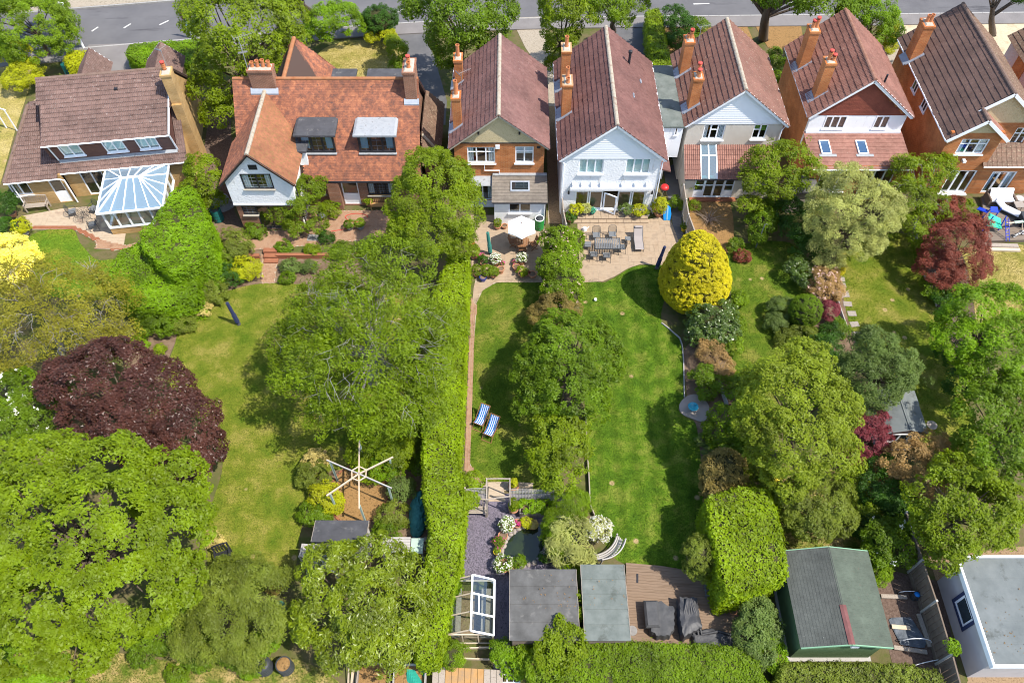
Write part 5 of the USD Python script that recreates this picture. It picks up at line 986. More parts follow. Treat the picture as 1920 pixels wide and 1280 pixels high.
def shed(name, label, x0, x1, y0, y1, zb, zf, roof_m, wall_m, ov=.12, strips=3, trim='wood_weathered', loc=None):
    """A shed under a single low slope: zf at the near eave, zb at the far one; felt laid in strips, boarded walls."""
    t = T(name, label, 'shed', ((x0 + x1) / 2, (y0 + y1) / 2, 0)); c = t.loc; X0, X1, Y0, Y1 = x0 - c[0], x1 - c[0], y0 - c[1], y1 - c[1]
    zr = lambda y: zf + (zb - zf) * (y - Y0) / (Y1 - Y0)
    wx0, wx1, wy0, wy1 = X0 + ov, X1 - ov, Y0 + ov, Y1 - ov
    part(t, 'floor', MB().bx(wx0, wx1, wy0, wy1, -.02, .06), MATS['concrete'])
    for F, L, za, zb_ in ((Fr((wx0, wy0, 0), (1, 0, 0), (0, 0, 1), (0, -1, 0)), wx1 - wx0, zr(wy0), zr(wy0)), (Fr((wx1, wy1, 0), (-1, 0, 0), (0, 0, 1), (0, 1, 0)), wx1 - wx0, zr(wy1), zr(wy1)), (Fr((wx0, wy1, 0), (0, -1, 0), (0, 0, 1), (-1, 0, 0)), wy1 - wy0, zr(wy1), zr(wy0)), (Fr((wx1, wy0, 0), (0, 1, 0), (0, 0, 1), (1, 0, 0)), wy1 - wy0, zr(wy0), zr(wy1))):
        boards(t, F, [(0, .02), (L, .02), (L, zb_ - .03), (0, za - .03)], .16, wall_m, .03, 'wall_board')
        part(t, 'wall', F.sheet(MB(), Polygon([(0, 0), (L, 0), (L, zb_ - .04), (0, za - .04)]), -.05, -.002), MATS[wall_m])
    n = strips
    r = part(t, 'roof', MB().hexa([(X0, Y0, zr(Y0) - .03), (X1, Y0, zr(Y0) - .03), (X1, Y1, zr(Y1) - .03), (X0, Y1, zr(Y1) - .03), (X0, Y0, zr(Y0) + .02), (X1, Y0, zr(Y0) + .02), (X1, Y1, zr(Y1) + .02), (X0, Y1, zr(Y1) + .02)]), MATS[trim])
    ys = np.linspace(Y0 - .02, Y1 + .02, n + 1)
    for i in range(n):
        a, b = ys[i], ys[i + 1] + (.08 if i < n - 1 else 0); lo, hi = .045 , .032
        part(r, 'felt_strip', MB().hexa([(X0 - .02, a, zr(a) + .0), (X1 + .02, a, zr(a) + .0), (X1 + .02, b, zr(b) + .0), (X0 - .02, b, zr(b) + .0), (X0 - .02, a, zr(a) + lo), (X1 + .02, a, zr(a) + lo), (X1 + .02, b, zr(b) + hi - .012), (X0 - .02, b, zr(b) + hi - .012)]), MATS[roof_m])
    for x in (X0 - .03, X1 + .01): part(t, 'edge_batten', MB().slab([(x, Y0, zr(Y0) - .06), (x, Y1, zr(Y1) - .06), (x, Y1, zr(Y1) + .05), (x, Y0, zr(Y0) + .05)], (.02, 0, 0)), MATS[trim])
    return t
shed('garden_shed', 'wide shed with plain dark grey felt roof beside the slate path', -.10, 3.08, 10.25, 13.6, 2.2, 2.35, 'felt_grey', 'wood_fence', strips=4)
shed('garden_shed', 'narrow shed with pale green grey felt roof between the wide shed and the deck', 3.33, 5.40, 10.22, 13.82, 2.25, 2.45, 'felt_green_grey', 'wood_fence', strips=5)
s3 = shed('garden_shed', 'small dark felt roofed shed behind the hexagonal wooden frame', -9.85, -7.2, 14.95, 16.15, 2.1, 2.35, 'felt_black', 'wood_silver', strips=1)
lt = T('lean_to', 'silvery boarded lean-to roof on the near side of the small dark shed', 'lean-to', (-9.6, 14.3, 0)); a = lt.W(np.array([P(566, 1019, 2.05), P(622, 1021, 2.05), P(630, 1075, 1.6), P(561, 1042, 1.6)])); u = (a[1] - a[0]) / 16
for i in range(16): q0, q1 = a[0] + u * i, a[0] + u * (i + .9); f = (i + .0) / 16; g = (i + .9) / 16; e0, e1 = a[3] + (a[2] - a[3]) * f, a[3] + (a[2] - a[3]) * g; part(lt, 'board', MB().slab([e0, e1, q1, q0], (0, 0, .04)), MATS['wood_silver'])
for q in (a[3], a[2]): part(lt, 'post', MB().beam(q * [1, 1, 0], q, .08, .08), MATS['wood_silver'])
part(lt, 'tarpaulin', MB().hexa([tuple(lt.W(P(*p, z))) for p, z in (((575, 1090), 0), ((590, 1085), 0), ((600, 1050), 0), ((583, 1045), 0), ((572, 1050), 1.5), ((590, 1045), 1.6), ((596, 1030), 1.8), ((580, 1028), 1.8))]), MATS['navy_tarp'] if 'navy_tarp' in MATS else mat('navy_tarp', [(.10, .12, .22), (.2, .22, .32)], .5, 6, .2))
ws = T('log_store', 'low white boarded roof of a log store behind the laurel bush', 'log store', (*P(752, 1015)[:2], 0)); b0, b1 = ws.W(P(718, 1006, 1.5)), ws.W(P(794, 1012, 1.5))
for i in range(6): part(ws, 'board', MB().bx(b0[0], b0[0] + (b1[0] - b0[0]) * .68, b0[1] - .13 * i - .12, b0[1] - .13 * i, 1.45 - .02 * i, 1.48 - .02 * i), MATS['wood_silver'])
part(ws, 'sheet', MB().bx(b0[0] + (b1[0] - b0[0]) * .7, b1[0], b0[1] - .85, b0[1] - .05, 1.42, 1.45), MATS['green_sheet'] if 'green_sheet' in MATS else mat('green_sheet', [(.42, .55, .45)], .5))
for x in (b0[0] + .05, b1[0] - .05):
    for y in (b0[1] - .75, b0[1] - .1): part(ws, 'post', MB().bx(x - .04, x + .04, y - .04, y + .04, 0, 1.35), MATS['wood_silver'])

# green workshop with shingled felt roof
gs = T('workshop', 'large green timber workshop with grey green shingled roof and reddish patch', 'shed', (15.2, 12.2, 0)); rz = 3.05; e = 2.5; xl, xr, y0, y1 = -2.1, 2.05, -2.3, 2.2
s1 = slope(gs, [(xl, y1, e), (xl, y0, e), (0, y0, rz), (0, y1, rz)], 'felt_shingle', .30, .15, .012, PLAIN, True); s2 = slope(gs, [(xr, y0, e), (xr, y1, e), (0, y1, rz), (0, y0, rz)], 'felt_shingle_green', .33, .16, .012, PLAIN, True)
part(gs, 'ridge_felt', MB().slab([(-.14, y0 - .02, rz - .01), (0, y0 - .02, rz + .03), (0, y0 + 1.75, rz + .03), (-.14, y0 + 1.75, rz - .01)], (0, 0, .02)).slab([(.16, y0 - .02, rz - .015), (0, y0 - .02, rz + .03), (0, y0 + 1.75, rz + .03), (.16, y0 + 1.75, rz - .015)], (0, 0, .02)), MATS['felt_red'])
for F, L, za in ((front(xl + .2, y0 + .2), xr - xl - .4, 'g'), (Fr((xr - .2, y1 - .2, 0), (-1, 0, 0), (0, 0, 1), (0, 1, 0)), xr - xl - .4, 'g'), (Fr((xl + .2, y1 - .2, 0), (0, -1, 0), (0, 0, 1), (-1, 0, 0)), y1 - y0 - .4, 'e'), (Fr((xr - .2, y0 + .2, 0), (0, 1, 0), (0, 0, 1), (1, 0, 0)), y1 - y0 - .4, 'e')):
    pl = [(0, .1), (L, .1), (L, e - .02), (L / 2, rz - .14), (0, e - .02)] if za == 'g' else [(0, .1), (L, .1), (L, e - .02), (0, e - .02)]
    boards(gs, F, pl, .15, 'shed_green', .03, 'wall_board'); part(gs, 'wall', F.sheet(MB(), Polygon(pl), -.06, -.002), MATS['shed_green'])
for x in (xl, xr):
    for y in (y0 - .03, y1 + .03): part(gs, 'fascia', MB().beam((x, y, e - .05), (0, y, rz - .05), .04, .14), MATS['green_trim'])
part(gs, 'plinth', MB().bx(xl + .05, xr - .1, y0 + .0, y1 - .1, -.03, .1), MATS['concrete']); part(gs, 'wall_light', MB().bx(.25, .6, y0 + .05, y0 + .17, 2.2, 2.42), MATS['pvc'])
# flat roofed garden room
ge_ = T('garden_room', 'pale rendered garden room with flat grey roof at the right edge', 'garden room', (23.4, 11.4, 0)); X0, X1, Y0, Y1, zz = -2.15, 4.0, -2.45, 2.65, 2.75
wl_ = Fr((X0 + .28, Y1 - .25, 0), (0, -1, 0), (0, 0, 1), (-1, 0, 0)); L = Y1 - Y0 - .5; c = [ge_.W(onplane(px, py, ge_.loc + [X0 + .28, 0, 0], np.array([1., 0, 0]))) for px, py in ((1782, 1127), (1815, 1120), (1815, 1142), (1782, 1150))]
wx = sorted([Y1 - .25 - q[1] for q in c]); w0, w1, v0, v1 = wx[0] + .15, wx[0] + 1.35, 1.05, 2.15
wall(ge_, wl_, [(0, 0), (L, 0), (L, zz), (0, zz)], [(w0, w1, v0, v1)], 'grey_render', .2); window(ge_, wl_, w0, w1, v0, v1, 1, glass='pane_dark', d=.02, sill=0, fw=.1)
part(ge_, 'window_surround', wl_.box(wl_.box(wl_.box(wl_.box(MB(), w0 - .16, w0, v0 - .16, v1 + .16, -.02, .05), w1, w1 + .16, v0 - .16, v1 + .16, -.02, .05), w0, w1, v0 - .16, v0, -.02, .047), w0, w1, v1, v1 + .16, -.02, .047), MATS['navy_paint'])
wall(ge_, front(X0 + .482, Y0 + .252), [(0, 0), (5.4, 0), (5.4, zz), (0, zz)], [], 'grey_render', .2); part(ge_, 'wall', MB().bx(X0 + .5, 3.8, Y1 - .45, Y1 - .25, 0, zz), MATS['grey_render'])
part(ge_, 'flat_roof', MB().bx(X0 + .12, X1, Y0 + .12, Y1 - .12, zz, zz + .14), MATS['fibre_roof'])
for i in range(1, 5): part(ge_, 'roof_seam', MB().bx(X0 + .13, X1 - .05, Y0 + i, Y0 + i + .05, zz + .14, zz + .147), MATS['fibre_roof'])
for bx_ in ((X0, X0 + .12, Y0, Y1), (X0 + .12, X1, Y0, Y0 + .12), (X0 + .12, X1, Y1 - .12, Y1)): part(ge_, 'roof_edge', MB().cb(*bx_, zz - .12, zz + .2, .02), MATS['white_paint'])
# small grey shed further up
cs = T('summer_shed', 'small pale grey apex shed with two pane window beside purple maple', 'shed', (21.4, 22.6, 0)); xl, xr, y0, y1, e, rz = -1.1, 1.05, -1.45, 1.3, 2.05, 2.4
for q in ([(xl, y1, e), (xl, y0, e), (0, y0, rz), (0, y1, rz)], [(xr, y0, e), (xr, y1, e), (0, y1, rz), (0, y0, rz)]): slope(cs, q, 'fibre_roof', 1.05, 1.2, .012, PLAIN, name='roof', ext=.0)
for F, L, k in ((front(xl + .12, y0 + .12), xr - xl - .24, 1), (Fr((xl + .12, y1 - .12, 0), (0, -1, 0), (0, 0, 1), (-1, 0, 0)), y1 - y0 - .24, 0), (Fr((xr - .12, y0 + .12, 0), (0, 1, 0), (0, 0, 1), (1, 0, 0)), y1 - y0 - .24, 0), (Fr((xr - .12, y1 - .12, 0), (-1, 0, 0), (0, 0, 1), (0, 1, 0)), xr - xl - .24, 1)):
    pl = [(0, 0), (L, 0), (L, e), (L / 2, rz - .1), (0, e)] if k else [(0, 0), (L, 0), (L, e), (0, e)]
    boards(cs, F, pl, .15, 'wood_silver', .03, 'wall_board'); part(cs, 'wall', F.sheet(MB(), Polygon(pl), -.05, -.002), MATS['wood_silver'])
window(cs, front(xl + .12, y0 + .12), .1, 1.25, 1.05, 1.85, 2, d=.06, glass='pane_dark', sill=.1)

# greenhouse: aluminium and white framed with a lean side
gh = T('greenhouse', 'old timber framed greenhouse with white opening lights beside the bright hedge', 'greenhouse', (-1.95, 12.0, 0)); x0, x1, y0, y1, eh, rh = -1.08, 1.05, -1.25, 1.3, 1.5, 2.25; xm = .05
fr, wf = MB(), MB()
ys = np.linspace(y0, y1, 4)
for y in ys:
    fr.beam((x0, y, .0), (x0, y, eh), .06, .06); fr.beam((x1, y, 0), (x1, y, eh), .06, .06); fr.beam((x0, y, eh), (xm, y, rh), .05, .06)
for a, b in (((x0, y0, eh), (x0, y1, eh)), ((x1, y0, eh), (x1, y1, eh)), ((xm, y0, rh), (xm, y1, rh)), ((x0, y0, .06), (x1, y0, .06)), ((x0, y0, eh), (x1, y0, eh)), ((x0, y1, eh), (x1, y1, eh)), ((x0, y0, .06), (x0, y1, .06)), ((x1, y0, .06), (x1, y1, .06))): fr.beam(a, b, .06, .07)
for x in (-.4, .35): fr.beam((x, y0, 0), (x, y0, eh), .05, .05)
part(gh, 'frame', fr, MATS['wood_pale'])
for i in range(3):
    part(gh, 'pane', MB().slab([(x0, ys[i] + .03, eh), (x0, ys[i + 1] - .03, eh), (xm, ys[i + 1] - .03, rh), (xm, ys[i] + .03, rh)], (0, 0, .012)), MATS['glass_clear'])
    part(gh, 'pane', MB().bx(x0 - .006, x0 + .006, ys[i] + .03, ys[i + 1] - .03, .1, eh - .04), MATS['glass_clear']); part(gh, 'pane', MB().bx(x1 - .006, x1 + .006, ys[i] + .03, ys[i + 1] - .03, .1, eh - .04), MATS['glass_clear'])
for a, b in ((x0, -.4), (-.4, .35), (.35, x1)): part(gh, 'pane', MB().bx(a + .03, b - .03, y0 - .006, y0 + .006, .1, eh - .04), MATS['glass_clear'])
wf = MB(); wa, wb = np.array([xm, 0, rh + .03]), np.array([x1 + .05, 0, eh + .06])
yy = (y0 - .05, y0 + .8, y0 + 1.7, y1 + .03)
for y in yy: wf.beam(wa + [0, y, 0], wb + [0, y, 0], .08, .06)
wf.beam(wa + [0, y0 - .05, 0], wa + [0, y1 + .03, 0], .09, .07).beam(wb + [0, y0 - .05, 0], wb + [0, y1 + .03, 0], .09, .07); wf.beam(wa * .68 + wb * .32 + [0, y0 + .8, 0], wa * .68 + wb * .32 + [0, y0 + 1.7, 0], .06, .05)
ol = part(gh, 'opening_light', wf, MATS['white_paint'])
for i in range(3): part(ol, 'pane', MB().slab([wa + [0, yy[i] + .03, 0], wb + [0, yy[i] + .03, 0], wb + [0, yy[i + 1] - .03, 0], wa + [0, yy[i + 1] - .03, 0]], (0, 0, .012)), MATS['glass_clear'])
part(gh, 'bench', MB().bx(x0 + .1, x0 + .55, y0 + .1, y1 - .1, .62, .68).bx(.45, x1 - .08, y0 + .1, y1 - .1, .62, .68), MATS['wood_weathered']); part(gh, 'floor', MB().bx(x0, x1, y0, y1, -.02, .03), MATS['gravel_brown'])

# decking at the end of the striped lawn
dk = T('deck', None, None, (8.4, 12.5, 0), kind='structure'); tilt = -.075
pgd = Polygon(PP([(1173, 1056), (1240, 1062), (1292, 1071), (1330, 1085), (1392, 1105), (1400, 1215), (1176, 1212)])); part(dk, 'deck_frame', MB().poly(pgd.buffer(-.06), -.02, .09), MATS['wood_fence'], world=dk); c, s = math.cos(tilt), math.sin(tilt)
from shapely import affinity
k = 0
for y in np.arange(9.6, 16, .145):
    r = affinity.rotate(sbox(3, y, 14, y + .137), math.degrees(tilt), origin=(8.4, 12.5)).intersection(pgd)
    for g in getattr(r, 'geoms', [r]):
        if g.area > .03: part(dk, 'deck_board', MB().poly(g, .095, .13 + .003 * (k % 3)), MATS['deck_wood'], world=dk); k += 1
part(dk, 'slot_drain', MB().beam(P(1195, 1075, .142), P(1195, 1092, .142), .1, .012), MATS['black_paint'], world=dk)
dk2 = T('deck', None, None, (*P(1900, 440)[:2], 0), kind='structure'); pg2 = Polygon(PP([(1838, 372), (1990, 368), (2000, 452), (1845, 456)])); part(dk2, 'deck_frame', MB().poly(pg2, -.02, .2), MATS['wood_fence'], world=dk2)
for y in np.arange(30, 46, .145):
    r = affinity.rotate(sbox(20, y, 60, y + .137), 0, origin=(0, 0)).intersection(pg2)
    if not r.is_empty and r.area > .03: part(dk2, 'deck_board', MB().poly(r, .205, .24), MATS['deck_grey'], world=dk2)
part(dk2, 'sleeper', MB().beam(P(1844, 460, .16), P(1908, 462, .16), .3, .2), MATS['wood_weathered'], world=dk2); part(dk2, 'sleeper', MB().beam(P(1846, 467, .08), P(1912, 469, .08), .25, .14), MATS['wood_pale'], world=dk2)
# terrace steps of the white house
st = T('terrace_step', None, None, (*P(1150, 408)[:2], 0), kind='structure')
for (pa, pb, z) in (((1083, 402, 1215, 409), None, .28), ((1075, 409, 1216, 417), None, .14)):
    xa, ya = P(pa[0], pa[3], z)[:2]; xb = P(pa[2], pa[3], z)[0]; yb = 39.72
    for i in range(9): q = np.linspace(xa, xb, 10); part(st, 'slab', MB().cb(q[i] + .006, q[i + 1] - .006, ya, yb, -.02, z + (.003 if i % 2 else 0), .015), MATS['slab_tan'], world=st)
# fences
def fence(label, pts, h=1.75, group=None, m='wood_fence', panel=1.83, name='panel_fence', post='concrete', board=.14):
    pts = [np.array(p[:2]) for p in pts]; mid = sum(pts) / len(pts); t = T(name, label, 'fence', (*mid, 0), group=group)
    for a, b in zip(pts[:-1], pts[1:]):
        n = max(1, round(np.linalg.norm(b - a) / panel)); d = (b - a) / n; u = d / np.linalg.norm(d)
        for i in range(n):
            p = a + d * i; part(t, 'post', MB().bx(p[0] - .05, p[0] + .05, p[1] - .05, p[1] + .05, 0, h + .06), MATS[post], world=t)
            q0, q1 = np.r_[p + u * .06, 0], np.r_[p + d - u * .06, 0]
            pn = part(t, 'panel', MB().beam(q0 + [0, 0, h - .01], q1 + [0, 0, h - .01], .07, .04), MATS[m], world=t); part(pn, 'gravel_board', MB().beam(q0 + [0, 0, .14], q1 + [0, 0, .14], .03, .28), MATS[m], world=t)
            nb = int(np.linalg.norm(q1 - q0) / board)
            for kx in range(nb): f = (kx + .5) / nb; c = q0 + (q1 - q0) * f; e = u * (board * .47); c0, c1 = c - np.r_[e, 0], c + np.r_[e, 0]; o = np.array([-u[1], u[0], 0]) * (.012 if kx % 2 else -.006); part(pn, 'board', MB().beam(c0 + o + [0, 0, h / 2 + .15], c1 + o + [0, 0, h / 2 + .15], .018, h - .35), MATS[m], world=t)
    p = pts[-1]; part(t, 'post', MB().bx(p[0] - .05, p[0] + .05, p[1] - .05, p[1] + .05, 0, h + .06), MATS[post], world=t); return t
fence('dark panelled fence between the green workshop and the garden room', [P(1700, 960, 1.8), P(1730, 1049, 1.8), P(1756, 1126, 1.8), P(1786, 1226, 1.8), P(1806, 1300, 1.8)], 1.8)
fence('weathered fence along the narrow passage left of the cream house conservatory', [P(1283, 345, 1.7), P(1292, 400, 1.7), P(1308, 450, 1.5)], 1.6, board=.12, m='wood_weathered')
fence('low picket edged fence along the passage between brick and white house', [P(1053, 352, 1.6), P(1057, 395, 1.6), P(1062, 418, 1.6)], 1.5, board=.11, m='wood_weathered')
def edging(label, px, h=.16, m='wood_weathered', w=.06):
    q = np.array(PP(px)); q = smooth_line(q, 3); t = T('lawn_edging', label, 'edging', (*q.mean(0), 0))
    for a, b in zip(q[:-1], q[1:]): part(t, 'edging_board', MB().beam((*a, h / 2), (*b, h / 2), w, h), MATS[m], world=t)
edging('low wooden edging on the left side of the striped lawn', [(1098, 780), (1100, 840), (1104, 900), (1106, 945), (1114, 968)], .3)
edging('grey edging along the shaded right side of the striped lawn', [(1240, 606), (1262, 624), (1279, 648), (1283, 745)], .1, 'kerb_stone')
edging('pale edging boards beside the stepping stones', [(1566, 555), (1572, 580), (1588, 625)], .35, 'wood_silver', .05)
edging('thin pale edging rail left of the golden green tree', [(1346, 705), (1352, 735), (1362, 765)], .5, 'wood_silver', .05)
edging('long thin border edging under the dark red maple', [(1732, 518), (1745, 545), (1755, 575)], .15)
edging('brick edging in front of the raised cottage bed', [(520, 483), (600, 483), (690, 481)], .35, 'brick_red', .22)
edging('short brick wall left of the cottage steps', [(440, 486), (488, 484)], .35, 'brick_red', .22)
stp = T('garden_steps', 'three shallow brick steps below the cottage patio', 'steps', (*P(506, 480)[:2], 0))
for i, y in enumerate((472, 480, 488)): a, b = P(495, y + 6), P(521, y + 6); part(stp, 'step', MB().cb(a[0], b[0], a[1], a[1] + .35, -.02, .34 - .1 * i, .02), MATS['brick_red'], world=stp)
# trellis screen with rustic arch posts beside the slate path
def trellis(name, label, a, b, h0, h1, step=.16, m='wood_silver'):
    a, b = np.asarray(a[:2]), np.asarray(b[:2]); t = T(name, label, 'trellis', (*((a + b) / 2), 0)); L = np.linalg.norm(b - a); n = int(L / step)
    for i in range(n + 1): p = a + (b - a) * i / n; part(t, 'slat', MB().beam((*p, h0), (*p, h1), .03, .02), MATS[m], world=t)
    for z in np.arange(h0, h1 + .01, step): part(t, 'rail', MB().beam((*a, z), (*b, z), .02, .03), MATS[m], world=t)
    for p in (a, b): part(t, 'post', MB().bx(p[0] - .045, p[0] + .045, p[1] - .045, p[1] + .045, 0, h1 + .12), MATS['wood_weathered'], world=t)
    return t
trellis('trellis_panel', 'grey square trellis above the wooden bench', P(872, 916, 1.8), P(913, 914, 1.8), .5, 1.8)
trellis('trellis_panel', 'long grey square trellis behind the raised green planter', P(956, 917, 1.8), P(1050, 918, 1.8), .5, 1.8)
ar = T('rustic_arch', 'bare rustic pole arch over the slab path between the trellises', 'arch', (*P(934, 930)[:2], 0))
pts = [P(914, 930, 0), P(956, 930, 0), P(914, 968, 0), P(956, 962, 0)]
for i, p in enumerate(pts): part(ar, 'pole', MB().tube([p, p + [0.02, 0, 1.1], p + [0, .02, 2.15]], [.045, .04, .035], 6), MATS['wood_weathered'], world=ar)
for i, j in ((0, 1), (2, 3), (0, 2), (1, 3)): part(ar, 'cross_pole', MB().tube([pts[i] + [0, 0, 2.12], (pts[i] + pts[j]) / 2 + [0, 0, 2.16], pts[j] + [0, 0, 2.12]], .035, 6), MATS['wood_weathered'], world=ar)
# hexagonal pergola of six beams
pg = T('hexagonal_pergola', 'open hexagonal pergola of pale beams meeting in a small ring', 'pergola', (*P(690, 920)[:2], 0)); cc = P(673, 888, 2.3)
ends = [P(612, 862, 2.3), P(674, 832, 2.3), P(742, 854, 2.3), P(741, 918, 2.3), P(674, 968, 2.3), P(624, 921, 2.3)]; mat('pergola_green', [(.30, .42, .36), (.42, .50, .44)], .8, 4, .2); ringp = []
for i, e in enumerate(ends):
    d = (e - cc) / np.linalg.norm(e - cc); part(pg, 'beam', MB().beam(cc + d * .02, cc + d * 1.95, .06, .10), MATS['wood_pale'] if i % 3 else MATS['wood_silver'], world=pg); q = cc + d * 1.75; part(pg, 'post', MB().beam((q[0], q[1], 0), q - [0, 0, .06], .09, .09), MATS['pergola_green'], world=pg); ringp.append(cc + d * .42)
for i in range(6): part(pg, 'ring_bar', MB().beam(ringp[i] + [0, 0, .03], ringp[(i + 1) % 6] + [0, 0, .03], .05, .06), MATS['wood_pale'], world=pg)
g0 = P(672, 925); flat('pergola_floor', [(g0[0] + 1.55 * math.cos(a), g0[1] + 1.75 * math.sin(a)) for a in np.linspace(0, 2 * PI, 28)[:-1]], -.05, .022, MATS['leaf_litter'])
eb = T('brick_ring', 'ring of reddish bricks round the pergola floor', 'edging', (g0[0], g0[1], 0))
for a in np.linspace(0, 2 * PI, 41)[:-1]: q = g0 + np.array([1.6 * math.cos(a), 1.8 * math.sin(a), .04]); part(eb, 'brick', MB().beam(q - np.array([-math.sin(a), math.cos(a), 0]) * .105, q + np.array([-math.sin(a), math.cos(a), 0]) * .105, .1, .08), MATS['brick_red'], world=eb)
# stepping stones
for i, (x, y) in enumerate(((1576, 524), (1578, 535), (1584, 553), (1589, 570), (1597, 588), (1602, 608), (1606, 627))):
    q = P(x, y); a = .1 * (i % 3) - .1; m = MB().cb(-.27, .27, -.2, .2, -.03, .03, .015).turned(a, (q[0], q[1], .012))
    lone('stepping_stone', m, MATS['slab_grey'], f'{["topmost", "second", "third", "fourth", "fifth", "sixth", "lowest"][i]} pale stepping stone down the left side of the dry lawn', 'stepping stone', 'stepping stones in the lawn')
q = P(1747, 797); lone('stepping_stone', MB().lathe([(.3, -.02), (.3, .03), (.27, .04)], (q[0], q[1], .01), 14), MATS['slab_grey'], 'single round stepping stone right of the small grey shed', 'stepping stone', 'stepping stones in the lawn')
# pond
pw = rounded(PP([(948, 1025), (958, 1008), (975, 995), (1000, 985), (1022, 990), (1022, 1015), (1008, 1045), (985, 1056), (955, 1058), (946, 1045)]), 5)
mat('pond_water', [(.012, .02, .012), (.03, .045, .012)], .03, .9, .2, .6); lone('pond', MB().poly(pw, .0, .05), MATS['pond_water'], kind='structure')
pe = T('pond_edging', 'rough pale stones round the dark garden pond', 'edging', (*pw.mean(0), 0)); rr = np.random.default_rng(5)
for p in beside(np.vstack([pw, pw[:1]]), .12)[::2]:
    m = trimesh.creation.icosphere(1, 1.0); part(pe, 'stone', MB().add(m.vertices * [rr.uniform(.1, .2), rr.uniform(.1, .18), .09] + [*p, .05], m.faces), MATS['slab_grey'], world=pe)
pat = Polygon(rounded(PP([(1274, 758), (1290, 742), (1312, 742), (1330, 765), (1320, 790), (1298, 785), (1278, 775)]))); st = T('bird_bath_base', None, None, (*P(1300, 765)[:2], 0), kind='structure'); part(st, 'paving', MB().poly(pat, -.04, .05), MATS['slab_grey'], world=st)
# ---------------------------------------------------------------- trees, hedges and shrubs
LEAF = np.array([1.78, 1.90, 1.25])
def lm(n, *c, **k): leafmat('leaf_' + n, [(x, tuple(np.minimum(np.array(q) * (1. if n.startswith('petal') else LEAF), .9))) for x, q in zip(np.linspace(0, 1, len(c)), c)], **k)
lm('lime', (0.0782, 0.129, 0.00188), (0.276, 0.382, 0.00456), (0.465, 0.538, 0.0114)); lm('hedge', (0.102, 0.138, 0.00236), (0.32, 0.363, 0.00608), (0.504, 0.488, 0.0152))
lm('mid', (0.0557, 0.0878, 0.00255), (0.195, 0.272, 0.00821), (0.408, 0.464, 0.0205)); lm('dark', (0.0212, 0.0504, 0.00452), (0.0751, 0.144, 0.0127), (0.177, 0.263, 0.0319)); lm('fresh', (0.0803, 0.106, 0.00212), (0.298, 0.36, 0.00684), (0.544, 0.54, 0.0205))
lm('maple', (0.0779, 0.106, 0.00212), (0.268, 0.341, 0.00547), (0.408, 0.457, 0.00821), (0.598, 0.576, 0.0123), (1.07, 0.759, 0.00684)); lm('purple', (0.0456, 0.0173, 0.0192), (0.095, 0.0346, 0.0346), (0.166, 0.0648, 0.0557), (0.141, 0.0864, 0.0432), rough=.35)
lm('gold', (0.264, 0.216, 0.005), (0.682, 0.494, 0.006), (0.924, 0.762, 0.01), (0.968, 0.845, 0.03), trans=.25, patch=.22); lm('cherry', (0.0695, 0.0971, 0.00241), (0.222, 0.295, 0.00648), (0.386, 0.422, 0.0162)); lm('olive', (.10, .12, .008), (.30, .32, .015), (.42, .42, .03), (.58, .54, .06), patch=.25)
lm('silver', (0.2, 0.196, 0.0865), (0.699, 0.645, 0.44), (1.22, 1.2, 1.04)); lm('red', (0.112, 0.028, 0.0255), (0.24, 0.064, 0.0553), (0.4, 0.152, 0.128)); lm('wine', (0.112, 0.02, 0.0382), (0.224, 0.048, 0.085), (0.32, 0.096, 0.145))
lm('blue', (0.0653, 0.089, 0.0285), (0.223, 0.254, 0.0804), (0.397, 0.397, 0.161)); lm('cream', (0.51, 0.442, 0.13), (0.68, 0.595, 0.24), (0.722, 0.68, 0.38)); lm('grey', (0.0798, 0.0947, 0.0141), (0.257, 0.294, 0.0365), (0.432, 0.46, 0.073))
lm('copper', (.11, .08, .03), (.19, .095, .045), (.27, .12, .07), (.18, .19, .05)); lm('laurel', (0.09, 0.111, 0.00236), (0.347, 0.379, 0.0076), (0.629, 0.592, 0.0304), rough=.4, spec=.5); lm('sparse', (0.117, 0.104, 0.011), (0.264, 0.235, 0.022), (0.484, 0.44, 0.066), (0.242, 0.13, 0.066))
lm('variegated', (0.0414, 0.0645, 0.0118), (0.133, 0.192, 0.038), (0.54, 0.496, 0.323), rough=.3, spec=.6); lm('pink', (.18, .11, .06), (.30, .12, .10), (.40, .20, .17), (.20, .20, .06)); lm('yellowgreen', (0.203, 0.202, 0.006), (0.368, 0.334, 0.008), (0.544, 0.496, 0.015)); lm('conifer', (0.072, 0.108, 0.00236), (0.23, 0.322, 0.00608), (0.378, 0.443, 0.0152))
lm('petal_white', (.72, .70, .62), (.82, .81, .78), trans=.2, patch=.05); lm('petal_pink', (.55, .05, .22), (.72, .18, .42), trans=.2, patch=.05); lm('petal_blush', (.62, .42, .36), (.78, .66, .58), trans=.2, patch=.05); lm('straw', (0.234, 0.176, 0.08), (0.351, 0.28, 0.16), trans=.15); lm('teal', (.02, .14, .12), (.05, .24, .2), trans=.1)
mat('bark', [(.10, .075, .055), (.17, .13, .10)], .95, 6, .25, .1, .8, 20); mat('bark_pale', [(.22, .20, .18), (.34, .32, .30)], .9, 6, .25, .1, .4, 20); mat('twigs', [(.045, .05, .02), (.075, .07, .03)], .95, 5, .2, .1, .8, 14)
mat('twigs_gold', [(.09, .08, .01), (.14, .12, .02)], .95, 5, .2, .1, .8, 14); mat('twigs_bare', [(.26, .19, .14), (.36, .28, .22)], .95, 5, .2)

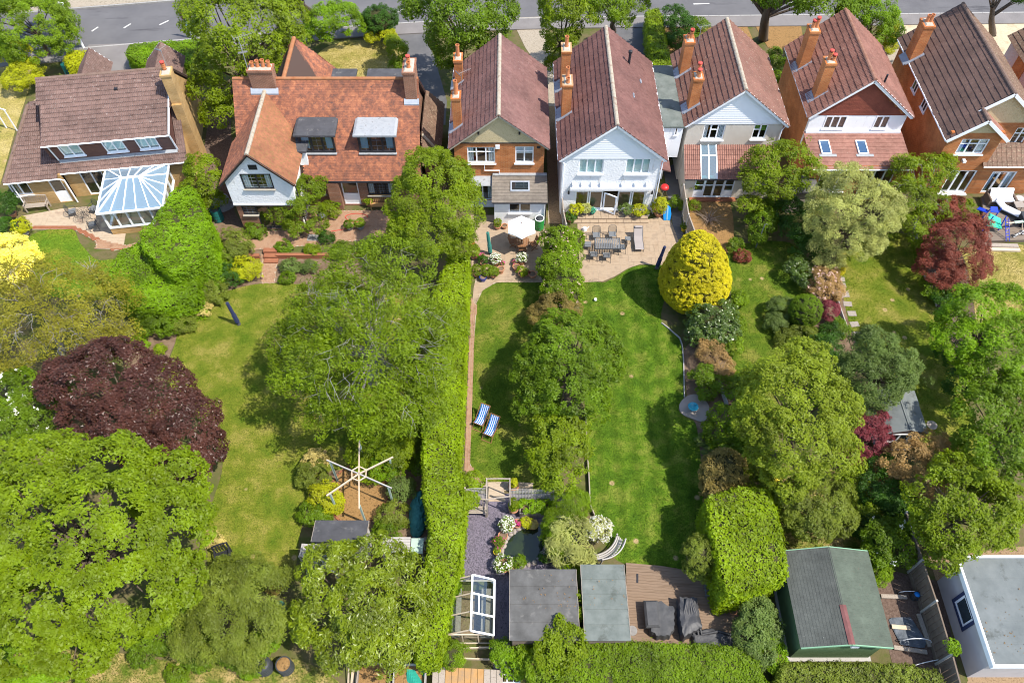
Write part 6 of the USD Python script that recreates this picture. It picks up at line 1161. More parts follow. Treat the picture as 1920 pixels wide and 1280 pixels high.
def foliage(p, nrm, l, w, rng, droop=.0):
    n = len(p); t = rng.normal(size=(n, 3)); t -= (t * nrm).sum(1, keepdims=True) * nrm; t[:, 2] -= droop; t /= np.linalg.norm(t, axis=1, keepdims=True) + 1e-9; s = np.cross(nrm, t); s /= np.linalg.norm(s, axis=1, keepdims=True) + 1e-9
    k = rng.uniform(.5, 1.45, (n, 1)); L, Wd = l * k, w * k * rng.uniform(.8, 1.2, (n, 1)); up = nrm * Wd * .22
    a = p - t * L * .5; v = np.stack([a, p - t * L * .08 + s * Wd * .5 + up, a + t * L - nrm * L * .08, p - t * L * .08 - s * Wd * .5 + up], 1).reshape(-1, 3)
    if l < .2: return np.stack([a, p + s * Wd * .62 - t * L * .06 + up, a + t * L - s * Wd * .4 - nrm * L * .06], 1).reshape(-1, 3), 3 * np.arange(n)[:, None] + [0, 2, 1]
    i = 4 * np.arange(n)[:, None]; return v, np.vstack([i + [0, 3, 2], i + [0, 2, 1]])
def sphere_dirs(n, rng, low=-.35):
    z = rng.uniform(low, 1, n); a = rng.uniform(0, 2 * PI, n); r = np.sqrt(np.maximum(1 - z * z, 0)); return np.c_[r * np.cos(a), r * np.sin(a), z]
def crown(lobes, leaf, rng, cover=2.4, clump=.5, rough=.12, up=.25, low=-.2, flat=.8, droop=0., spread=1.0, squash=None):
    """Leaves gathered in clumps over the outside of several lobes (centre, radii)."""
    l, w = leaf if leaf[0] < .1 else (leaf[0] * .84, leaf[1] * .84); Ps, Ns = [], []
    for li, (c, R) in enumerate(lobes):
        c, R = np.asarray(c, float), np.asarray(R, float); A = 4 * PI * (((R[0] * R[1]) ** 1.6 + (R[0] * R[2]) ** 1.6 + (R[1] * R[2]) ** 1.6) / 3) ** (1 / 1.6) * (1 - low) / 2
        nc = max(10, int(A / (clump * clump * 1.15))); d = sphere_dirs(nc, rng, low); f = 1 + rough * 2.2 * (meshkit.noise(d * 2.3 + li * 7.1, 3) - .5) + rng.normal(0, rough * .45, nc) + (rng.uniform(0, 1, nc) < .14) * rng.uniform(.3, 1.4, nc) * rough * (rough > .05)
        cc = c + d * R * f[:, None]; out = d / R; out /= np.linalg.norm(out, axis=1, keepdims=True); cr = clump * rng.uniform(.55, 1.25, nc); cc -= out * (cr * .55)[:, None]
        per = np.maximum(3, (1.08 * cover * A / (l * w * .5) / nc * (cr / clump) ** 2 * 1.1).astype(int)); idx = np.repeat(np.arange(nc), per); m = len(idx)
        e = rng.normal(size=(m, 3)) + out[idx] * .9 + [0, 0, .25]; e /= np.linalg.norm(e, axis=1, keepdims=True); rad = cr[idx] * rng.uniform(.35, 1.0, m) ** .6 * spread
        p = cc[idx] + e * rad[:, None] * [1, 1, flat]; nn = e * .45 + out[idx] * .45 + [.16, -.08, up + .32] + rng.normal(size=(m, 3)) * .38; nn /= np.linalg.norm(nn, axis=1, keepdims=True)
        keep = p[:, 2] > .03
        for lj, (c2, R2) in enumerate(lobes):
            if lj != li: keep &= (((p - c2) / (np.asarray(R2) * .8)) ** 2).sum(1) > 1
        Ps.append(p[keep]); Ns.append(nn[keep])
    p, nn = np.vstack(Ps), np.vstack(Ns); return foliage(p, nn, l, w, rng, droop), p, nn
_seed = [100]
def rnew(): _seed[0] += 1; return np.random.default_rng(_seed[0])
def lobe(q):
    """(picture x, y, height of the centre, radius in picture points, [y and z radius as shares of it])"""
    x, y, z, r = q[:4]; c = P(x, y, z); R = r * PX(x, y, z); return c, np.array([R, R * (q[4] if len(q) > 4 else 1.0), R * (q[5] if len(q) > 5 else .85)])
def plant(name, label, cat, lobes, m, leaf=(.15, .09), base=None, trunk=.0, bark='bark', group=None, petals=None, twigs=0, limbs=True, core=None, seed=None, **k):
    rng = rnew(); L = [lobe(q) for q in lobes]; c = sum(a[0] for a in L) / len(L); b = P(*base) if base is not None else np.array([c[0], c[1], 0.]); t = T(name, label, cat, b, group=group)
    (v, f), p, nn = crown(L, leaf, rng, **k); part(t, 'crown' if trunk else 'foliage', (v, f), MATS['leaf_' + m], world=t)
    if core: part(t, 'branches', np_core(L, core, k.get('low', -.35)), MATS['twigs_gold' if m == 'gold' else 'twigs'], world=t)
    if trunk:
        top = c * [1, 1, .85]; top[2] = max(top[2], .8); mid = (b + top) / 2 + rng.normal(0, .08, 3) * [1, 1, 0]; mb = MB().tube([b - [0, 0, .05], b + [0, 0, .15], mid, top], [trunk * 1.35, trunk, trunk * .8, trunk * .5], 9); part(t, 'trunk', mb, MATS[bark], smooth=True, world=t)
        if limbs:
            lb = MB()
            for (cc, R) in L:
                for q in range(4 if len(L) > 2 else 6):
                    d = sphere_dirs(1, rng, .0)[0]; e = cc + d * R * .85; s = mid + (top - mid) * rng.uniform(.2, 1); lb.tube([s, (s + e) / 2 + [0, 0, .25], e], [trunk * .28, trunk * .17, .012], 5)
            part(t, 'limbs', lb, MATS[bark], world=t)
    if twigs:   # bare branches that run outwards just over the leaves
        tb = MB(); far_ = max(np.hypot(*(cc - c)[:2]) + R[0] for cc, R in L)
        def over(q):
            z = [cc[2] + R[2] * math.sqrt(1 - e) for cc, R in L for e in [(((q - cc[:2]) / R[:2]) ** 2).sum()] if e < .97]; return max(z) if z else None
        for q in range(twigs):
            a = rng.uniform(0, 2 * PI); r0, ln = far_ * rng.uniform(.05, .62), far_ * rng.uniform(.16, .34); pts = []
            for k in range(6):
                xy = c[:2] + np.array([math.cos(a), math.sin(a)]) * (r0 + ln * k / 5); z = over(xy); a += rng.normal(0, .07)
                if z is None: break
                pts.append([*xy, z - .02 + .1 * math.sin(k * 2.1 + q) - (.5 if k == 0 else 0)])
            if len(pts) < 3: continue
            tb.tube(pts, np.linspace(.016, .005, len(pts)), 4); pts = np.array(pts)
            for m_ in range(3): g = pts[rng.integers(1, len(pts) - 1)]; b_ = a + rng.choice([-1, 1]) * rng.uniform(.5, 1.0); h = g + np.array([math.cos(b_), math.sin(b_), -.1]) * ln * rng.uniform(.25, .5); tb.tube([g, (g + h) / 2 + [0, 0, .04], h], [.008, .006, .003], 4)
        part(t, 'bare_branches', tb, MATS['bark_pale'], kind='stuff', world=t)
    if petals:
        pm, n, s = petals; i = rng.choice(len(p), min(n, len(p)), False); i = i[nn[i, 2] > .05]; tri = []
        q = np.repeat(p[i] + nn[i] * .06, 7, 0) + rng.normal(0, s * .55, (len(i) * 7, 3)); vv, ff = foliage(q, np.repeat(nn[i], 7, 0) * .6 + rng.normal(0, .4, (len(q), 3)) + [0, 0, .3], s, s, rng); part(t, 'flowers', (vv, ff), MATS['leaf_' + pm], kind='stuff', world=t)
    return t
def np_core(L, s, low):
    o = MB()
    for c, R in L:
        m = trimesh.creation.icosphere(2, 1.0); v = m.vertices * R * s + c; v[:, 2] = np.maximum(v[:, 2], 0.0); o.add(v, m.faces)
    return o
def hedge(label, top_px, h, m, leaf=(.12, .075), cover=2.2, group=None, lump=.14, name='hedge', flowers=None):
    """A clipped hedge: its top outline as seen, its height; leaves over top and sides, stems inside."""
    rng = rnew(); pg = Polygon(PP(top_px, h)).buffer(0); c = pg.centroid; t = T(name, label, 'hedge', (c.x, c.y, 0), group=group); l, w = leaf
    n = int(cover * pg.area / (l * w * .5)); p2 = scatter(pg.buffer(-.03), n, rng); p = np.c_[p2, np.full(n, h)]; nn = np.tile([0, 0, 1.], (n, 1))
    ring = pg.exterior; m2 = int(cover * ring.length * h / (l * w * .5)); d = rng.uniform(0, ring.length, m2); dense = np.array([ring.interpolate(x).coords[0] for x in np.linspace(0, ring.length, 400)]); ii = (d / ring.length * 399).astype(int); tt = np.roll(dense, -1, 0) - np.roll(dense, 1, 0); tt /= np.linalg.norm(tt, axis=1, keepdims=True) + 1e-9; sgn = 1 if ring.is_ccw else -1
    on = np.c_[tt[:, 1], -tt[:, 0]] * sgn; z = h * rng.uniform(0, 1, m2) ** .8; q = np.c_[dense[ii] + rng.normal(0, .05, (m2, 2)), z]; p = np.vstack([p, q]); nn = np.vstack([nn, np.c_[on[ii], np.full(m2, .15)]])
    lumpy = (meshkit.fbm(p * 1.6, 3, 5) - .5) * 2 * lump + (meshkit.noise(p * 5, 8) - .5) * lump; p = p + nn * lumpy[:, None] + rng.normal(0, .03, p.shape); edge = np.array([1 if a[2] > .5 else 0 for a in nn])
    nv = nn + rng.normal(0, .36, nn.shape) + [.16, -.08, .45]; nv /= np.linalg.norm(nv, axis=1, keepdims=True); p[:, 2] = np.maximum(p[:, 2], .03)
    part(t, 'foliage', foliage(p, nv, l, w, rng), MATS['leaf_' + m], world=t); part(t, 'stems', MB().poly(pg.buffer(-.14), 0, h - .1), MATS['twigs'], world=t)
    if flowers: fm, k, s = flowers; i = rng.choice(len(p), k, False); q = np.repeat(p[i] + nn[i] * .05, 5, 0) + rng.normal(0, s * .4, (k * 5, 3)); part(t, 'flowers', foliage(q, np.repeat(nv[i], 5, 0), s, s, rng), MATS['leaf_' + fm], kind='stuff', world=t)
    return t
SH = 'shrub'
# --- along the road
plant('conifer', 'big rounded green conifer at the top left corner', 'tree', [(62, 62, 3.0, 72, 1, .9), (20, 45, 2.6, 55), (100, 75, 2.0, 42), (75, 25, 2.6, 50)], 'conifer', (.17, .08), trunk=.2, clump=.4)
plant('shrub', 'golden green conifer shrub below the big top left conifer', SH, [(22, 100, 1.6, 30), (48, 135, 1.4, 30), (35, 150, 1.0, 28), (60, 150, 1.0, 20)], 'yellowgreen', (.13, .06), clump=.35)
hedge('small clipped golden hedge beside the lamp post', [(120, 110), (128, 97), (168, 94), (176, 112), (172, 120), (125, 124)], 1.4, 'yellowgreen')
hedge('clipped green hedge in front of the chalet house drive', [(236, 96), (243, 84), (300, 78), (376, 74), (380, 104), (375, 118), (270, 122), (242, 108)], 1.7, 'lime', lump=.16)
plant('broad_tree', 'tall leafy tree between the chalet house and the tiled cottage', 'tree', [(455, 55, 7.5, 88, 1, .8), (400, 30, 7, 60), (520, 45, 7, 55), (430, 110, 5.5, 62), (505, 100, 5.5, 50), (402, 160, 4, 45), (410, 215, 2.5, 32), (545, 75, 5, 32)], 'fresh', (.20, .13), base=(430, 190), trunk=.35, clump=.6, cover=2.2)
plant('roadside_tree', 'bare grey trunk leaning over the road above the bright bush', 'tree', [(555, -25, 8, 40)], 'fresh', (.2, .13), base=(588, 28), trunk=.26, bark='bark')
plant('shrub', 'bright green bush on the verge right of the leaning trunk', SH, [(608, 40, 2.2, 34), (640, 35, 2.2, 34), (662, 48, 1.6, 26), (600, 60, 1.4, 28)], 'lime', (.16, .10), clump=.4)
plant('shrub', 'dark green rounded bush at the corner of the cottage lawn', SH, [(712, 42, 1.5, 33, 1, .9)], 'dark', (.12, .06), clump=.3, core=.8)
plant('shrub', 'yellow green shrub below the dark rounded bush', SH, [(728, 72, 1.0, 18), (700, 68, .7, 16)], 'yellowgreen', (.11, .07), clump=.3)
plant('shrub', 'loose light green shrub at the right corner of the cottage lawn', SH, [(744, 92, 1.6, 20), (735, 80, 1.3, 15), (748, 110, 1.0, 16)], 'fresh', (.14, .09), clump=.35); plant('shrub', 'small bush behind the right cottage chimney', SH, [(742, 125, .7, 14)], 'conifer', (.11, .07), clump=.3)
plant('broad_tree', 'wide dark leaved tree behind the brick house with cream gable', 'tree', [(860, 20, 7, 72, 1, .8), (800, 15, 6.5, 45), (925, 25, 6.5, 45), (860, 70, 5, 55), (910, 60, 5, 40), (850, 110, 3, 32), (875, 95, 3.5, 36)], 'mid', (.22, .13), base=(862, 110), trunk=.35, clump=.65, cover=2.3)
plant('tall_tree', 'tall bright green tree between the two plum tiled roofs', 'tree', [(1055, 15, 7, 42, 1, 1.2), (1050, 55, 5, 36, 1, 1.2), (1045, 95, 3, 24, 1, 1.3), (1085, 20, 6.5, 34), (1035, 125, 1.5, 14, 1, 1.5)], 'fresh', (.17, .10), base=(1050, 120), trunk=.25, clump=.5)
plant('tall_tree', 'darker hanging tree right of the tall bright green tree', 'tree', [(1130, 10, 6.5, 48), (1180, 5, 6, 36), (1150, 30, 5, 34)], 'conifer', (.17, .08), base=(1150, 60), trunk=.25, clump=.5, droop=.6)
hedge('long narrow golden hedge running up beside the white house', [(1212, 20), (1236, 14), (1246, 70), (1264, 132), (1224, 122), (1216, 70)], 1.7, 'hedge', lump=.2)
plant('shrub', 'dark shrubs in shade behind the cream house', SH, [(1262, 35, 1.2, 26), (1285, 55, 1.2, 26), (1270, 75, 1.0, 22)], 'dark', (.13, .07), clump=.35); plant('shrub', 'dark spreading shrub beside the cream house chimneys', SH, [(1308, 52, 1.2, 20), (1300, 75, 1.0, 16)], 'mid', (.13, .07), clump=.35)
plant('street_tree', 'big dark street tree with thick bare trunk behind the cream house', 'tree', [(1400, -20, 8, 36), (1470, -12, 8, 48), (1540, 2, 7.5, 46), (1590, 5, 7, 34), (1500, -35, 9, 60), (1360, -62, 9, 56), (1290, -72, 9, 52)], 'mid', (.22, .13), base=(1430, 74), trunk=.42, clump=.6)
plant('conifer', 'bright green conifer behind the tile hung brick house', 'tree', [(1632, 35, 5, 44, 1, 1.2), (1655, 55, 3.5, 34), (1600, 20, 5, 30)], 'lime', (.15, .07), base=(1650, 100), trunk=.2, clump=.4); plant('conifer', 'golden slender conifer beside the bright green one', 'tree', [(1662, 62, 2.5, 16, 1, 2.0), (1664, 88, 1.5, 14, 1, 1.6)], 'yellowgreen', (.12, .05), clump=.3, trunk=.08)
plant('shrub', 'mottled green shrub between the cream house and the tile hung house', SH, [(1455, 120, 1.0, 16), (1462, 145, 1.0, 16), (1452, 100, .8, 12)], 'conifer', (.12, .07), clump=.3)
plant('pine_tree', 'leaning bare pine trunk over the sandy drive', 'tree', [(1905, -14, 8, 34), (1850, -25, 9, 34)], 'dark', (.3, .03), base=(1860, 66), trunk=.28, clump=.5, cover=1.4)
# --- left gardens
plant('small_tree', 'leafy tree between the chalet house and the white cottage gable', 'tree', [(378, 315, 2.6, 28), (395, 345, 2.2, 26), (372, 350, 2.0, 26), (400, 375, 1.2, 20)], 'fresh', (.15, .09), base=(385, 360), trunk=.1, clump=.4)
hedge('tall blocky bright lime hedge beside the conservatory', [(312, 372), (330, 350), (362, 352), (384, 395), (400, 440), (396, 478), (350, 505), (318, 512), (270, 470), (262, 440), (290, 410)], 3.2, 'lime', (.13, .07), lump=.26, cover=2.4)
hedge('lower lime hedge stepping down to the left of the tall lime hedge', [(205, 498), (228, 470), (262, 452), (300, 492), (340, 520), (372, 522), (370, 552), (320, 575), (262, 580), (222, 556), (204, 528)], 2.1, 'lime', (.13, .07), lump=.26, cover=2.4)
plant('shrub', 'pale cream yellow shrub on the left edge', SH, [(20, 475, 1.4, 38), (45, 495, 1.1, 30), (10, 510, 1.0, 34), (-30, 490, 1.4, 40)], 'cream', (.13, .09), clump=.35)
plant('shrub', 'round golden conifer ball by the chalet patio', SH, [(40, 425, .7, 17)], 'yellowgreen', (.09, .05), clump=.2, core=.8); plant('shrub', 'dark green shrub against the left edge by the chalet house', SH, [(8, 385, 1.2, 26), (4, 430, .9, 24)], 'dark', (.12, .07), clump=.3)
plant('open_tree', 'sparse brownish tree with visible pale branches at the left edge', 'tree', [(60, 545, 3.2, 62), (130, 560, 3.4, 66), (195, 590, 2.8, 60), (70, 620, 3.0, 68), (150, 640, 2.8, 58), (20, 590, 3, 60), (15, 665, 2.4, 50), (-50, 600, 3, 60), (225, 640, 2, 38)], 'sparse', (.13, .09), base=(120, 680), trunk=.22, bark='bark_pale', clump=.45, cover=.95, rough=.25, twigs=55, spread=1.25, limbs=False)
plant('copper_beech', 'broad domed dark purple tree on the left lawn edge', 'tree', [(200, 715, 3.74, 85, 1, 0.8), (130, 720, 3.31, 55, 1, 0.8), (285, 750, 3.52, 78, 1, 0.8), (345, 800, 3.1, 68, 1, 0.85), (250, 790, 3.31, 75, 1, 0.8), (175, 790, 2.67, 60, 1, 0.8), (365, 845, 2.23, 55, 1, 0.9), (290, 845, 2.67, 60)], 'purple', (.17, .10), base=(255, 850), trunk=.3, clump=.45, rough=.07, cover=2.8)
plant('white_rhododendron', 'white flowering shrub on the left edge below the sparse tree', SH, [(35, 740, 2.0, 50), (75, 780, 1.6, 46), (20, 790, 1.8, 50), (-25, 750, 2, 50), (92, 745, 1.2, 36)], 'mid', (.22, .08), clump=.4, petals=('petal_white', 85, .13))
plant('maple_tree', 'big bright green maple filling the lower left corner', 'tree', [(90, 890, 6.0, 80), (200, 900, 6.0, 85), (310, 910, 5.03, 70), (60, 980, 6.7, 110), (190, 1000, 7.1, 115), (300, 1000, 6.1, 90), (345, 960, 4.79, 55), (110, 1100, 6.1, 110), (230, 1110, 5.9, 100), (310, 1090, 5.03, 70), (40, 1180, 4.79, 80), (150, 1190, 4.55, 75), (-40, 1020, 6.1, 110), (-30, 900, 5.5, 80), (165, 965, 6.6, 62)], 'maple', (.18, .125), base=(190, 1130), trunk=.4, clump=.36, rough=.09, cover=2.7)
plant('shrub', 'low bright shrub under the maple at the lower left corner', SH, [(30, 1240, 1.2, 42), (80, 1262, .9, 40), (-20, 1260, 1.2, 40)], 'lime', (.12, .07), clump=.3)
plant('shrub', 'grey green tangled shrub between the maple and the laurel', SH, [(430, 1100, 2.0, 58), (480, 1110, 2.2, 58), (420, 1165, 2.0, 62), (490, 1170, 2.0, 52), (370, 1190, 1.6, 48), (455, 1205, 1.3, 46)], 'grey', (.13, .06), clump=.45, rough=.2)
plant('shrub', 'small lime green bush above the dark bins', SH, [(500, 1205, 1.2, 24), (512, 1190, 1.0, 16)], 'lime', (.11, .07), clump=.25)
plant('laurel_bush', 'big glossy laurel bush below the small dark shed', SH, [(625, 1080, 3.0, 62), (700, 1065, 3.0, 62), (760, 1085, 2.6, 50), (610, 1140, 2.8, 58), (685, 1140, 3.2, 66), (750, 1150, 2.8, 58), (650, 1200, 2.2, 56), (725, 1205, 2.2, 56), (590, 1175, 2.0, 40)], 'laurel', (.22, .075), base=(680, 1190), trunk=.14, clump=.45, rough=.12, cover=2.3)
H_ = 2.6
hedge('long tall bright green hedge between the cottage garden and the narrow lawn', [(846, 470), (878, 480), (873, 560), (868, 690), (863, 780), (857, 860), (869, 930), (864, 1010), (856, 1080), (842, 1120), (832, 1200), (818, 1238), (782, 1236), (775, 1160), (796, 1080), (808, 1000), (796, 930), (794, 840), (800, 700), (810, 560)], H_, 'hedge', (.14, .085), lump=.13, cover=2.2)
plant('shrub', 'bright bush bulging out of the hedge at the bottom of the narrow lawn', SH, [(884, 905, 1.2, 22), (875, 930, 1.2, 22)], 'hedge', (.11, .07), clump=.28)
plant('cherry_tree', 'wide airy cherry tree with bare pale branches over the cottage lawn', 'tree', [(700, 600, 6.5, 95, 1, 0.65), (620, 600, 5.7, 80, 1, 0.6), (590, 680, 5.26, 72, 1, 0.6), (680, 690, 6.3, 95, 1, 0.6), (754, 600, 6.1, 79.2, 1, 0.65), (784, 680, 5.9, 70.4, 1, 0.6), (730, 510, 6.3, 75, 1, 0.65), (660, 520, 5.7, 65, 1, 0.6), (640, 755, 4.79, 66, 1, 0.6), (730, 770, 5.26, 76, 1, 0.6), (784, 760, 5.03, 49.28, 1, 0.6), (834, 620, 5.26, 42.24, 1, 0.7), (560, 640, 4.55, 50, 1, 0.6)], 'cherry', (.20, .075), base=(700, 720), trunk=.28, bark='bark_pale', clump=.5, rough=.22, cover=1.55, twigs=48, droop=.5, spread=1.15)
plant('shrub', 'leafy climber and bushes under the near side of the cherry tree', SH, [(700, 820, 1.3, 42), (735, 850, 1.2, 38), (680, 850, .9, 30), (770, 810, .9, 30), (700, 875, .8, 30)], 'fresh', (.13, .08), clump=.35)
plant('dense_tree', 'dense green tree left of the brick house with cream gable', 'tree', [(815, 345, 5.7, 62, 1, 0.9), (780, 380, 5.03, 52), (845, 400, 5.03, 58), (810, 430, 4.31, 58), (860, 350, 4.79, 36), (770, 425, 3.84, 42), (850, 450, 3.36, 40), (800, 315, 5.7, 38)], 'fresh', (.16, .075), base=(818, 470), trunk=.22, clump=.45, rough=.14)
plant('climbing_shrub', 'light green small tree against the white cottage gable', 'tree', [(550, 370, 2.2, 36), (580, 355, 2.6, 28), (575, 400, 1.4, 30), (530, 395, 1.4, 26), (560, 420, .9, 26), (590, 420, .9, 20)], 'cherry', (.14, .09), base=(565, 440), trunk=.09, clump=.35, cover=2.0, rough=.2)
for lab, x, y, z, r, mm in (('clipped green clump in front of the cottage brick wall', 478, 432, .3, 17, 'mid'), ('dull green bush left of the cottage steps', 432, 465, .9, 34, 'grey'), ('second dull bush nearer the lime hedge', 412, 490, .8, 28, 'conifer'), ('golden shrub below the cottage steps wall', 462, 505, .6, 24, 'yellowgreen'), ('dark low shrub beside the golden shrub', 425, 515, .6, 26, 'dark'), ('dull green low shrub at the lawn corner below the golden shrub', 395, 545, .6, 28, 'grey'), ('straw coloured low bush at the left of the lawn', 375, 575, .4, 20, 'straw'),
    ('dark evergreen foot of the lime hedge', 300, 600, .8, 34, 'mid'), ('blue green clump at the edge of the lawn', 340, 605, .5, 22, 'grey'), ('pale flowering bush at the foot of the lime hedge', 335, 570, .9, 20, 'silver'), ('small green clump on the bare bed', 300, 655, .3, 10, 'fresh'), ('green clump at the lower end of the bare bed', 305, 690, .4, 12, 'fresh'), ('bright tuft at the upper end of the bare bed', 262, 640, .4, 14, 'lime'),
    ('tuft of lavender on the upper cottage bed', 532, 463, .3, 14, 'mid'), ('spiky dark clump beside the drain cover', 613, 445, .4, 12, 'dark'), ('grey leaved plant in the left of the lower bed', 545, 498, .4, 15, 'blue'), ('round grey green plant in the middle of the lower bed', 580, 500, .4, 13, 'blue'), ('small green plant at the near side of the lower bed', 538, 520, .3, 12, 'mid'), ('leafy plant on the raised bed', 585, 468, .3, 13, 'fresh'), ('green plants at the right of the raised bed', 640, 470, .5, 18, 'mid'), ('flowering pots of green below the cottage pier', 620, 392, .5, 16, 'fresh'),
    ('grassy bush left of the hexagonal pergola', 585, 890, .6, 26, 'grey'), ('yellow grass clump left above the pergola', 590, 862, .5, 20, 'straw'), ('bright bush at the lower left of the pergola', 610, 935, .7, 28, 'yellowgreen'), ('low green planting below left of the pergola', 590, 960, .5, 26, 'mid'), ('bright bush inside the upper right of the pergola', 720, 872, .9, 30, 'lime'), ('grey leaved bush right of the pergola', 752, 915, .6, 24, 'blue'), ('pale green bush below right of the pergola', 735, 965, .6, 26, 'grey'), ('fern like bush in front of the small white roof', 728, 990, .5, 22, 'mid')):
    plant('shrub', lab, SH, [(x, y, z, r), (x + r * .5, y + r * .25, z * .7, r * .7), (x - r * .5, y + r * .2, z * .7, r * .7)], mm, (.11, .06), clump=.26, cover=2.0, rough=.2)
# --- middle gardens
plant('flowering_hedge', 'loose pink flowered hedge between the two patios', 'hedge', [(1045, 455, 2.02, 32), (1062, 480, 2.02, 30), (1040, 500, 1.91, 32), (1060, 525, 1.91, 32), (1042, 545, 1.7, 28), (1070, 550, 1.48, 24), (1070, 450, 1.38, 24)], 'conifer', (.12, .08), clump=.32, petals=('petal_blush', 80, .07), core=.8)
plant('shrub', 'reddish brown shrub above the round dark tree', SH, [(1040, 580, 1.5, 34), (1015, 590, 1.2, 26), (1068, 585, 1.2, 24)], 'copper', (.12, .06), clump=.32)
plant('round_tree', 'dense round dark green tree between the two middle lawns', 'tree', [(1060, 665, 3.48, 72, 1, 0.8), (1010, 690, 2.98, 48), (1115, 680, 2.98, 55), (1070, 720, 3.23, 70), (1020, 740, 2.5, 52), (1100, 745, 2.25, 44), (1050, 625, 2.98, 48), (1110, 640, 2.74, 40)], 'mid', (.20, .085), base=(1065, 760), trunk=.24, clump=.42, rough=.12, cover=2.5)
plant('shrub', 'light glossy shrub below the round dark tree', SH, [(1040, 810, 2.51, 42), (1070, 850, 2.39, 36), (1025, 860, 2.28, 36), (1050, 890, 2.16, 36), (1075, 810, 2.16, 28)], 'fresh', (.15, .09), clump=.35, rough=.16)
plant('shrub', 'feathery green conifer beside the trellis planter', SH, [(1070, 950, 1.4, 34), (1050, 985, 1.4, 32), (1085, 940, 1.0, 24)], 'conifer', (.13, .03), clump=.3)
plant('bamboo', 'arching variegated bamboo by the pond', SH, [(1068, 1003, 1.8, 34), (1060, 1035, 1.6, 34), (1088, 1040, 1.4, 28)], 'silver', (.30, .05), clump=.45, cover=1.2, rough=.25, up=.1); plant('bamboo', 'green bamboo clump beside the variegated one', SH, [(1050, 1015, 1.3, 32), (1075, 1050, 1.0, 28)], 'conifer', (.28, .05), clump=.4, cover=1.5, rough=.25)
plant('white_bush', 'round white flowering bush above the curved bench', SH, [(1122, 993, 1.1, 24, 1, 1.0)], 'silver', (.09, .05), clump=.2, petals=('petal_white', 450, .045), core=.8)
plant('golden_topiary', 'huge golden egg shaped clipped yew on the striped lawn', 'topiary', [(1303, 526, 1.9, 66, 1, .95), (1306, 500, 3.1, 57, 1, .95), (1309, 474, 4.4, 41, 1, 1.0), (1311, 456, 5.2, 24, 1, 1.0)], 'gold', (.115, .06), clump=.15, rough=.012, cover=3.0, core=.93, low=-.6)
plant('shrub', 'glossy variegated bush below the golden topiary', SH, [(1335, 602, 1.2, 46), (1320, 625, .9, 34), (1355, 625, .9, 32)], 'variegated', (.14, .085), clump=.28, core=.75)
plant('shrub', 'pinkish tipped shrub on the border right of the striped lawn', SH, [(1335, 665, 1.0, 28), (1350, 690, .9, 24)], 'pink', (.13, .05), clump=.3, cover=1.8); plant('shrub', 'mixed green border shrubs by the thin pale rail', SH, [(1320, 705, .8, 24), (1350, 720, .7, 20), (1325, 735, .5, 18)], 'mid', (.13, .08), clump=.3)
plant('shrub', 'climbing bush left of the golden green tree', SH, [(1360, 785, 1.0, 28), (1345, 815, .8, 26), (1365, 830, .9, 26), (1330, 800, .5, 14)], 'conifer', (.13, .08), clump=.3); plant('shrub', 'blue leaved low plants on the shaded border', SH, [(1318, 825, .4, 14), (1330, 845, .4, 14)], 'blue', (.12, .05), clump=.2)
plant('golden_tree', 'large golden green tree in the cream house garden', 'tree', [(1480, 745, 6.0, 85, 1, 0.8), (1434, 785, 5.25, 58.48), (1545, 770, 5.5, 62), (1490, 820, 5.25, 80), (1448, 838, 4.25, 49.88), (1550, 840, 4.5, 56), (1520, 680, 5.75, 42), (1505, 655, 6.0, 24), (1440, 710, 5.0, 37.839999999999996), (1480, 880, 3.5, 52)], 'olive', (.15, .09), base=(1480, 860), trunk=.3, clump=.42, rough=.18)
plant('shrub', 'domed copper red hedge shrub beside the striped lawn', SH, [(1358, 885, 2.12, 44, 1, 0.9), (1350, 920, 1.79, 36)], 'copper', (.12, .08), clump=.25, rough=.06, core=.8); plant('shrub', 'mixed light green shrub between copper and laurel hedges', SH, [(1400, 895, 1.2, 36), (1425, 920, 1.0, 30), (1385, 910, 1.2, 28)], 'fresh', (.14, .08), clump=.32)
hedge('broad clipped laurel hedge block right of the striped lawn', [(1328, 930), (1390, 912), (1440, 918), (1462, 980), (1476, 1060), (1470, 1085), (1400, 1108), (1362, 1112), (1345, 1040), (1332, 990)], 3.2, 'hedge', (.15, .08), lump=.16)
plant('potted_bay', 'round olive bush in a pot at the corner of the deck', SH, [(1311, 1040, 2.1, 33, 1, 1.05), (1311, 1062, 1.6, 28)], 'grey', (.11, .045), clump=.2, core=.75)
plant('shrub', 'dark blue green bush at the right end of the deck', SH, [(1420, 1150, 1.5, 34), (1410, 1190, 1.3, 34), (1425, 1215, 1.2, 32), (1440, 1180, 1.2, 28), (1400, 1130, 1.2, 24)], 'blue', (.13, .07), clump=.32); plant('shrub', 'lime green bush in front of the green workshop corner', SH, [(1440, 1210, 1.1, 26), (1450, 1235, .9, 24)], 'lime', (.12, .07), clump=.28)
hedge('long flat green hedge along the bottom edge', [(1080, 1205), (1200, 1202), (1380, 1212), (1420, 1240), (1440, 1300), (1040, 1300), (1060, 1230)], 1.7, 'conifer', (.11, .06), lump=.22); hedge('dull green hedge at the bottom right below the workshop', [(1470, 1244), (1560, 1240), (1700, 1246), (1760, 1262), (1780, 1310), (1450, 1310)], 1.6, 'grey', (.11, .06), lump=.22)
plant('shrub', 'fresh green climber spilling over the wide grey shed', SH, [(1050, 1185, 2.2, 28), (1065, 1205, 2.1, 34), (1040, 1220, 1.8, 40), (1080, 1120, 2.0, 12), (1084, 1150, 2.0, 11)], 'fresh', (.14, .09), clump=.3); plant('shrub', 'yellowish shrub at the bottom below the wide shed', SH, [(1020, 1250, 1.2, 40), (985, 1235, .9, 30)], 'conifer', (.13, .08), clump=.32)
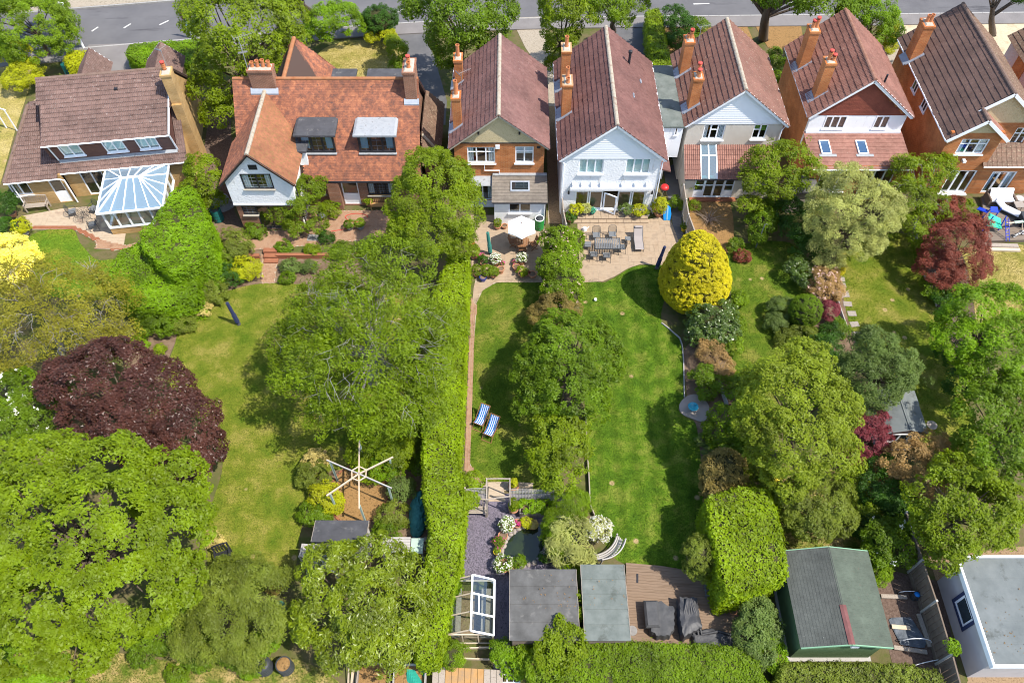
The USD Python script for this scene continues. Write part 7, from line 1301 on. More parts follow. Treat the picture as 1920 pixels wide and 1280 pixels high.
plant('shrub', 'bright bush right of the greenhouse foot', SH, [(945, 1222, .9, 26), (965, 1245, .7, 24)], 'lime', (.12, .08), clump=.28); plant('box_ball', 'small round conifer below the greenhouse', SH, [(850, 1228, .9, 25, 1, .9)], 'conifer', (.10, .03), clump=.2, core=.8)
# --- right gardens
plant('clipped_yew', 'clipped dark green ball with bright top on the cream house lawn', 'topiary', [(1510, 583, 1.3, 30, 1, 1.1)], 'mid', (.08, .045), clump=.16, rough=.03, core=.9, low=-.6); plant('shrub', 'grey blue rounded shrub left of the clipped ball', SH, [(1465, 580, .7, 26), (1455, 605, .5, 22)], 'blue', (.10, .04), clump=.22, rough=.08); plant('shrub', 'low mixed planting below the clipped ball', SH, [(1505, 628, .5, 24), (1475, 635, .4, 22), (1530, 640, .4, 18)], 'grey', (.12, .06), clump=.26)
plant('shrub', 'cream variegated bush above the clipped ball', SH, [(1500, 505, 1.0, 26), (1510, 525, .8, 20)], 'variegated', (.11, .07), clump=.26); plant('shrub', 'blush pink flowering bush beside the stepping stones', SH, [(1545, 525, 1.1, 28), (1560, 545, .8, 20), (1535, 545, .8, 20)], 'pink', (.10, .07), clump=.28, petals=('petal_blush', 90, .09)); plant('shrub', 'golden tuft beside the blush pink bush', SH, [(1570, 508, .8, 12), (1522, 512, .7, 9)], 'gold', (.10, .05), clump=.2); plant('shrub', 'small wine red maple below the blush pink bush', SH, [(1556, 580, .8, 17), (1552, 597, .5, 10)], 'wine', (.11, .05), clump=.22); plant('shrub', 'fresh green fern clump beside the lowest stepping stones', SH, [(1575, 620, .4, 18), (1565, 605, .3, 12)], 'mid', (.13, .07), clump=.24)
plant('silver_pear', 'drooping creamy silver leaved tree below the tile hung house', 'tree', [(1590, 355, 5.0, 48), (1560, 400, 3.92, 52), (1620, 400, 4.36, 52), (1655, 385, 3.92, 36), (1590, 440, 3.04, 54), (1550, 470, 1.94, 36), (1620, 450, 2.38, 36), (1540, 430, 2.6, 34)], 'silver', (.16, .05), base=(1590, 465), trunk=.18, clump=.42, rough=.2, droop=.8, cover=2.0)
plant('small_tree', 'spreading green tree in front of the cream house lean-to', 'tree', [(1435, 310, 4.14, 38), (1475, 305, 4.36, 42), (1515, 330, 3.92, 34), (1415, 340, 3.48, 30), (1460, 345, 3.7, 36), (1405, 385, 2.38, 22)], 'fresh', (.15, .09), base=(1450, 390), trunk=.14, clump=.4, rough=.2, cover=1.9)
plant('shrub', 'dark evergreen bush below the spreading green tree', SH, [(1500, 430, 1.6, 38), (1480, 400, 1.6, 30), (1515, 465, 1.2, 30), (1530, 400, 1.5, 26)], 'dark', (.15, .08), clump=.35); plant('shrub', 'leafy bush by the clothes pole', SH, [(1430, 415, 1.3, 28), (1440, 390, 1.2, 22), (1420, 440, .9, 18)], 'mid', (.14, .08), clump=.32)
plant('small_tree', 'sprawling green tree with a bare forked branch before the stepped gable house', 'tree', [(1705, 325, 3.4, 36), (1745, 330, 3.2, 36), (1700, 370, 3.0, 38), (1740, 385, 2.6, 36), (1720, 430, 2.2, 36), (1770, 310, 3.2, 22)], 'fresh', (.19, .07), base=(1715, 450), trunk=.16, bark='bark_pale', clump=.42, rough=.22, cover=1.8, twigs=14)
plant('red_maple', 'dark red maple beside the small deck', 'tree', [(1785, 465, 2.4, 50), (1810, 440, 2.4, 40), (1760, 500, 1.6, 42), (1815, 490, 1.8, 40), (1790, 520, 1.2, 38)], 'red', (.12, .055), base=(1785, 500), trunk=.12, clump=.35, rough=.16, cover=2.4); plant('red_maple', 'smaller red leaved bush above the dark red maple', SH, [(1768, 400, 2.0, 26), (1790, 385, 1.8, 18), (1755, 415, 1.6, 20)], 'red', (.12, .055), clump=.3, rough=.2); plant('shrub', 'light green bush between the red maple and the climbing frame', SH, [(1815, 410, 1.4, 18), (1808, 385, 1.4, 14)], 'fresh', (.13, .08), clump=.3)
plant('bright_tree', 'bright yellow green tree at the right edge', 'tree', [(1830, 590, 4.79, 56), (1880, 580, 4.79, 52), (1800, 640, 4.07, 50), (1870, 650, 4.55, 64), (1840, 700, 3.6, 52), (1910, 630, 4.55, 50), (1785, 600, 3.6, 32)], 'lime', (.17, .08), base=(1850, 700), trunk=.2, clump=.42, rough=.18)
plant('broad_tree', 'deep green tree at the right edge below the bright one', 'tree', [(1850, 780, 4.31, 56), (1900, 770, 4.31, 52), (1870, 840, 4.07, 60), (1830, 840, 3.36, 42), (1925, 840, 4.31, 52), (1850, 900, 2.89, 44), (1900, 730, 3.84, 40)], 'mid', (.19, .10), base=(1870, 870), trunk=.2, clump=.42, rough=.18)
plant('blue_conifer', 'blue green drooping conifer above the small grey shed', 'tree', [(1640, 650, 4.46, 36), (1610, 665, 3.75, 38), (1680, 700, 3.99, 44), (1640, 710, 3.75, 52), (1600, 700, 3.05, 36), (1688, 692, 3.05, 30), (1618, 752, 2.34, 32), (1645, 735, 3.0, 32)], 'blue', (.20, .05), base=(1645, 740), trunk=.18, clump=.42, rough=.22, droop=.4)
plant('purple_maple', 'wine purple maple left of the small grey shed', 'tree', [(1632, 790, 1.9, 32), (1620, 825, 1.5, 38), (1645, 820, 1.6, 28), (1600, 850, 1.0, 26)], 'wine', (.11, .05), base=(1625, 830), trunk=.1, clump=.28, rough=.12)
plant('pink_shrub', 'pink tipped shrub below the small grey shed', SH, [(1700, 865, 2.0, 44), (1750, 850, 2.2, 38), (1720, 890, 1.6, 46), (1675, 890, 1.2, 34), (1770, 840, 1.8, 22)], 'pink', (.14, .06), clump=.35, rough=.2); plant('shrub', 'dark shrub in the shade left of the pink tipped shrub', SH, [(1655, 880, 1.2, 32), (1640, 920, 1.2, 36), (1670, 930, 1.3, 34)], 'dark', (.14, .08), clump=.35)
plant('broad_tree', 'green tree above the garden room roof', 'tree', [(1760, 940, 3.88, 58), (1820, 940, 4.1, 62), (1790, 990, 3.65, 60), (1850, 980, 3.42, 48), (1740, 1000, 2.98, 40), (1880, 940, 3.42, 40), (1790, 890, 3.65, 44), (1770, 1040, 2.52, 34)], 'fresh', (.17, .10), base=(1790, 1020), trunk=.2, clump=.42, rough=.18)
plant('apple_tree', 'grey green apple tree above the green workshop', 'tree', [(1500, 945, 2.2, 42), (1545, 940, 2.2, 44), (1525, 975, 2.0, 46), (1575, 970, 1.6, 32), (1475, 965, 1.4, 28), (1535, 910, 1.8, 24)], 'grey', (.13, .07), base=(1525, 985), trunk=.12, clump=.35, rough=.18)
plant('shrub', 'flowering leafy bush between the workshop and the dark fence', SH, [(1655, 1010, 1.6, 36), (1680, 1030, 1.4, 30), (1640, 1040, 1.1, 28), (1690, 990, 1.2, 26)], 'mid', (.15, .09), clump=.34, petals=('petal_white', 10, .1)); plant('shrub', 'grassy bush beside the far corner of the workshop roof', SH, [(1645, 1075, .7, 24), (1660, 1055, .7, 20)], 'conifer', (.2, .03), clump=.28); plant('shrub', 'small bright bush against the dark fence', SH, [(1783, 1212, 1.9, 14)], 'lime', (.12, .07), clump=.2)
plant('shrub', 'low dark undergrowth in the shaded middle of the right gardens', SH, [(1690, 950, 1.0, 36), (1700, 980, 1.0, 30), (1630, 990, .8, 30)], 'dark', (.15, .08), clump=.35); plant('shrub', 'pale yellow flowering bush beside the laurel hedge', SH, [(1445, 910, .6, 14), (1455, 895, .5, 10)], 'cream', (.11, .07), clump=.22)
plant('shrub', 'dark undergrowth between the big maple and the tangled grey shrub', SH, [(350, 1130, 1.0, 38), (318, 1185, .8, 40), (372, 1222, .6, 34), (280, 1215, .6, 34)], 'mid', (.13, .07), clump=.32); plant('shrub', 'mixed dark planting above the blue green conifer', SH, [(1545, 655, .8, 28), (1572, 690, 1.0, 28), (1555, 625, .6, 20)], 'dark', (.13, .07), clump=.3)
plant('shrub', 'shaded green bushes along the left foot of the golden green tree', SH, [(1392, 745, 1.2, 28), (1378, 850, 1.0, 28), (1398, 800, 1.5, 32), (1385, 720, .8, 20)], 'mid', (.14, .08), clump=.32); plant('shrub', 'dark bushes under the left side of the bright yellow green tree', SH, [(1770, 560, .8, 22), (1782, 660, 1.0, 28), (1800, 720, 1.2, 30)], 'dark', (.14, .08), clump=.32); plant('shrub', 'ragged green shrubs right of the copper red shrub', SH, [(1425, 880, 1.2, 28), (1450, 930, 1.0, 26), (1600, 905, 1.0, 26), (1620, 955, 1.0, 26)], 'fresh', (.14, .08), clump=.32)
plant('shrub', 'leafy plants in the border above the glossy variegated bush', SH, [(1385, 560, .5, 16), (1380, 610, .6, 18), (1372, 650, .7, 20)], 'conifer', (.12, .07), clump=.26); plant('shrub', 'shaded shrubs along the foot of the dark red maple', SH, [(1738, 470, 1.0, 24), (1750, 540, .8, 22), (1790, 555, .8, 24)], 'mid', (.14, .08), clump=.3)
# --- far right and low strips of plants
for lab, x, y, z, r, mm in (('leafy pots of green along the white house side passage', 1268, 380, .5, 14, 'mid'), ('green climber on the wall left of the cream house doors', 1295, 345, .9, 13, 'fresh'), ('green clump below the climber on the passage fence', 1302, 385, .5, 10, 'fresh'), ('green plant above the golden topiary', 1378, 460, .5, 15, 'mid'), ('red flowering plant beside the golden topiary', 1392, 480, .3, 14, 'red'), ('weedy green tuft by the compost bins', 470, 1250, .5, 22, 'mid'), ('weedy tuft in the rough grass at the bottom', 330, 1262, .3, 20, 'conifer'), ('dark clump left of the compost bins', 440, 1225, .7, 26, 'mid'), ('straw coloured dead stems beside the maple', 400, 1010, .4, 16, 'straw'), ('dry stems below the tangled shrub', 350, 1210, .6, 30, 'straw'), ('bush in the shade of the cherry at the hedge foot', 790, 870, .5, 20, 'mid')):
    plant('shrub', lab, SH, [(x, y, z, r), (x + r * .5, y + r * .3, z * .7, r * .65), (x - r * .5, y + r * .2, z * .7, r * .65)], mm, (.12, .06), clump=.25, cover=1.9, rough=.2)

# fallen leaves and moss on the flat roofs
for rp, (x0, x1, y0, y1), zf, n, sd in (('garden_shed', (-1.5, 1.5, -1.6, 1.6), lambda y: 2.31 + .045 * y, 120, 1), ('garden_shed_001', (-1, 1, -1.75, 1.75), lambda y: 2.39 + .055 * y, 60, 2), ('garden_room', (-1.95, 3.9, -2.2, 2.4), lambda y: 2.9 + 0 * y, 110, 3)):
    rg = np.random.default_rng(sd); ex = rg.uniform(0, 1, (n, 2)) ** .5; q = np.c_[x0 + (x1 - x0) * (ex[:, 0] if sd == 1 else rg.uniform(0, 1, n)), y1 - (y1 - y0) * ex[:, 1]]; part('/World/' + rp, 'fallen_leaves', foliage(np.c_[q, zf(q[:, 1]) + .012], np.tile([0, 0, 1.], (n, 1)) + rg.normal(0, .15, (n, 3)), .07, .05, rg), MATS['leaf_litter'], kind='stuff')
# ---------------------------------------------------------------- things standing about
mat('terracotta', [(.46, .20, .10), (.56, .28, .16)], .85, 6, .2); mat('pot_blue', [(.01, .03, .25)], .2, spec=.7); mat('pot_grey', [(.22, .21, .2), (.3, .29, .28)], .8, 5, .2); mat('plastic_green', [(.03, .28, .06)], .4); mat('plastic_teal', [(.015, .14, .13)], .4); mat('plastic_dark', [(.04, .045, .05)], .5)
mat('canvas_white', [(.86, .86, .86)], .8); mat('cloth_green', [(.05, .24, .20)], .8); mat('cloth_navy', [(.03, .04, .11)], .8); mat('metal_dark', [(.05, .055, .06)], .45); mat('mesh_grey', [(.17, .18, .19)], .6); mat('sling', [(.34, .30, .285)], .8); mat('cover', [(.05, .052, .056), (.085, .085, .088)], .7, 3, .2, .4, .4, 9)
mat('cover_black', [(.030, .031, .036), (.055, .055, .06)], .55, 3, .2, .5, .4, 9); mat('blue_bright', [(.01, .25, .75)], .4); mat('turquoise', [(.02, .28, .38)], .3); mat('red_bright', [(.60, .03, .03)], .4); mat('cushion', [(.80, .80, .82)], .9); mat('rattan', [(.16, .11, .08), (.22, .16, .12)], .8, 20, .2); mat('play_blue', [(.01, .05, .55)], .4); mat('play_green', [(.02, .55, .32)], .4); mat('net_green', [(.02, .30, .22)], .9)
mat('stripe_blue', [(.025, .17, .55)], .85); mat('stripe_white', [(.80, .82, .84)], .85); mat('pink_board', [(.55, .12, .35)], .6); mat('board_blue', [(.20, .42, .60)], .6); mat('yellow_pot', [(.75, .55, .02)], .5); mat('membrane', [(.07, .085, .10), (.13, .15, .18)], .7, 4, .2); mat('iron', [(.03, .03, .03)], .6)

# lamp post and boards by the road
b = P(158, 92); Yb = b[1]; lp = T('street_lamp', 'slim white street lamp post at the kerb by the top left conifer', 'street lamp', b); hx, hz = onwall(118, 8, Yb); part(lp, 'post', MB().tube([(0, 0, 0), (0, 0, 1.2), (0, 0, hz)], [.09, .07, .045], 8), MATS['pvc'], smooth=True)
part(lp, 'base_sleeve', MB().tube([(0, 0, 0), (0, 0, 1.1)], .10, 8), MATS['pvc']); part(lp, 'lamp_arm', MB().tube([(0, 0, hz - .05), (hx - b[0], 0, hz + .05)], .035, 6), MATS['pvc']); part(lp, 'lantern', MB().hexa([(-.35, -.14, hz), (.1, -.1, hz), (.1, .1, hz), (-.35, .14, hz), (-.33, -.11, hz + .14), (.08, -.07, hz + .1), (.08, .07, hz + .1), (-.33, .11, hz + .14)]), MATS['pvc'])
b = P(361, 73); sb = T('agent_board', 'white post by the hedge carrying a pink and dark board', 'sign', b); hz = 2.6; part(sb, 'post', MB().bx(-.04, .04, -.04, .04, 0, hz), MATS['white_paint']); part(sb, 'board', MB().bx(-.32, .28, -.065, -.04, hz - .75, hz - .1), MATS['pink_board']); part(sb, 'board', MB().bx(-.4, .0, -.066, -.041, hz - .09, hz + .15), MATS['navy_paint']); part(sb, 'board', MB().bx(-.15, .3, -.066, -.041, hz - 1.4, hz - .8), MATS['board_blue'], label='pale blue lower board')
# parasols
def parasol_open(label, c, R, h, m):
    t = T('parasol', label, 'parasol', c); pts = [np.array([R * math.cos(a), R * math.sin(a), h - .38]) for a in np.linspace(0, 2 * PI, 7)[:-1] + PI / 6]; top = np.array([0, 0, h + .0]); mb = MB()
    for i in range(6):
        a, b = pts[i], pts[(i + 1) % 6]; mid = (a + b) / 2 * [.97, .97, 1] + [0, 0, .03]; mb.add([top, a, mid, b], [[0, 1, 2], [0, 2, 3]])
        mb.add([a, mid, b, a - [0, 0, .08], mid - [0, 0, .08], b - [0, 0, .08]], [[0, 3, 4], [0, 4, 1], [1, 4, 5], [1, 5, 2]])
    part(t, 'canopy', mb, MATS[m]); part(t, 'pole', MB().tube([(0, 0, 0), (0, 0, h + .06)], .025, 8), MATS['wood_teak']); part(t, 'finial', MB().ball((0, 0, h + .06), .04, 1), MATS['wood_teak'])
    for p in pts: part(t, 'rib', MB().tube([(0, 0, h - .06), p * [1, 1, 1] - [0, 0, .03]], .012, 4), MATS['wood_teak'])
    part(t, 'base', MB().lathe([(.28, 0), (.28, .05), (.06, .09), (.05, .3)], sides=14), MATS['concrete'])
parasol_open('open white hexagonal parasol over the wooden table', (*(P(978, 422, 2.3)[:2]), 0), 1.02, 2.5, 'canvas_white')
def parasol_shut(label, px, m, lean, h=2.1):
    b = P(*px); t = T('folded_parasol', label, 'parasol', b); e = np.array([*lean, 0]); part(t, 'pole', MB().tube([(0, 0, 0), e * .5 + [0, 0, h * .5], e + [0, 0, h + .08]], .025, 6), MATS['metal_dark'])
    mb = MB()
    for i in range(6): a = i * PI / 3; d = np.array([math.cos(a), math.sin(a), 0]); mb.tube([e * .15 + d * .075 + [0, 0, .25], e * .4 + d * .07 + [0, 0, .8], e * .6 + d * .045 + [0, 0, 1.3], e + [0, 0, h]], [.07, .075, .06, .03], 6)
    part(t, 'folded_canopy', mb.tube([e * .15 + [0, 0, .3], e + [0, 0, h]], [.13, .10], 8), MATS[m]); part(t, 'strap', MB().tube([e * .42 + [0, 0, .86], e * .45 + [0, 0, .92]], .15, 8), MATS[m]); part(t, 'base', MB().lathe([(.13, 0), (.13, .05), (.04, .08)], sides=12), MATS['metal_dark'])
parasol_shut('folded dark green parasol on the narrow house patio', (920, 477), 'cloth_green', (-.15, .0)); parasol_shut('folded navy parasol at the edge of the striped lawn', (1231, 503), 'cloth_navy', (.22, .0)); parasol_shut('folded navy parasol standing on the cottage lawn', (448, 608), 'cloth_navy', (-.15, .05))
# chairs and tables
def chair_slats(name, label, c, rz, m, group=None):
    t = T(name, label, 'chair', c, rz, group)
    for i in range(5): part(t, 'seat_slat', MB().bx(-.22 + .09 * i, -.14 + .09 * i, -.22, .22, .42, .445), MATS[m])
    for i in range(4): part(t, 'back_slat', MB().slab([(-.22, .2 + .03 * i, .55 + .11 * i), (.22, .2 + .03 * i, .55 + .11 * i), (.22, .225 + .03 * i, .63 + .11 * i), (-.22, .225 + .03 * i, .63 + .11 * i)], (0, .02, 0)), MATS[m])
    for x in (-.23, .23): part(t, 'leg', MB().beam((x, -.25, 0), (x, .2, .45), .04, .04), MATS[m]); part(t, 'leg', MB().beam((x, .25, 0), (x, -.2, .45), .04, .04), MATS[m]); part(t, 'back_post', MB().beam((x, .18, .42), (x, .34, 1.0), .04, .04), MATS[m])
    return t
wt = T('wooden_table', 'round dark wooden table below the white parasol', 'table', P(978, 466))
for i in range(9): x = -.5 + .112 * i; hw = math.sqrt(max(.27 - (x + .05) ** 2, .02)); part(wt, 'top_slat', MB().bx(x, x + .1, -hw, hw, .70, .725), MATS['wood_teak'])
for x in (-.32, .32): part(wt, 'leg', MB().beam((x, -.32, 0), (x * .6, .3, .7), .05, .05), MATS['wood_teak']); part(wt, 'leg', MB().beam((x, .32, 0), (x * .6, -.3, .7), .05, .05), MATS['wood_teak'])
cA = chair_slats('wooden_chair', 'slatted wooden folding chair right of the wooden table', P(1000, 465), -1.2, 'wood_teak', 'wooden chairs round the parasol table'); copy(cA, P(979, 474), PI, 'slatted wooden folding chair on the near side of the wooden table'); copy(cA, P(962, 460), 1.5, 'slatted wooden folding chair left of the wooden table under the parasol shadow')
mt = T('metal_table', 'long dark metal mesh dining table on the slab patio', 'table', P(1137, 470)); part(mt, 'frame', MB().beam((-.85, -.48, .71), (.85, -.48, .71), .04, .04).beam((-.85, .48, .71), (.85, .48, .71), .04, .04).beam((-.85, -.5, .71), (-.85, .5, .71), .04, .04).beam((.85, -.5, .71), (.85, .5, .71), .04, .04), MATS['metal_dark'])
for i in range(15): x = -.8 + .112 * i; part(mt, 'top_bar', MB().bx(x, x + .07, -.46, .46, .70, .715), MATS['mesh_grey'])
for x in (-.78, .78):
    for y in (-.42, .42): part(mt, 'leg', MB().tube([(x, y, 0), (x * .95, y * .95, .7)], .025, 6), MATS['metal_dark'])
def chair_metal(name, label, c, rz, group):
    t = T(name, label, 'chair', c, rz, group); part(t, 'seat', MB().cb(-.24, .24, -.24, .22, .42, .445, .008), MATS['mesh_grey'])
    for i in range(7): a = -.21 + .07 * i; part(t, 'back_bar', MB().tube([(a, .22, .44), (a, .30, .9)], .012, 4), MATS['metal_dark'])
    part(t, 'back_frame', MB().tube([(-.26, .22, .42), (-.25, .30, .86), (-.15, .32, .95), (.15, .32, .95), (.25, .30, .86), (.26, .22, .42)], .018, 5), MATS['metal_dark'])
    for x in (-.27, .27): part(t, 'armrest', MB().tube([(x, .26, .66), (x, -.2, .66), (x, -.26, .0)], .016, 5), MATS['metal_dark']); part(t, 'leg', MB().tube([(x, .22, .44), (x, .32, 0)], .016, 5), MATS['metal_dark'])
    return t
gm_ = 'metal chairs round the mesh table'; cM = chair_metal('metal_chair', 'dark metal chair behind the mesh table on its left', P(1117, 448), 0, gm_)
for lab, px, rz in (('dark metal chair behind the mesh table on its right', (1147, 447), 0), ('dark metal chair at the left end of the mesh table', (1101, 466), PI / 2), ('dark metal chair at the right end of the mesh table', (1164, 471), -PI / 2), ('dark metal chair in front of the mesh table on its left', (1112, 485), PI), ('dark metal chair in front of the mesh table on its right', (1136, 487), PI)): copy(cM, P(*px), rz, lab)
sl_ = T('sun_lounger', 'pale sling sun lounger standing on the slab patio', 'sun lounger', P(1196, 458)); z = [(-.78, .33), (-.3, .36), (.1, .30), (.35, .42), (.85, .88)]
for i in range(4): (y0, a), (y1, b) = z[i], z[i + 1]; part(sl_, 'sling', MB().slab([(-.28, y0, a), (.28, y0, a), (.28, y1, b), (-.28, y1, b)], (0, 0, .02)), MATS['sling'])
for x in (-.3, .3): part(sl_, 'side_rail', MB().tube([(x, y, a) for y, a in z], .022, 6), MATS['metal_dark']); part(sl_, 'leg', MB().tube([(x, -.6, .34), (x, -.72, 0)], .02, 5), MATS['metal_dark']); part(sl_, 'leg', MB().tube([(x, .3, .4), (x, .5, 0)], .02, 5), MATS['metal_dark'])
part(sl_, 'headrest', MB().cb(-.24, .24, .7, .86, .84, .93, .02), MATS['sling'])
q = P(1176, 455); stb = T('side_table', 'tiny dark side table left of the sun lounger', 'table', q); part(stb, 'top', MB().cb(-.18, .18, -.18, .18, .4, .43, .01), MATS['mesh_grey']); [part(stb, 'leg', MB().tube([(x, y, 0), (x, y, .4)], .015, 5), MATS['metal_dark']) for x in (-.15, .15) for y in (-.15, .15)]
# striped deck chairs
def deckchair(label, c, rz, group):
    t = T('deck_chair', label, 'deck chair', c, rz, group); y = [-.52, -.3, 0, .3, .52]; zz = [.42, .30, .34, .62, .92]
    for k in range(9):
        mb = MB()
        for i in range(4): x0 = -.25 + (k // 2) * .11 + (.07 if k % 2 else 0); x1 = x0 + (.04 if k % 2 else .07); mb.slab([(x0, y[i], zz[i]), (x1, y[i], zz[i]), (x1, y[i + 1], zz[i + 1]), (x0, y[i + 1], zz[i + 1])], (0, 0, .008))
        part(t, 'canvas_stripe', mb, MATS['stripe_blue' if k % 2 == 0 else 'stripe_white'])
    for x in (-.29, .29): part(t, 'frame_rail', MB().beam((x, -.75, .02), (x, .55, .95), .03, .045), MATS['wood_teak']); part(t, 'frame_rail', MB().beam((x * .92, .55, .02), (x * .92, -.55, .45), .03, .045), MATS['wood_teak'])
    for yy, z_ in ((.55, .95), (-.55, .45), (-.74, .03), (.54, .03)): part(t, 'cross_bar', MB().beam((-.3, yy, z_), (.3, yy, z_), .035, .035), MATS['wood_teak'])
    return t
dA = deckchair('blue and white striped deck chair, the upper left of two', P(904, 788), -.42, 'striped deck chairs on the narrow lawn'); copy(dA, P(922, 808), -.42, 'blue and white striped deck chair, the lower right of two')
# pots
def pot(label, px, r, h, m='terracotta', pl=None, ph=.2, pr=None, flowers=None, cat='plant pot', group='pots on the patios', z=.035):
    t = T('flower_pot', label, cat, P(*px) + [0, 0, z], group=group); part(t, 'pot', MB().lathe([(r * .68, 0), (r * .95, h * .82), (r * 1.06, h * .82), (r * 1.06, h), (r * .88, h), (r * .84, h - .05)], sides=14), MATS[m], smooth=35); part(t, 'soil', MB().lathe([(r * .84, h - .06), (r * .8, h - .04)], sides=14), MATS['soil'])
    if pl: rng = rnew(); pr = pr or r * 1.2; (v, f), p, nn = crown([(np.array([0, 0, h + ph * .5]), np.array([pr, pr, ph * .8]))], (.09, .055) if flowers is None else (.08, .05), rng, clump=.14, cover=2.2, low=-.3); part(t, 'plant', (v, f), MATS['leaf_' + pl])
    if pl and flowers: i = rng.choice(len(p), min(len(p), 380 if pr > .3 else 60), False); part(t, 'flowers', foliage(p[i] + nn[i] * .03, nn[i], .075, .07, rng), MATS['leaf_' + flowers])
    return t
P3 = 'pots round the narrow house patio'
for lab, px, r, h, m, pl, ph, pr, fl in (('pot with a big white flower dome left of the patio gap', (929, 496), .26, .3, 'terracotta', 'mid', .45, .34, 'petal_white'), ('pot with a big white flower dome right of the patio gap', (978, 494), .26, .3, 'terracotta', 'mid', .45, .34, 'petal_white'), ('empty terracotta pot below the left white flower dome', (939, 511), .24, .4, 'terracotta', None, 0, 0, None), ('pink flowered pot beside the left white flower dome', (940, 500), .16, .22, 'terracotta', 'mid', .2, .2, 'petal_pink'),
    ('empty clay pot below the right white flower dome', (968, 506), .24, .34, 'terracotta', None, 0, 0, None), ('pink flowered pot left of the right white flower dome', (966, 498), .15, .2, 'terracotta', 'mid', .18, .18, 'petal_pink'), ('green leaved pot at the right of the patio gap', (979, 518), .26, .3, 'terracotta', 'fresh', .35, .36, None), ('wide bare clay pot at the far right of the row by the lawn', (998, 519), .27, .3, 'terracotta', None, 0, 0, None), ('small red flowered pot between two clay pots', (988, 517), .15, .2, 'terracotta', 'red', .15, .16, None),
    ('bushy clay pot at the left of the row by the lawn', (893, 517), .25, .3, 'terracotta', 'cherry', .4, .4, None), ('bushy clay pot in the middle of the row by the lawn', (914, 517), .25, .3, 'terracotta', 'cherry', .4, .42, None), ('bushy clay pot nearest the gap in the row by the lawn', (925, 519), .24, .28, 'terracotta', 'cherry', .35, .36, None), ('glazed royal blue pot by the start of the brick path', (906, 526), .24, .36, 'pot_blue', None, 0, 0, None), ('pot of spiky green behind the left row', (906, 497), .2, .25, 'terracotta', 'dark', .35, .3, None), ('pink flowered pot at the left wall of the patio', (901, 487), .18, .22, 'terracotta', 'mid', .2, .24, 'petal_pink'), ('tall green pot plant at the left wall of the patio', (889, 484), .24, .3, 'terracotta', 'fresh', .6, .4, None), ('cream and red tub below the dense tree', (884, 462), .22, .4, 'red_bright', 'cream', .2, .24, None), ('clay pot under the white shed wall', (933, 428), .26, .26, 'terracotta', 'fresh', .4, .26, None), ('dark clay pot next to the white parasol', (946, 428), .2, .25, 'terracotta', None, 0, 0, None)):
    pot(lab, px, r, h, m, pl, ph, pr, fl, group=P3)
P4 = 'pots before the folding doors'
for lab, px, r, h, m, pl, ph, pr in (('yellow green hosta pot left of the folding doors', (1080, 407), .25, .25, 'pot_grey', 'yellowgreen', .4, .5), ('bluish hosta pot beside the yellow green one', (1096, 405), .24, .25, 'pot_grey', 'silver', .35, .42), ('teal pot before the second door leaf', (1110, 406), .2, .25, 'plastic_teal', 'teal', .2, .22), ('dark leaved pot at the left corner by the picket fence', (1069, 415), .22, .22, 'terracotta', 'dark', .35, .4), ('grey green hosta pot right of the open door', (1171, 406), .25, .25, 'pot_grey', 'blue', .35, .46), ('navy trough with yellow leaves right of the open door', (1196, 408), .28, .2, 'pot_blue', 'yellowgreen', .4, .5), ('large pot of straggly yellow flowers at the house corner', (1234, 404), .34, .35, 'terracotta', 'yellowgreen', .9, .5), ('small brown pot between the trough and the house corner', (1213, 407), .16, .3, 'pot_grey', 'grey', .2, .16), ('yellow tub in the shaded passage', (1281, 433), .2, .35, 'yellow_pot', 'mid', .25, .24)):
    pot(lab, px, r, h, m, pl, ph, pr, group=P4, z=.3 if 1075 < px[0] < 1205 and px[1] < 409 else .035)
P5 = 'pots round the pond'
for lab, px, r, h, m, pl, ph, pr, fl in (('white flowering tub above the pond', (951, 991), .34, .34, 'terracotta', 'mid', .4, .40, 'petal_white'), ('white flowering tub at the near end of the pond', (944, 1064), .36, .34, 'terracotta', 'mid', .45, .44, 'petal_white'), ('bright pink flowering pot left of the pond', (935, 1022), .22, .25, 'terracotta', 'mid', .3, .30, 'petal_pink'), ('clay pot with a pink bloom beside the upper white tub', (970, 985), .25, .3, 'terracotta', 'red', .12, .16, 'petal_pink'), ('clay pot between the pink pot and the upper white tub', (943, 1008), .25, .3, 'terracotta', None, 0, 0, None), ('yellow rimmed small pot below the pink pot', (932, 1036), .2, .22, 'yellow_pot', 'fresh', .12, .14, None), ('dry leaved bowl at the top right of the pond', (999, 986), .28, .22, 'terracotta', 'straw', .2, .26, None), ('yellowish bushy pot above the pond', (987, 985), .2, .22, 'terracotta', 'yellowgreen', .3, .3, None), ('small clay pot at the corner of the wide shed', (959, 1072), .18, .24, 'terracotta', 'copper', .2, .2, None), ('grey pot with dark leaves right of the pond', (1022, 1052), .26, .4, 'pot_grey', 'dark', .3, .3, None), ('rush clump pot at the near side of the pond', (972, 1060), .2, .15, 'pot_grey', 'mid', .6, .35, None), ('clay pot inside the arch by the raised planter', (963, 958), .26, .34, 'terracotta', 'fresh', .8, .25, None), ('big brown pot behind the long trellis', (963, 916), .28, .34, 'terracotta', 'yellowgreen', .6, .2, None)):
    pot(lab, px, r, h, m, pl, ph, pr, fl, group=P5)
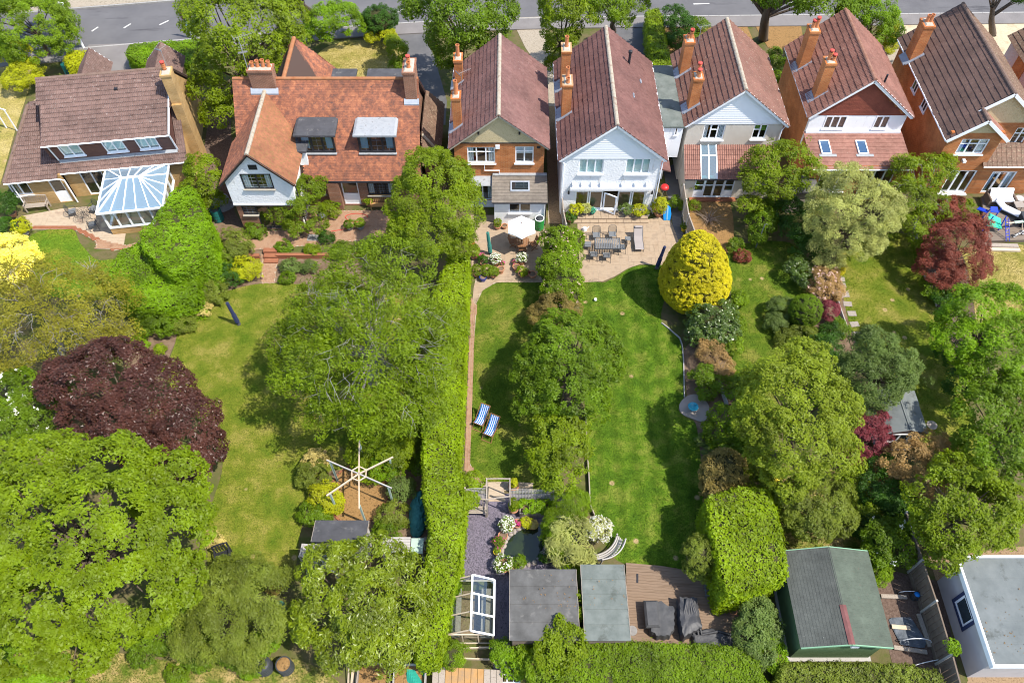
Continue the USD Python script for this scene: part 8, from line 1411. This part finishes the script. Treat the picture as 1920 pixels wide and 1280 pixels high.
for lab, px, r, pl in (('empty ringed pot on the shaded deck', (1372, 1148), .2, None), ('second empty pot on the shaded deck', (1379, 1137), .17, None), ('grey trough on the cottage patio', (657, 430), .24, 'mid'), ('leafy tub beside the grey trough', (677, 428), .28, 'cherry'), ('pot of white flowers by the cottage door', (692, 385), .26, 'fresh'), ('low pot against the cottage pier', (634, 390), .24, 'mid'), ('bowl by the chalet house bench', (27, 405), .26, None), ('orange pot beside the teal bin', (519, 1110), .22, 'copper')): pot(lab, px, r, .3, 'pot_grey' if 'grey' in lab else 'terracotta', pl, .35, .34, group='single pots about the gardens')
# water butts and bins
def butt(label, px, r, h, m, name='water_butt', cat='water butt', lid='plastic_dark'):
    t = T(name, label, cat, P(*px)); pr = [(r * .85, 0)]
    for k in range(4): z0 = h * k / 4; pr += [(r, z0 + h * .05), (r, z0 + h * .2), (r * .95, z0 + h * .225)]
    part(t, 'barrel', MB().lathe(pr + [(r * .9, h)], sides=18), MATS[m], smooth=40); part(t, 'rim', MB().lathe([(r * .96, h - .02), (r * .98, h + .03), (r * .86, h + .03), (r * .84, h - .02)], sides=18), MATS['pvc' if 'bright' in label else m]); part(t, 'lid', MB().lathe([(r * .84, h), (r * .5, h + .05), (.05, h + .07)], sides=18), MATS[lid], smooth=40); part(t, 'tap', MB().bx(-.03, .03, -r - .08, -r + .02, .3, .36), MATS['plastic_dark'])
butt('bright green ribbed water butt beside the parasol', (1011, 428), .32, .95, 'plastic_green'); butt('dark teal water butt beside the white cottage gable', (411, 412), .36, 1.0, 'plastic_teal'); butt('teal round bin between tangled shrub and laurel', (531, 1147), .3, .8, 'plastic_teal', 'garden_bin', 'bin', 'plastic_teal'); butt('dark compost bin with domed lid at the bottom, left of two', (499, 1252), .40, .8, 'plastic_dark', 'compost_bin', 'compost bin'); butt('dark compost bin with pale contents at the bottom, right of two', (538, 1252), .38, .75, 'plastic_dark', 'compost_bin', 'compost bin', 'leaf_litter'); butt('green bin beside the top left conifer', (131, 138), .35, .9, 'plastic_teal', 'garden_bin', 'bin', 'plastic_teal'); butt('blue topped tub in the yard behind the workshop', (1712, 1120), .17, .5, 'plastic_dark', 'garden_bin', 'bin', 'blue_bright')
tr = T('tarpaulin_heap', 'pale grey tarpaulin over a heap beside the cottage gable', 'tarpaulin', P(420, 385)); m = trimesh.creation.icosphere(3, 1.0); v = m.vertices * [.75, .6, .9]; v += (meshkit.noise(v * 3, 4)[:, None] - .5) * .3; v[:, 2] = np.maximum(v[:, 2], 0) ; part(tr, 'sheet', MB().add(v, m.faces), MATS['lead_white']); part(tr, 'rope', MB().tube([(-.7, 0, .3), (0, -.58, .45), (.7, 0, .3)], .02, 5), MATS['iron'])
# covered furniture on the deck
def covered(label, outline, z, m, seed, top=.86):
    q = np.array(PP(outline)); c = q.mean(0); t = T('covered_furniture', label, 'covered furniture', (*c, 0)); n = 48; d = np.r_[q, q[:1]]; L = np.r_[0, np.cumsum(np.linalg.norm(np.diff(d, axis=0), axis=1))]; s = np.linspace(0, L[-1], n + 1)[:-1]; ring = np.c_[np.interp(s, L, d[:, 0]), np.interp(s, L, d[:, 1])] - c
    rows = []; rng = np.random.default_rng(seed)
    for f, zz in ((1.03, 0), (1.0, z * .5), (.97, z * .85), (.93, z * .97), (top, z), (.5, z * 1.03), (.1, z * .98)):
        w = 1 + .035 * np.sin(np.arange(n) * 2.1 + f * 9) * (1 if f > .9 else 0) ; rows.append(np.c_[ring * f * w[:, None], np.full(n, zz) + .03 * np.sin(np.arange(n) * .9 + seed) * (0 if zz == 0 or f < .86 else 1)])
    v = np.vstack(rows); i, j = np.meshgrid(np.arange(len(rows) - 1), np.arange(n), indexing='ij'); qd = np.stack([i * n + j, i * n + (j + 1) % n, (i + 1) * n + (j + 1) % n, (i + 1) * n + j], -1).reshape(-1, 4); k = (len(rows) - 1) * n
    part(t, 'cover', MB().add(v, qd).add(v[k:], [[0, a, a + 1] for a in range(1, n - 1)]), MATS[m], smooth=50); return t, c
t, c = covered('plain grey fabric covered furniture, left on the deck', [(1215, 1140), (1224, 1132), (1238, 1132), (1246, 1140), (1262, 1142), (1262, 1185), (1252, 1200), (1228, 1200), (1215, 1190)], .62, 'cover', 1, .93); part(t, 'back_cover', MB().cb(-.85, -.15, -.55, .75, .5, .78, .1).turned(0), MATS['cover'])
t, c = covered('tall pleated black cover in the middle of the deck', [(1268, 1127), (1302, 1128), (1306, 1160), (1312, 1185), (1275, 1205), (1268, 1170)], .9, 'cover_black', 2, .55)
for k in range(6): a = -1.0 + .4 * k; part(t, 'pleat', MB().tube([(math.sin(a) * .12, .75, 1.0), (math.sin(a) * .35, 0.1, .86), (math.sin(a) * .6, -.85, .55)], [.05, .07, .05], 5), MATS['cover_black'], smooth=True)
t, c = covered('low spread black cover at the right end of the deck', [(1290, 1190), (1330, 1180), (1365, 1195), (1395, 1200), (1392, 1222), (1300, 1215)], .45, 'cover_black', 3); part(t, 'fold', MB().tube([(-1.2, .1, .4), (0, .3, .5), (1.1, .0, .4)], .07, 6), MATS['cover_black'], smooth=True)
q = P(1185, 1183); lone('drain_cover', MB().lathe([(.24, .135), (.24, .15), (.2, .155)], (q[0], q[1], 0), 18).bx(q[0] - .12, q[0] + .02, q[1] - .02, q[1] + .02, .15, .17), MATS['pot_grey'], 'grey round lid on the deck beside the narrow shed', 'lid'); q = P(587, 446); lone('drain_cover', MB().cb(q[0] - .38, q[0] + .38, q[1] - .3, q[1] + .3, .03, .055, .02), MATS['pot_grey'], 'dark square drain cover in the cottage brick path', 'drain cover')
rk = T('metal_rack', 'low grey metal rack on the deck below the potted bush', 'rack', P(1340, 1112))
for y in (-.25, 0, .25): part(rk, 'bar', MB().tube([(-.6, y, .45), (.6, y, .42)], .025, 6), MATS['mesh_grey'])
for x in (-.55, .55): part(rk, 'leg_frame', MB().tube([(x, -.25, 0), (x, -.25, .45), (x, .25, .45), (x, .25, 0)], .025, 6), MATS['mesh_grey'])
# benches
def bench(name, label, c, rz, w, m, curve=0., arms=True):
    t = T(name, label, 'bench', c, rz); n = 11 if curve else 1
    bow = lambda x: curve * ((2 * x / w) ** 2)
    for k in range(4):
        y = -.2 + .11 * k; part(t, 'seat_slat', MB().tube([(x, y - bow(x), .44) for x in np.linspace(-w / 2, w / 2, 9)], .045, 4), MATS[m]) if curve else part(t, 'seat_slat', MB().cb(-w / 2, w / 2, y, y + .09, .42, .45), MATS[m])
    nb = int(w / .13)
    for k in range(nb): x = -w / 2 + .06 + (w - .12) * k / (nb - 1); part(t, 'back_slat', MB().beam((x, .24 - bow(x), .5), (x, .34 - bow(x), .95), .05, .02, (0, 1, 0)), MATS[m])
    part(t, 'top_rail', MB().tube([(x, .35 - bow(x), .97 + (.06 * (1 - (2 * x / w) ** 2) if not curve else 0)) for x in np.linspace(-w / 2, w / 2, 9)], .04, 5), MATS[m])
    for x in (-w / 2 + .04, w / 2 - .04):
        part(t, 'leg', MB().bx(x - .035, x + .035, -.24 - bow(x), -.17 - bow(x), 0, .64), MATS[m]); part(t, 'leg', MB().beam((x, .24 - bow(x), 0), (x, .34 - bow(x), .98), .07, .07), MATS[m])
        if arms: part(t, 'armrest', MB().beam((x, -.27 - bow(x), .66), (x, .28 - bow(x), .68), .07, .035), MATS[m])
    return t
bench('garden_bench', 'weathered wooden bench with arched back against the chalet house', P(74, 393), math.radians(8), 1.55, 'wood_weathered'); bench('curved_bench', 'pale curved slatted bench between striped lawn and narrow shed', P(1146, 1040), -2.43, 1.7, 'wood_silver', .28, False); bench('garden_bench', 'old wooden bench below the left trellis panel', P(893, 962), 0, 1.15, 'wood_weathered'); bench('garden_bench', 'black slatted bench on the cottage lawn by the maple', P(423, 1046), .35, .8, 'black_paint'); bench('garden_bench', 'orange brown wooden settle against the cottage wall', P(714, 392), 0, 1.3, 'wood_orange')
pl = T('raised_planter', 'raised timber planter full of bright leaves behind the pond', 'planter', P(1004, 958)); part(pl, 'box', MB().bx(-.85, .85, -.35, -.29, 0, .5).bx(-.85, .85, .29, .35, 0, .5).bx(-.85, -.79, -.29, .29, 0, .5).bx(.79, .85, -.29, .29, 0, .5), MATS['wood_weathered']); part(pl, 'soil', MB().bx(-.79, .79, -.29, .29, 0, .44), MATS['soil']); (v, f), _, _ = crown([(np.array([x, 0, .6]), np.array([.5, .42, .3])) for x in (-.5, 0, .5)], (.12, .08), rnew(), clump=.2); part(pl, 'plants', (v, f), MATS['leaf_lime'])
# wire furniture on the chalet patio
wtb = T('wire_table', 'round dark wire table on the chalet house patio', 'table', P(163, 412)); g = MB()
for r in (.15, .3, .45, .58): g.tube([(r * math.cos(a), r * math.sin(a), .72) for a in np.linspace(0, 2 * PI, 20)], .015, 4)
for a in np.arange(12) * PI / 6: g.tube([(0, 0, .72), (.58 * math.cos(a), .58 * math.sin(a), .72)], .01, 4)
part(wtb, 'top', g, MATS['iron']); [part(wtb, 'leg', MB().tube([(.1 * math.cos(a), .1 * math.sin(a), .72), (.2 * math.cos(a), .2 * math.sin(a), .35), (.45 * math.cos(a), .45 * math.sin(a), 0)], .016, 5), MATS['iron']) for a in (0, 2.1, 4.2)]
cW = chair_metal('wire_chair', 'dark wire chair left of the wire table', P(140, 404), 1.9, 'wire chairs on the chalet patio'); copy(cW, P(178, 428), 3.6, 'dark wire chair on the near side of the wire table'); copy(cW, P(180, 398), -.4, 'dark wire chair behind the wire table by the conservatory'); copy(cW, P(606, 412), 2.0, 'single dark wire chair on the cottage brick patio', 'single wire chair')
bb = T('bird_bath', 'small stone bird bath beside the golden conifer ball', 'bird bath', P(49, 438)); part(bb, 'pedestal', MB().lathe([(.2, 0), (.2, .06), (.09, .12), (.08, .6), (.14, .7)], sides=12), MATS['concrete'], smooth=40); part(bb, 'basin', MB().lathe([(.12, .68), (.3, .76), (.3, .82), (.25, .82), (.1, .76)], sides=16), MATS['concrete'], smooth=40)
fb = T('bird_bath', 'turquoise glazed bird bath on the paved corner of the striped lawn', 'bird bath', P(1297, 770)); part(fb, 'basin', MB().lathe([(.05, .0), (.07, .35), (.28, .42), (.30, .5), (.24, .5), (.05, .42)], sides=14), MATS['turquoise'], smooth=40); part(fb, 'petal', MB().ball((-.2, .1, .48), .1, 1, .5).ball((.15, .14, .5), .08, 1, .5), MATS['turquoise'])
# frames and boxes along the bottom edge
def box_frame(label, a, b, h, m, name='compost_box', fill=None, net=False):
    (x0, y0), (x1, y1) = P(*a)[:2], P(*b)[:2]; x0, x1, y0, y1 = min(x0, x1), max(x0, x1), min(y0, y1), max(y0, y1); c = ((x0 + x1) / 2, (y0 + y1) / 2, 0); t = T(name, label, 'compost box', c); w, d = (x1 - x0) / 2, (y1 - y0) / 2
    for k in range(3):
        z0, z1 = h * k / 3 + .01, h * (k + 1) / 3 - .012
        for bx_ in ((-w, w, -d, -d + .04), (-w, w, d - .04, d), (-w, -w + .04, -d + .04, d - .04), (w - .04, w, -d + .04, d - .04)): part(t, 'plank', MB().bx(*bx_, z0, z1), MATS[m])
    for x in (-w + .07, w - .07):
        for y in (-d + .07, d - .07): part(t, 'post', MB().bx(x - .03, x + .03, y - .03, y + .03, 0, h + .05), MATS[m])
    part(t, 'filling', MB().bx(-w + .05, w - .05, -d + .05, d - .05, 0, h * .55), MATS[fill or 'leaf_litter'])
    if net: v = np.array([(x, y, h * .62 + .08 * math.sin(x * 7 + y * 5)) for x in np.linspace(-w * .2, w - .06, 9) for y in np.linspace(-d + .06, d * .7, 9)]); i, j = np.meshgrid(np.arange(8), np.arange(8), indexing='ij'); part(t, 'netting', MB().add(v, np.stack([i * 9 + j, i * 9 + 9 + j, i * 9 + 10 + j, i * 9 + j + 1], -1).reshape(-1, 4)), MATS['net_green'])
box_frame('open timber compost box with brown contents below the laurel', (676, 1247), (732, 1310), .7, 'wood_weathered'); box_frame('timber compost box covered in part by green netting', (742, 1250), (798, 1310), .7, 'wood_silver', net=True)
wl_ = T('loose_boards', 'orange and grey weathered wooden boards laid flat at the bottom edge', 'boards', P(872, 1270)); a, b = wl_.W(P(812, 1249, .6)), wl_.W(P(944, 1256, .6))
for i in range(11): f = i / 11; q = a + (b - a) * f; e = (b - a) / 11 * .93; part(wl_, 'board', MB().hexa([q + [0, -1.5, 0], q + e + [0, -1.5, 0], q + e, q, q + [0, -1.5, .04], q + e + [0, -1.5, .04], q + e + [0, 0, .04], q + [0, 0, .04]]), MATS['wood_orange' if 1 < i < 8 else 'wood_weathered'])
for x in (a[0] + .1, b[0] - .1): part(wl_, 'support', MB().bx(x - .05, x + .05, a[1] - 1.4, a[1] - .1, 0, .58), MATS['wood_weathered'])
lp_ = T('log_pile', 'leaning bundle of pale sticks below the laurel', 'sticks', P(664, 1265)); rr = np.random.default_rng(9)
for k in range(7): x = -.2 + .06 * k; part(lp_, 'stick', MB().tube([(x, -.9, .1), (x + rr.normal(0, .05), .55, .5 + rr.uniform(-.1, .1))], .025, 5), MATS['wood_pale'])
wfm = T('old_window', 'white painted window frame lying at the bottom edge', 'window frame', P(956, 1268)); f = MB(); [f.bx(-.45 + .3 * i, -.41 + .3 * i, -.35, .35, .3, .34) for i in range(4)]; [f.bx(-.45, .49, y, y + .05, .303, .343) for y in (-.35, 0, .3)]; part(wfm, 'frame', f, MATS['white_paint']); part(wfm, 'prop', MB().bx(-.4, -.34, -.3, .3, 0, .3).bx(.4, .46, -.3, .3, 0, .3), MATS['wood_weathered'])
for i, (a, b) in enumerate((((870, 1216), (930, 1214)), ((868, 1235), (940, 1238)))): q0, q1 = P(*a), P(*b); bd = T('timber_edging', ['pale plank edging just below the greenhouse', 'second plank edging further below the greenhouse'][i], 'edging', (q0 + q1) / 2); part(bd, 'plank', MB().beam(q0 + [0, 0, .1], q1 + [0, 0, .1], .06, .2), MATS['wood_pale'], world=bd); part(bd, 'peg', MB().bx(-.03, .03, -.03, .03, 0, .25), MATS['wood_pale'])
# yard behind the workshop
def hoop(label, a, b, h):
    a, b = P(*a), P(*b); c = (a + b) / 2; t = T('garden_hoop', label, 'hoop', (c[0], c[1], 0), group='white hoops in the yard'); s = np.linspace(0, PI, 13); part(t, 'hoop', MB().tube([a + (b - a) * (1 - math.cos(x)) / 2 + [0, 0, h * math.sin(x)] for x in s], .02, 6), MATS['pvc'], world=t); part(t, 'peg', MB().bx(-.015, .015, -.015, .015, 0, .1).tube([a, a + [0, 0, .2]], .03, 5) if False else MB().tube([a, a + [0, 0, .25]], .03, 6), MATS['iron'], world=t)
hoop('uppermost white plastic hoop in the yard behind the workshop', (1682, 1112), (1728, 1116), .5); hoop('middle white plastic hoop over the black sheeting', (1684, 1203), (1744, 1206), .75); hoop('lowest white plastic hoop near the dark fence', (1712, 1248), (1772, 1236), .4)
mb_ = Polygon(PP([(1664, 1158), (1706, 1156), (1738, 1205), (1735, 1216), (1686, 1210)])); v2 = T('ground_sheet', 'wrinkled black sheeting on the ground of the yard', 'sheeting', (*mb_.centroid.coords[0], 0)); gx = scatter(mb_, 260, np.random.default_rng(2)); from scipy.spatial import Delaunay
tri = Delaunay(gx).simplices; part(v2, 'sheet', MB().add(np.c_[gx, .03 + .09 * meshkit.noise(np.c_[gx * 5, 0 * gx[:, :1]], 2)], tri), MATS['membrane'], world=v2)
for lab, a, b in (('pale plank lying on the black sheeting', (1672, 1174), (1706, 1177)), ('grey sleeper across the top of the yard', (1652, 1117), (1700, 1119)), ('low timber rail at the bottom of the yard', (1676, 1213), (1738, 1222)), ('long timber along the dark fence in the yard', (1722, 1150), (1744, 1212))): q0, q1 = P(*a, .1), P(*b, .1); lone('plank', MB().beam(q0, q1, .2, .09), MATS['wood_pale' if 'pale' in lab else 'wood_weathered'], lab, 'plank')
# cottage and left garden odds and ends
ht = MB(); q = P(668, 408, .05); ht.tube([q + [.75 * math.cos(a) * (1 + .1 * math.sin(3 * a)), .4 * math.sin(a), 0] for a in np.linspace(0, 5.6, 26)] + [q + [-.3, -1.0, 0], q + [-1.6, -1.3, 0]], .022, 5); lone('garden_hose', ht, MATS['red_bright'], 'red garden hose looped on the cottage brick patio', 'hose')
nt = T('net_cover', 'teal netting heaped over stones at the foot of the long hedge', 'netting', P(785, 965)); m = trimesh.creation.icosphere(3, 1.0); v = m.vertices * [.5, 1.35, .75]; v += (meshkit.fbm(v * 4, 3, 6)[:, None] - .5) * .4; v[:, 2] = np.maximum(v[:, 2], .0); part(nt, 'netting', MB().add(v, m.faces), MATS['teal_net'] if 'teal_net' in MATS else mat('teal_net', [(.02, .13, .13), (.05, .22, .22)], .8, 5, .2))
for k in range(6): part(nt, 'stone', MB().ball((-.3 + .15 * k, -1.45 + .05 * (k % 2), .1), .14, 1, .7), MATS['slab_grey'])
wp = T('white_pergola', 'white wooden frame leaning at the left side of the chalet house', 'frame', P(12, 255))
for a, b in (((-.3, .9, 0), (-.3, .9, 2.0)), ((-.5, -.8, 0), (-.5, -.8, 2.0)), ((.6, .6, 0), (.6, .6, 1.9)), ((-.3, .9, 2.0), (-.5, -.8, 2.0)), ((-.3, .9, 2.0), (.7, .6, 1.9)), ((-.5, -.8, 2.0), (.4, -.6, 1.9)), ((-.4, 0, 2.0), (.5, 0, 1.9))): part(wp, 'bar', MB().beam(a, b, .07, .07), MATS['white_paint'])
db = T('dead_branches', 'bare whitish branches standing at the edge of the chalet lawn', 'branches', P(175, 512)); rr = np.random.default_rng(12)
for k in range(9): a = rr.uniform(0, 6.3); part(db, 'branch', MB().tube([(0, 0, .1), (.3 * math.cos(a), .2 * math.sin(a), .5), (.75 * math.cos(a), .55 * math.sin(a), .8 + rr.uniform(-.2, .3))], [.04, .03, .012], 5), MATS['bark_pale'])
ts = T('bare_shrub', 'leafless twiggy shrub on the narrow terrace below the cream house doors', SH, P(1328, 415))
for k in range(46): a, r_ = rr.uniform(0, 6.3), rr.uniform(.4, 1.25); part(ts, 'twig', MB().tube([(rr.normal(0, .1), rr.normal(0, .1), .05), (.5 * r_ * math.cos(a), .5 * r_ * math.sin(a), .45), (r_ * math.cos(a), r_ * math.sin(a), .5 + rr.uniform(-.3, .3))], [.018, .012, .006], 4), MATS['twigs_bare'])
q = P(1116, 564); lone('ball', MB().ball((q[0], q[1], .14), .11, 2), MATS['pvc'], 'small white ball lying on the striped lawn', 'ball', smooth=True); q = P(1417, 464); cp = T('clothes_pole', 'thin grey clothes pole by the leafy bush', 'pole', q); part(cp, 'pole', MB().tube([(0, 0, 0), (.05, 0, 2.2)], .03, 6), MATS['mesh_grey']); part(cp, 'hook', MB().tube([(.05, 0, 2.2), (.2, 0, 2.25), (.22, 0, 2.15)], .015, 5), MATS['mesh_grey'])
kb_ = T('kettle_barbecue', 'red lidded barbecue at the corner of the white house', 'barbecue', P(1243, 368)); part(kb_, 'lid', MB().ball((0, 0, .85), .3, 2, .7), MATS['red_bright'], smooth=True); part(kb_, 'bowl', MB().lathe([(.1, .55), (.26, .68), (.3, .82)], sides=14), MATS['iron'], smooth=True); [part(kb_, 'leg', MB().tube([(.15 * math.cos(a), .15 * math.sin(a), .6), (.3 * math.cos(a), .3 * math.sin(a), 0)], .015, 5), MATS['aluminium']) for a in (0, 2.1, 4.2)]
bf = T('body_board', 'bright blue bodyboard leaning at the end of the terrace', 'bodyboard', P(1250, 413)); part(bf, 'board', MB().slab([(-.22, 0, .03), (.22, 0, .03), (.28, .25, .35), (.2, .5, .75), (0, .6, .92), (-.2, .5, .75), (-.28, .25, .35)], (0, -.05, .03)), MATS['blue_bright']); part(bf, 'stripe', MB().slab([(-.05, -.056, .08), (.05, -.056, .08), (.05, .45, .85), (-.05, .45, .85)], (0, -.008, .005)), MATS['board_blue'])
wc = T('watering_can', 'pale watering can at the left end of the terrace step', 'watering can', P(1096, 432)); part(wc, 'can', MB().lathe([(.15, 0), (.14, .25), (.1, .3)], sides=12), MATS['pvc'], smooth=40); part(wc, 'spout', MB().tube([(.1, 0, .1), (.3, .08, .32)], [.035, .02], 6), MATS['pvc']); part(wc, 'handle', MB().tube([(-.1, 0, .28), (-.22, 0, .3), (-.2, 0, .1), (-.13, 0, .06)], .015, 5), MATS['pvc'])
fr_ = T('flat_roof_shed', 'low shed with pale flat roof half under the spreading green tree', 'shed', P(1492, 388)); part(fr_, 'roof', MB().cb(-.95, .9, -.7, .95, 2.0, 2.1, .02), MATS['felt_grey']); [part(fr_, 'wall', MB().bx(*w, 0, 2.0), MATS['wood_weathered']) for w in ((-.85, .8, -.6, -.55), (-.85, .8, .8, .85), (-.85, -.8, -.55, .8), (.75, .8, -.55, .8))]; part(fr_, 'gutter', MB().tube([(-.95, -.73, 2.0), (.9, -.73, 2.0)], .04, 6), MATS['black_pipe'])
# the busy deck of the stepped gable house
sf = T('rattan_sofa', 'brown rattan sofa with white cushions on the small deck', 'sofa', P(1869, 383) + [0, 0, .24]); part(sf, 'frame', MB().cb(-.95, .95, -.4, .35, 0, .36, .02).cb(-.95, .95, .35, .5, 0, .72, .03), MATS['rattan']); [part(sf, 'armrest', MB().cb(x, x + .14, -.4, .35, .36, .58, .03), MATS['rattan']) for x in (-.95, .81)]
for i in range(3): part(sf, 'seat_cushion', MB().cb(-.8 + .535 * i, -.28 + .535 * i, -.4, .2, .365, .48, .04), MATS['cushion']); part(sf, 'back_cushion', MB().slab([(-.8 + .535 * i, .1, .48), (-.28 + .535 * i, .1, .48), (-.28 + .535 * i, .3, .86), (-.8 + .535 * i, .3, .86)], (0, .12, .05)), MATS['cushion'])
lg = T('sun_lounger', 'white padded sun lounger lying crosswise on the small deck', 'sun lounger', P(1882, 402) + [0, 0, .24], .85); part(lg, 'frame', MB().bx(-.3, .3, -.9, .9, .2, .26), MATS['metal_dark']); part(lg, 'cushion', MB().cb(-.28, .28, -.9, .3, .26, .36, .03), MATS['cushion']); part(lg, 'back_cushion', MB().slab([(-.28, .3, .28), (.28, .3, .28), (.28, .9, .62), (-.28, .9, .62)], (0, -.03, .08)), MATS['cushion']); [part(lg, 'leg', MB().bx(x, x + .05, y, y + .05, 0, .2), MATS['metal_dark']) for x in (-.28, .23) for y in (-.8, .7)]
for lab, px, m in (('round pale side table right of the rattan sofa', (1903, 385), 'wood_silver'), ('square pale table near the right edge of the small deck', (1902, 396), 'slab_grey')):
    st_ = T('side_table', lab, 'table', P(*px) + [0, 0, .24]); part(st_, 'top', MB().lathe([(.3, .42), (.3, .46)], sides=16) if 'round' in lab else MB().cb(-.32, .32, -.3, .3, .4, .45), MATS[m]); [part(st_, 'leg', MB().tube([(x, y, 0), (x, y, .41)], .02, 5), MATS['metal_dark']) for x in (-.18, .18) for y in (-.18, .18)]
cf = T('climbing_gym', 'blue and green plastic climbing frame with slide on the small deck', 'climbing frame', P(1856, 430) + [0, 0, .24])
for x0, y0 in ((-.7, .5), (.25, .6), (.35, -.3), (-.75, -.35)): part(cf, 'post', MB().tube([(x0, y0, 0), (x0 * .8, y0 * .8, 1.3)], .04, 6), MATS['play_blue'])
part(cf, 'platform', MB().slab([(-.75, -.4, .55), (.3, -.55, .35), (.4, .2, .55), (-.4, .5, .8)], (0, 0, .05)), MATS['play_green']); part(cf, 'slide', MB().slab([(-.7, .3, 1.0), (-.45, .5, 1.0), (-.95, .95, .9), (-1.2, .75, .9)], (0, 0, .06)), MATS['play_blue']); part(cf, 'canopy', MB().slab([(-.6, .2, 1.2), (-.1, .1, 1.2), (-.05, .55, 1.3), (-.5, .6, 1.3)], (0, 0, .05)), MATS['play_blue'])
for k in range(6): part(cf, 'ladder_rung', MB().tube([(.32 + .035 * k, -.35 - .16 * k, .95 - .15 * k), (.52 + .035 * k, -.30 - .16 * k, .95 - .15 * k)], .025, 5), MATS['play_blue'])
for x in (.3, .52): part(cf, 'ladder_rail', MB().tube([(x, -.25, 1.1), (x + .22, -1.3, .0)], .025, 5), MATS['play_blue'])
bk = T('child_bicycle', 'small white child bicycle near the right edge of the small deck', 'bicycle', P(1906, 447) + [0, 0, .24], .35)
for x in (-.35, .35): part(bk, 'wheel', MB().tube([(x + .2 * math.cos(a), 0, .2 + .2 * math.sin(a)) for a in np.linspace(0, 2 * PI, 17)], .025, 5), MATS['iron']); part(bk, 'rim', MB().lathe([(.15, -.01), (.15, .01)], sides=12).turned(0) if False else MB().tube([(x + .15 * math.cos(a), 0, .2 + .15 * math.sin(a)) for a in np.linspace(0, 2 * PI, 13)], .012, 4), MATS['pvc'])
part(bk, 'frame', MB().tube([(-.35, 0, .2), (-.1, 0, .45), (.25, 0, .5), (.35, 0, .2)], .022, 6).tube([(-.35, 0, .2), (0, 0, .22), (.25, 0, .5)], .022, 6), MATS['pvc']); part(bk, 'saddle', MB().cb(-.22, -.02, -.05, .05, .5, .55), MATS['iron']); part(bk, 'handlebar', MB().tube([(.22, -.2, .65), (.27, 0, .62), (.22, .2, .65)], .015, 5), MATS['iron'])
sw_ = T('see_saw', 'pale green wooden play bench on thin legs on the small deck', 'play bench', P(1896, 432) + [0, 0, .24], .15); part(sw_, 'plank', MB().cb(-.2, .6, -.1, .1, .55, .6), MATS['green_sheet']); part(sw_, 'plank', MB().cb(-.75, -.22, -.05, .05, .55, .59), MATS['wood_pale']); [part(sw_, 'leg', MB().beam((x, y, 0), (x * .8, 0, .55), .04, .04), MATS['wood_pale']) for x in (-.6, .5) for y in (-.25, .25)]
sbx = T('storage_box', 'dark storage box at the right edge of the small deck', 'box', P(1922, 424) + [0, 0, .24]); part(sbx, 'box', MB().bx(-.6, .6, -.4, .4, 0, .6), MATS['plastic_dark']); part(sbx, 'lid', MB().hexa([(-.63, -.43, .6), (.63, -.43, .6), (.63, .43, .68), (-.63, .43, .68), (-.63, -.43, .66), (.63, -.43, .66), (.63, .43, .74), (-.63, .43, .74)]), MATS['plastic_dark'])
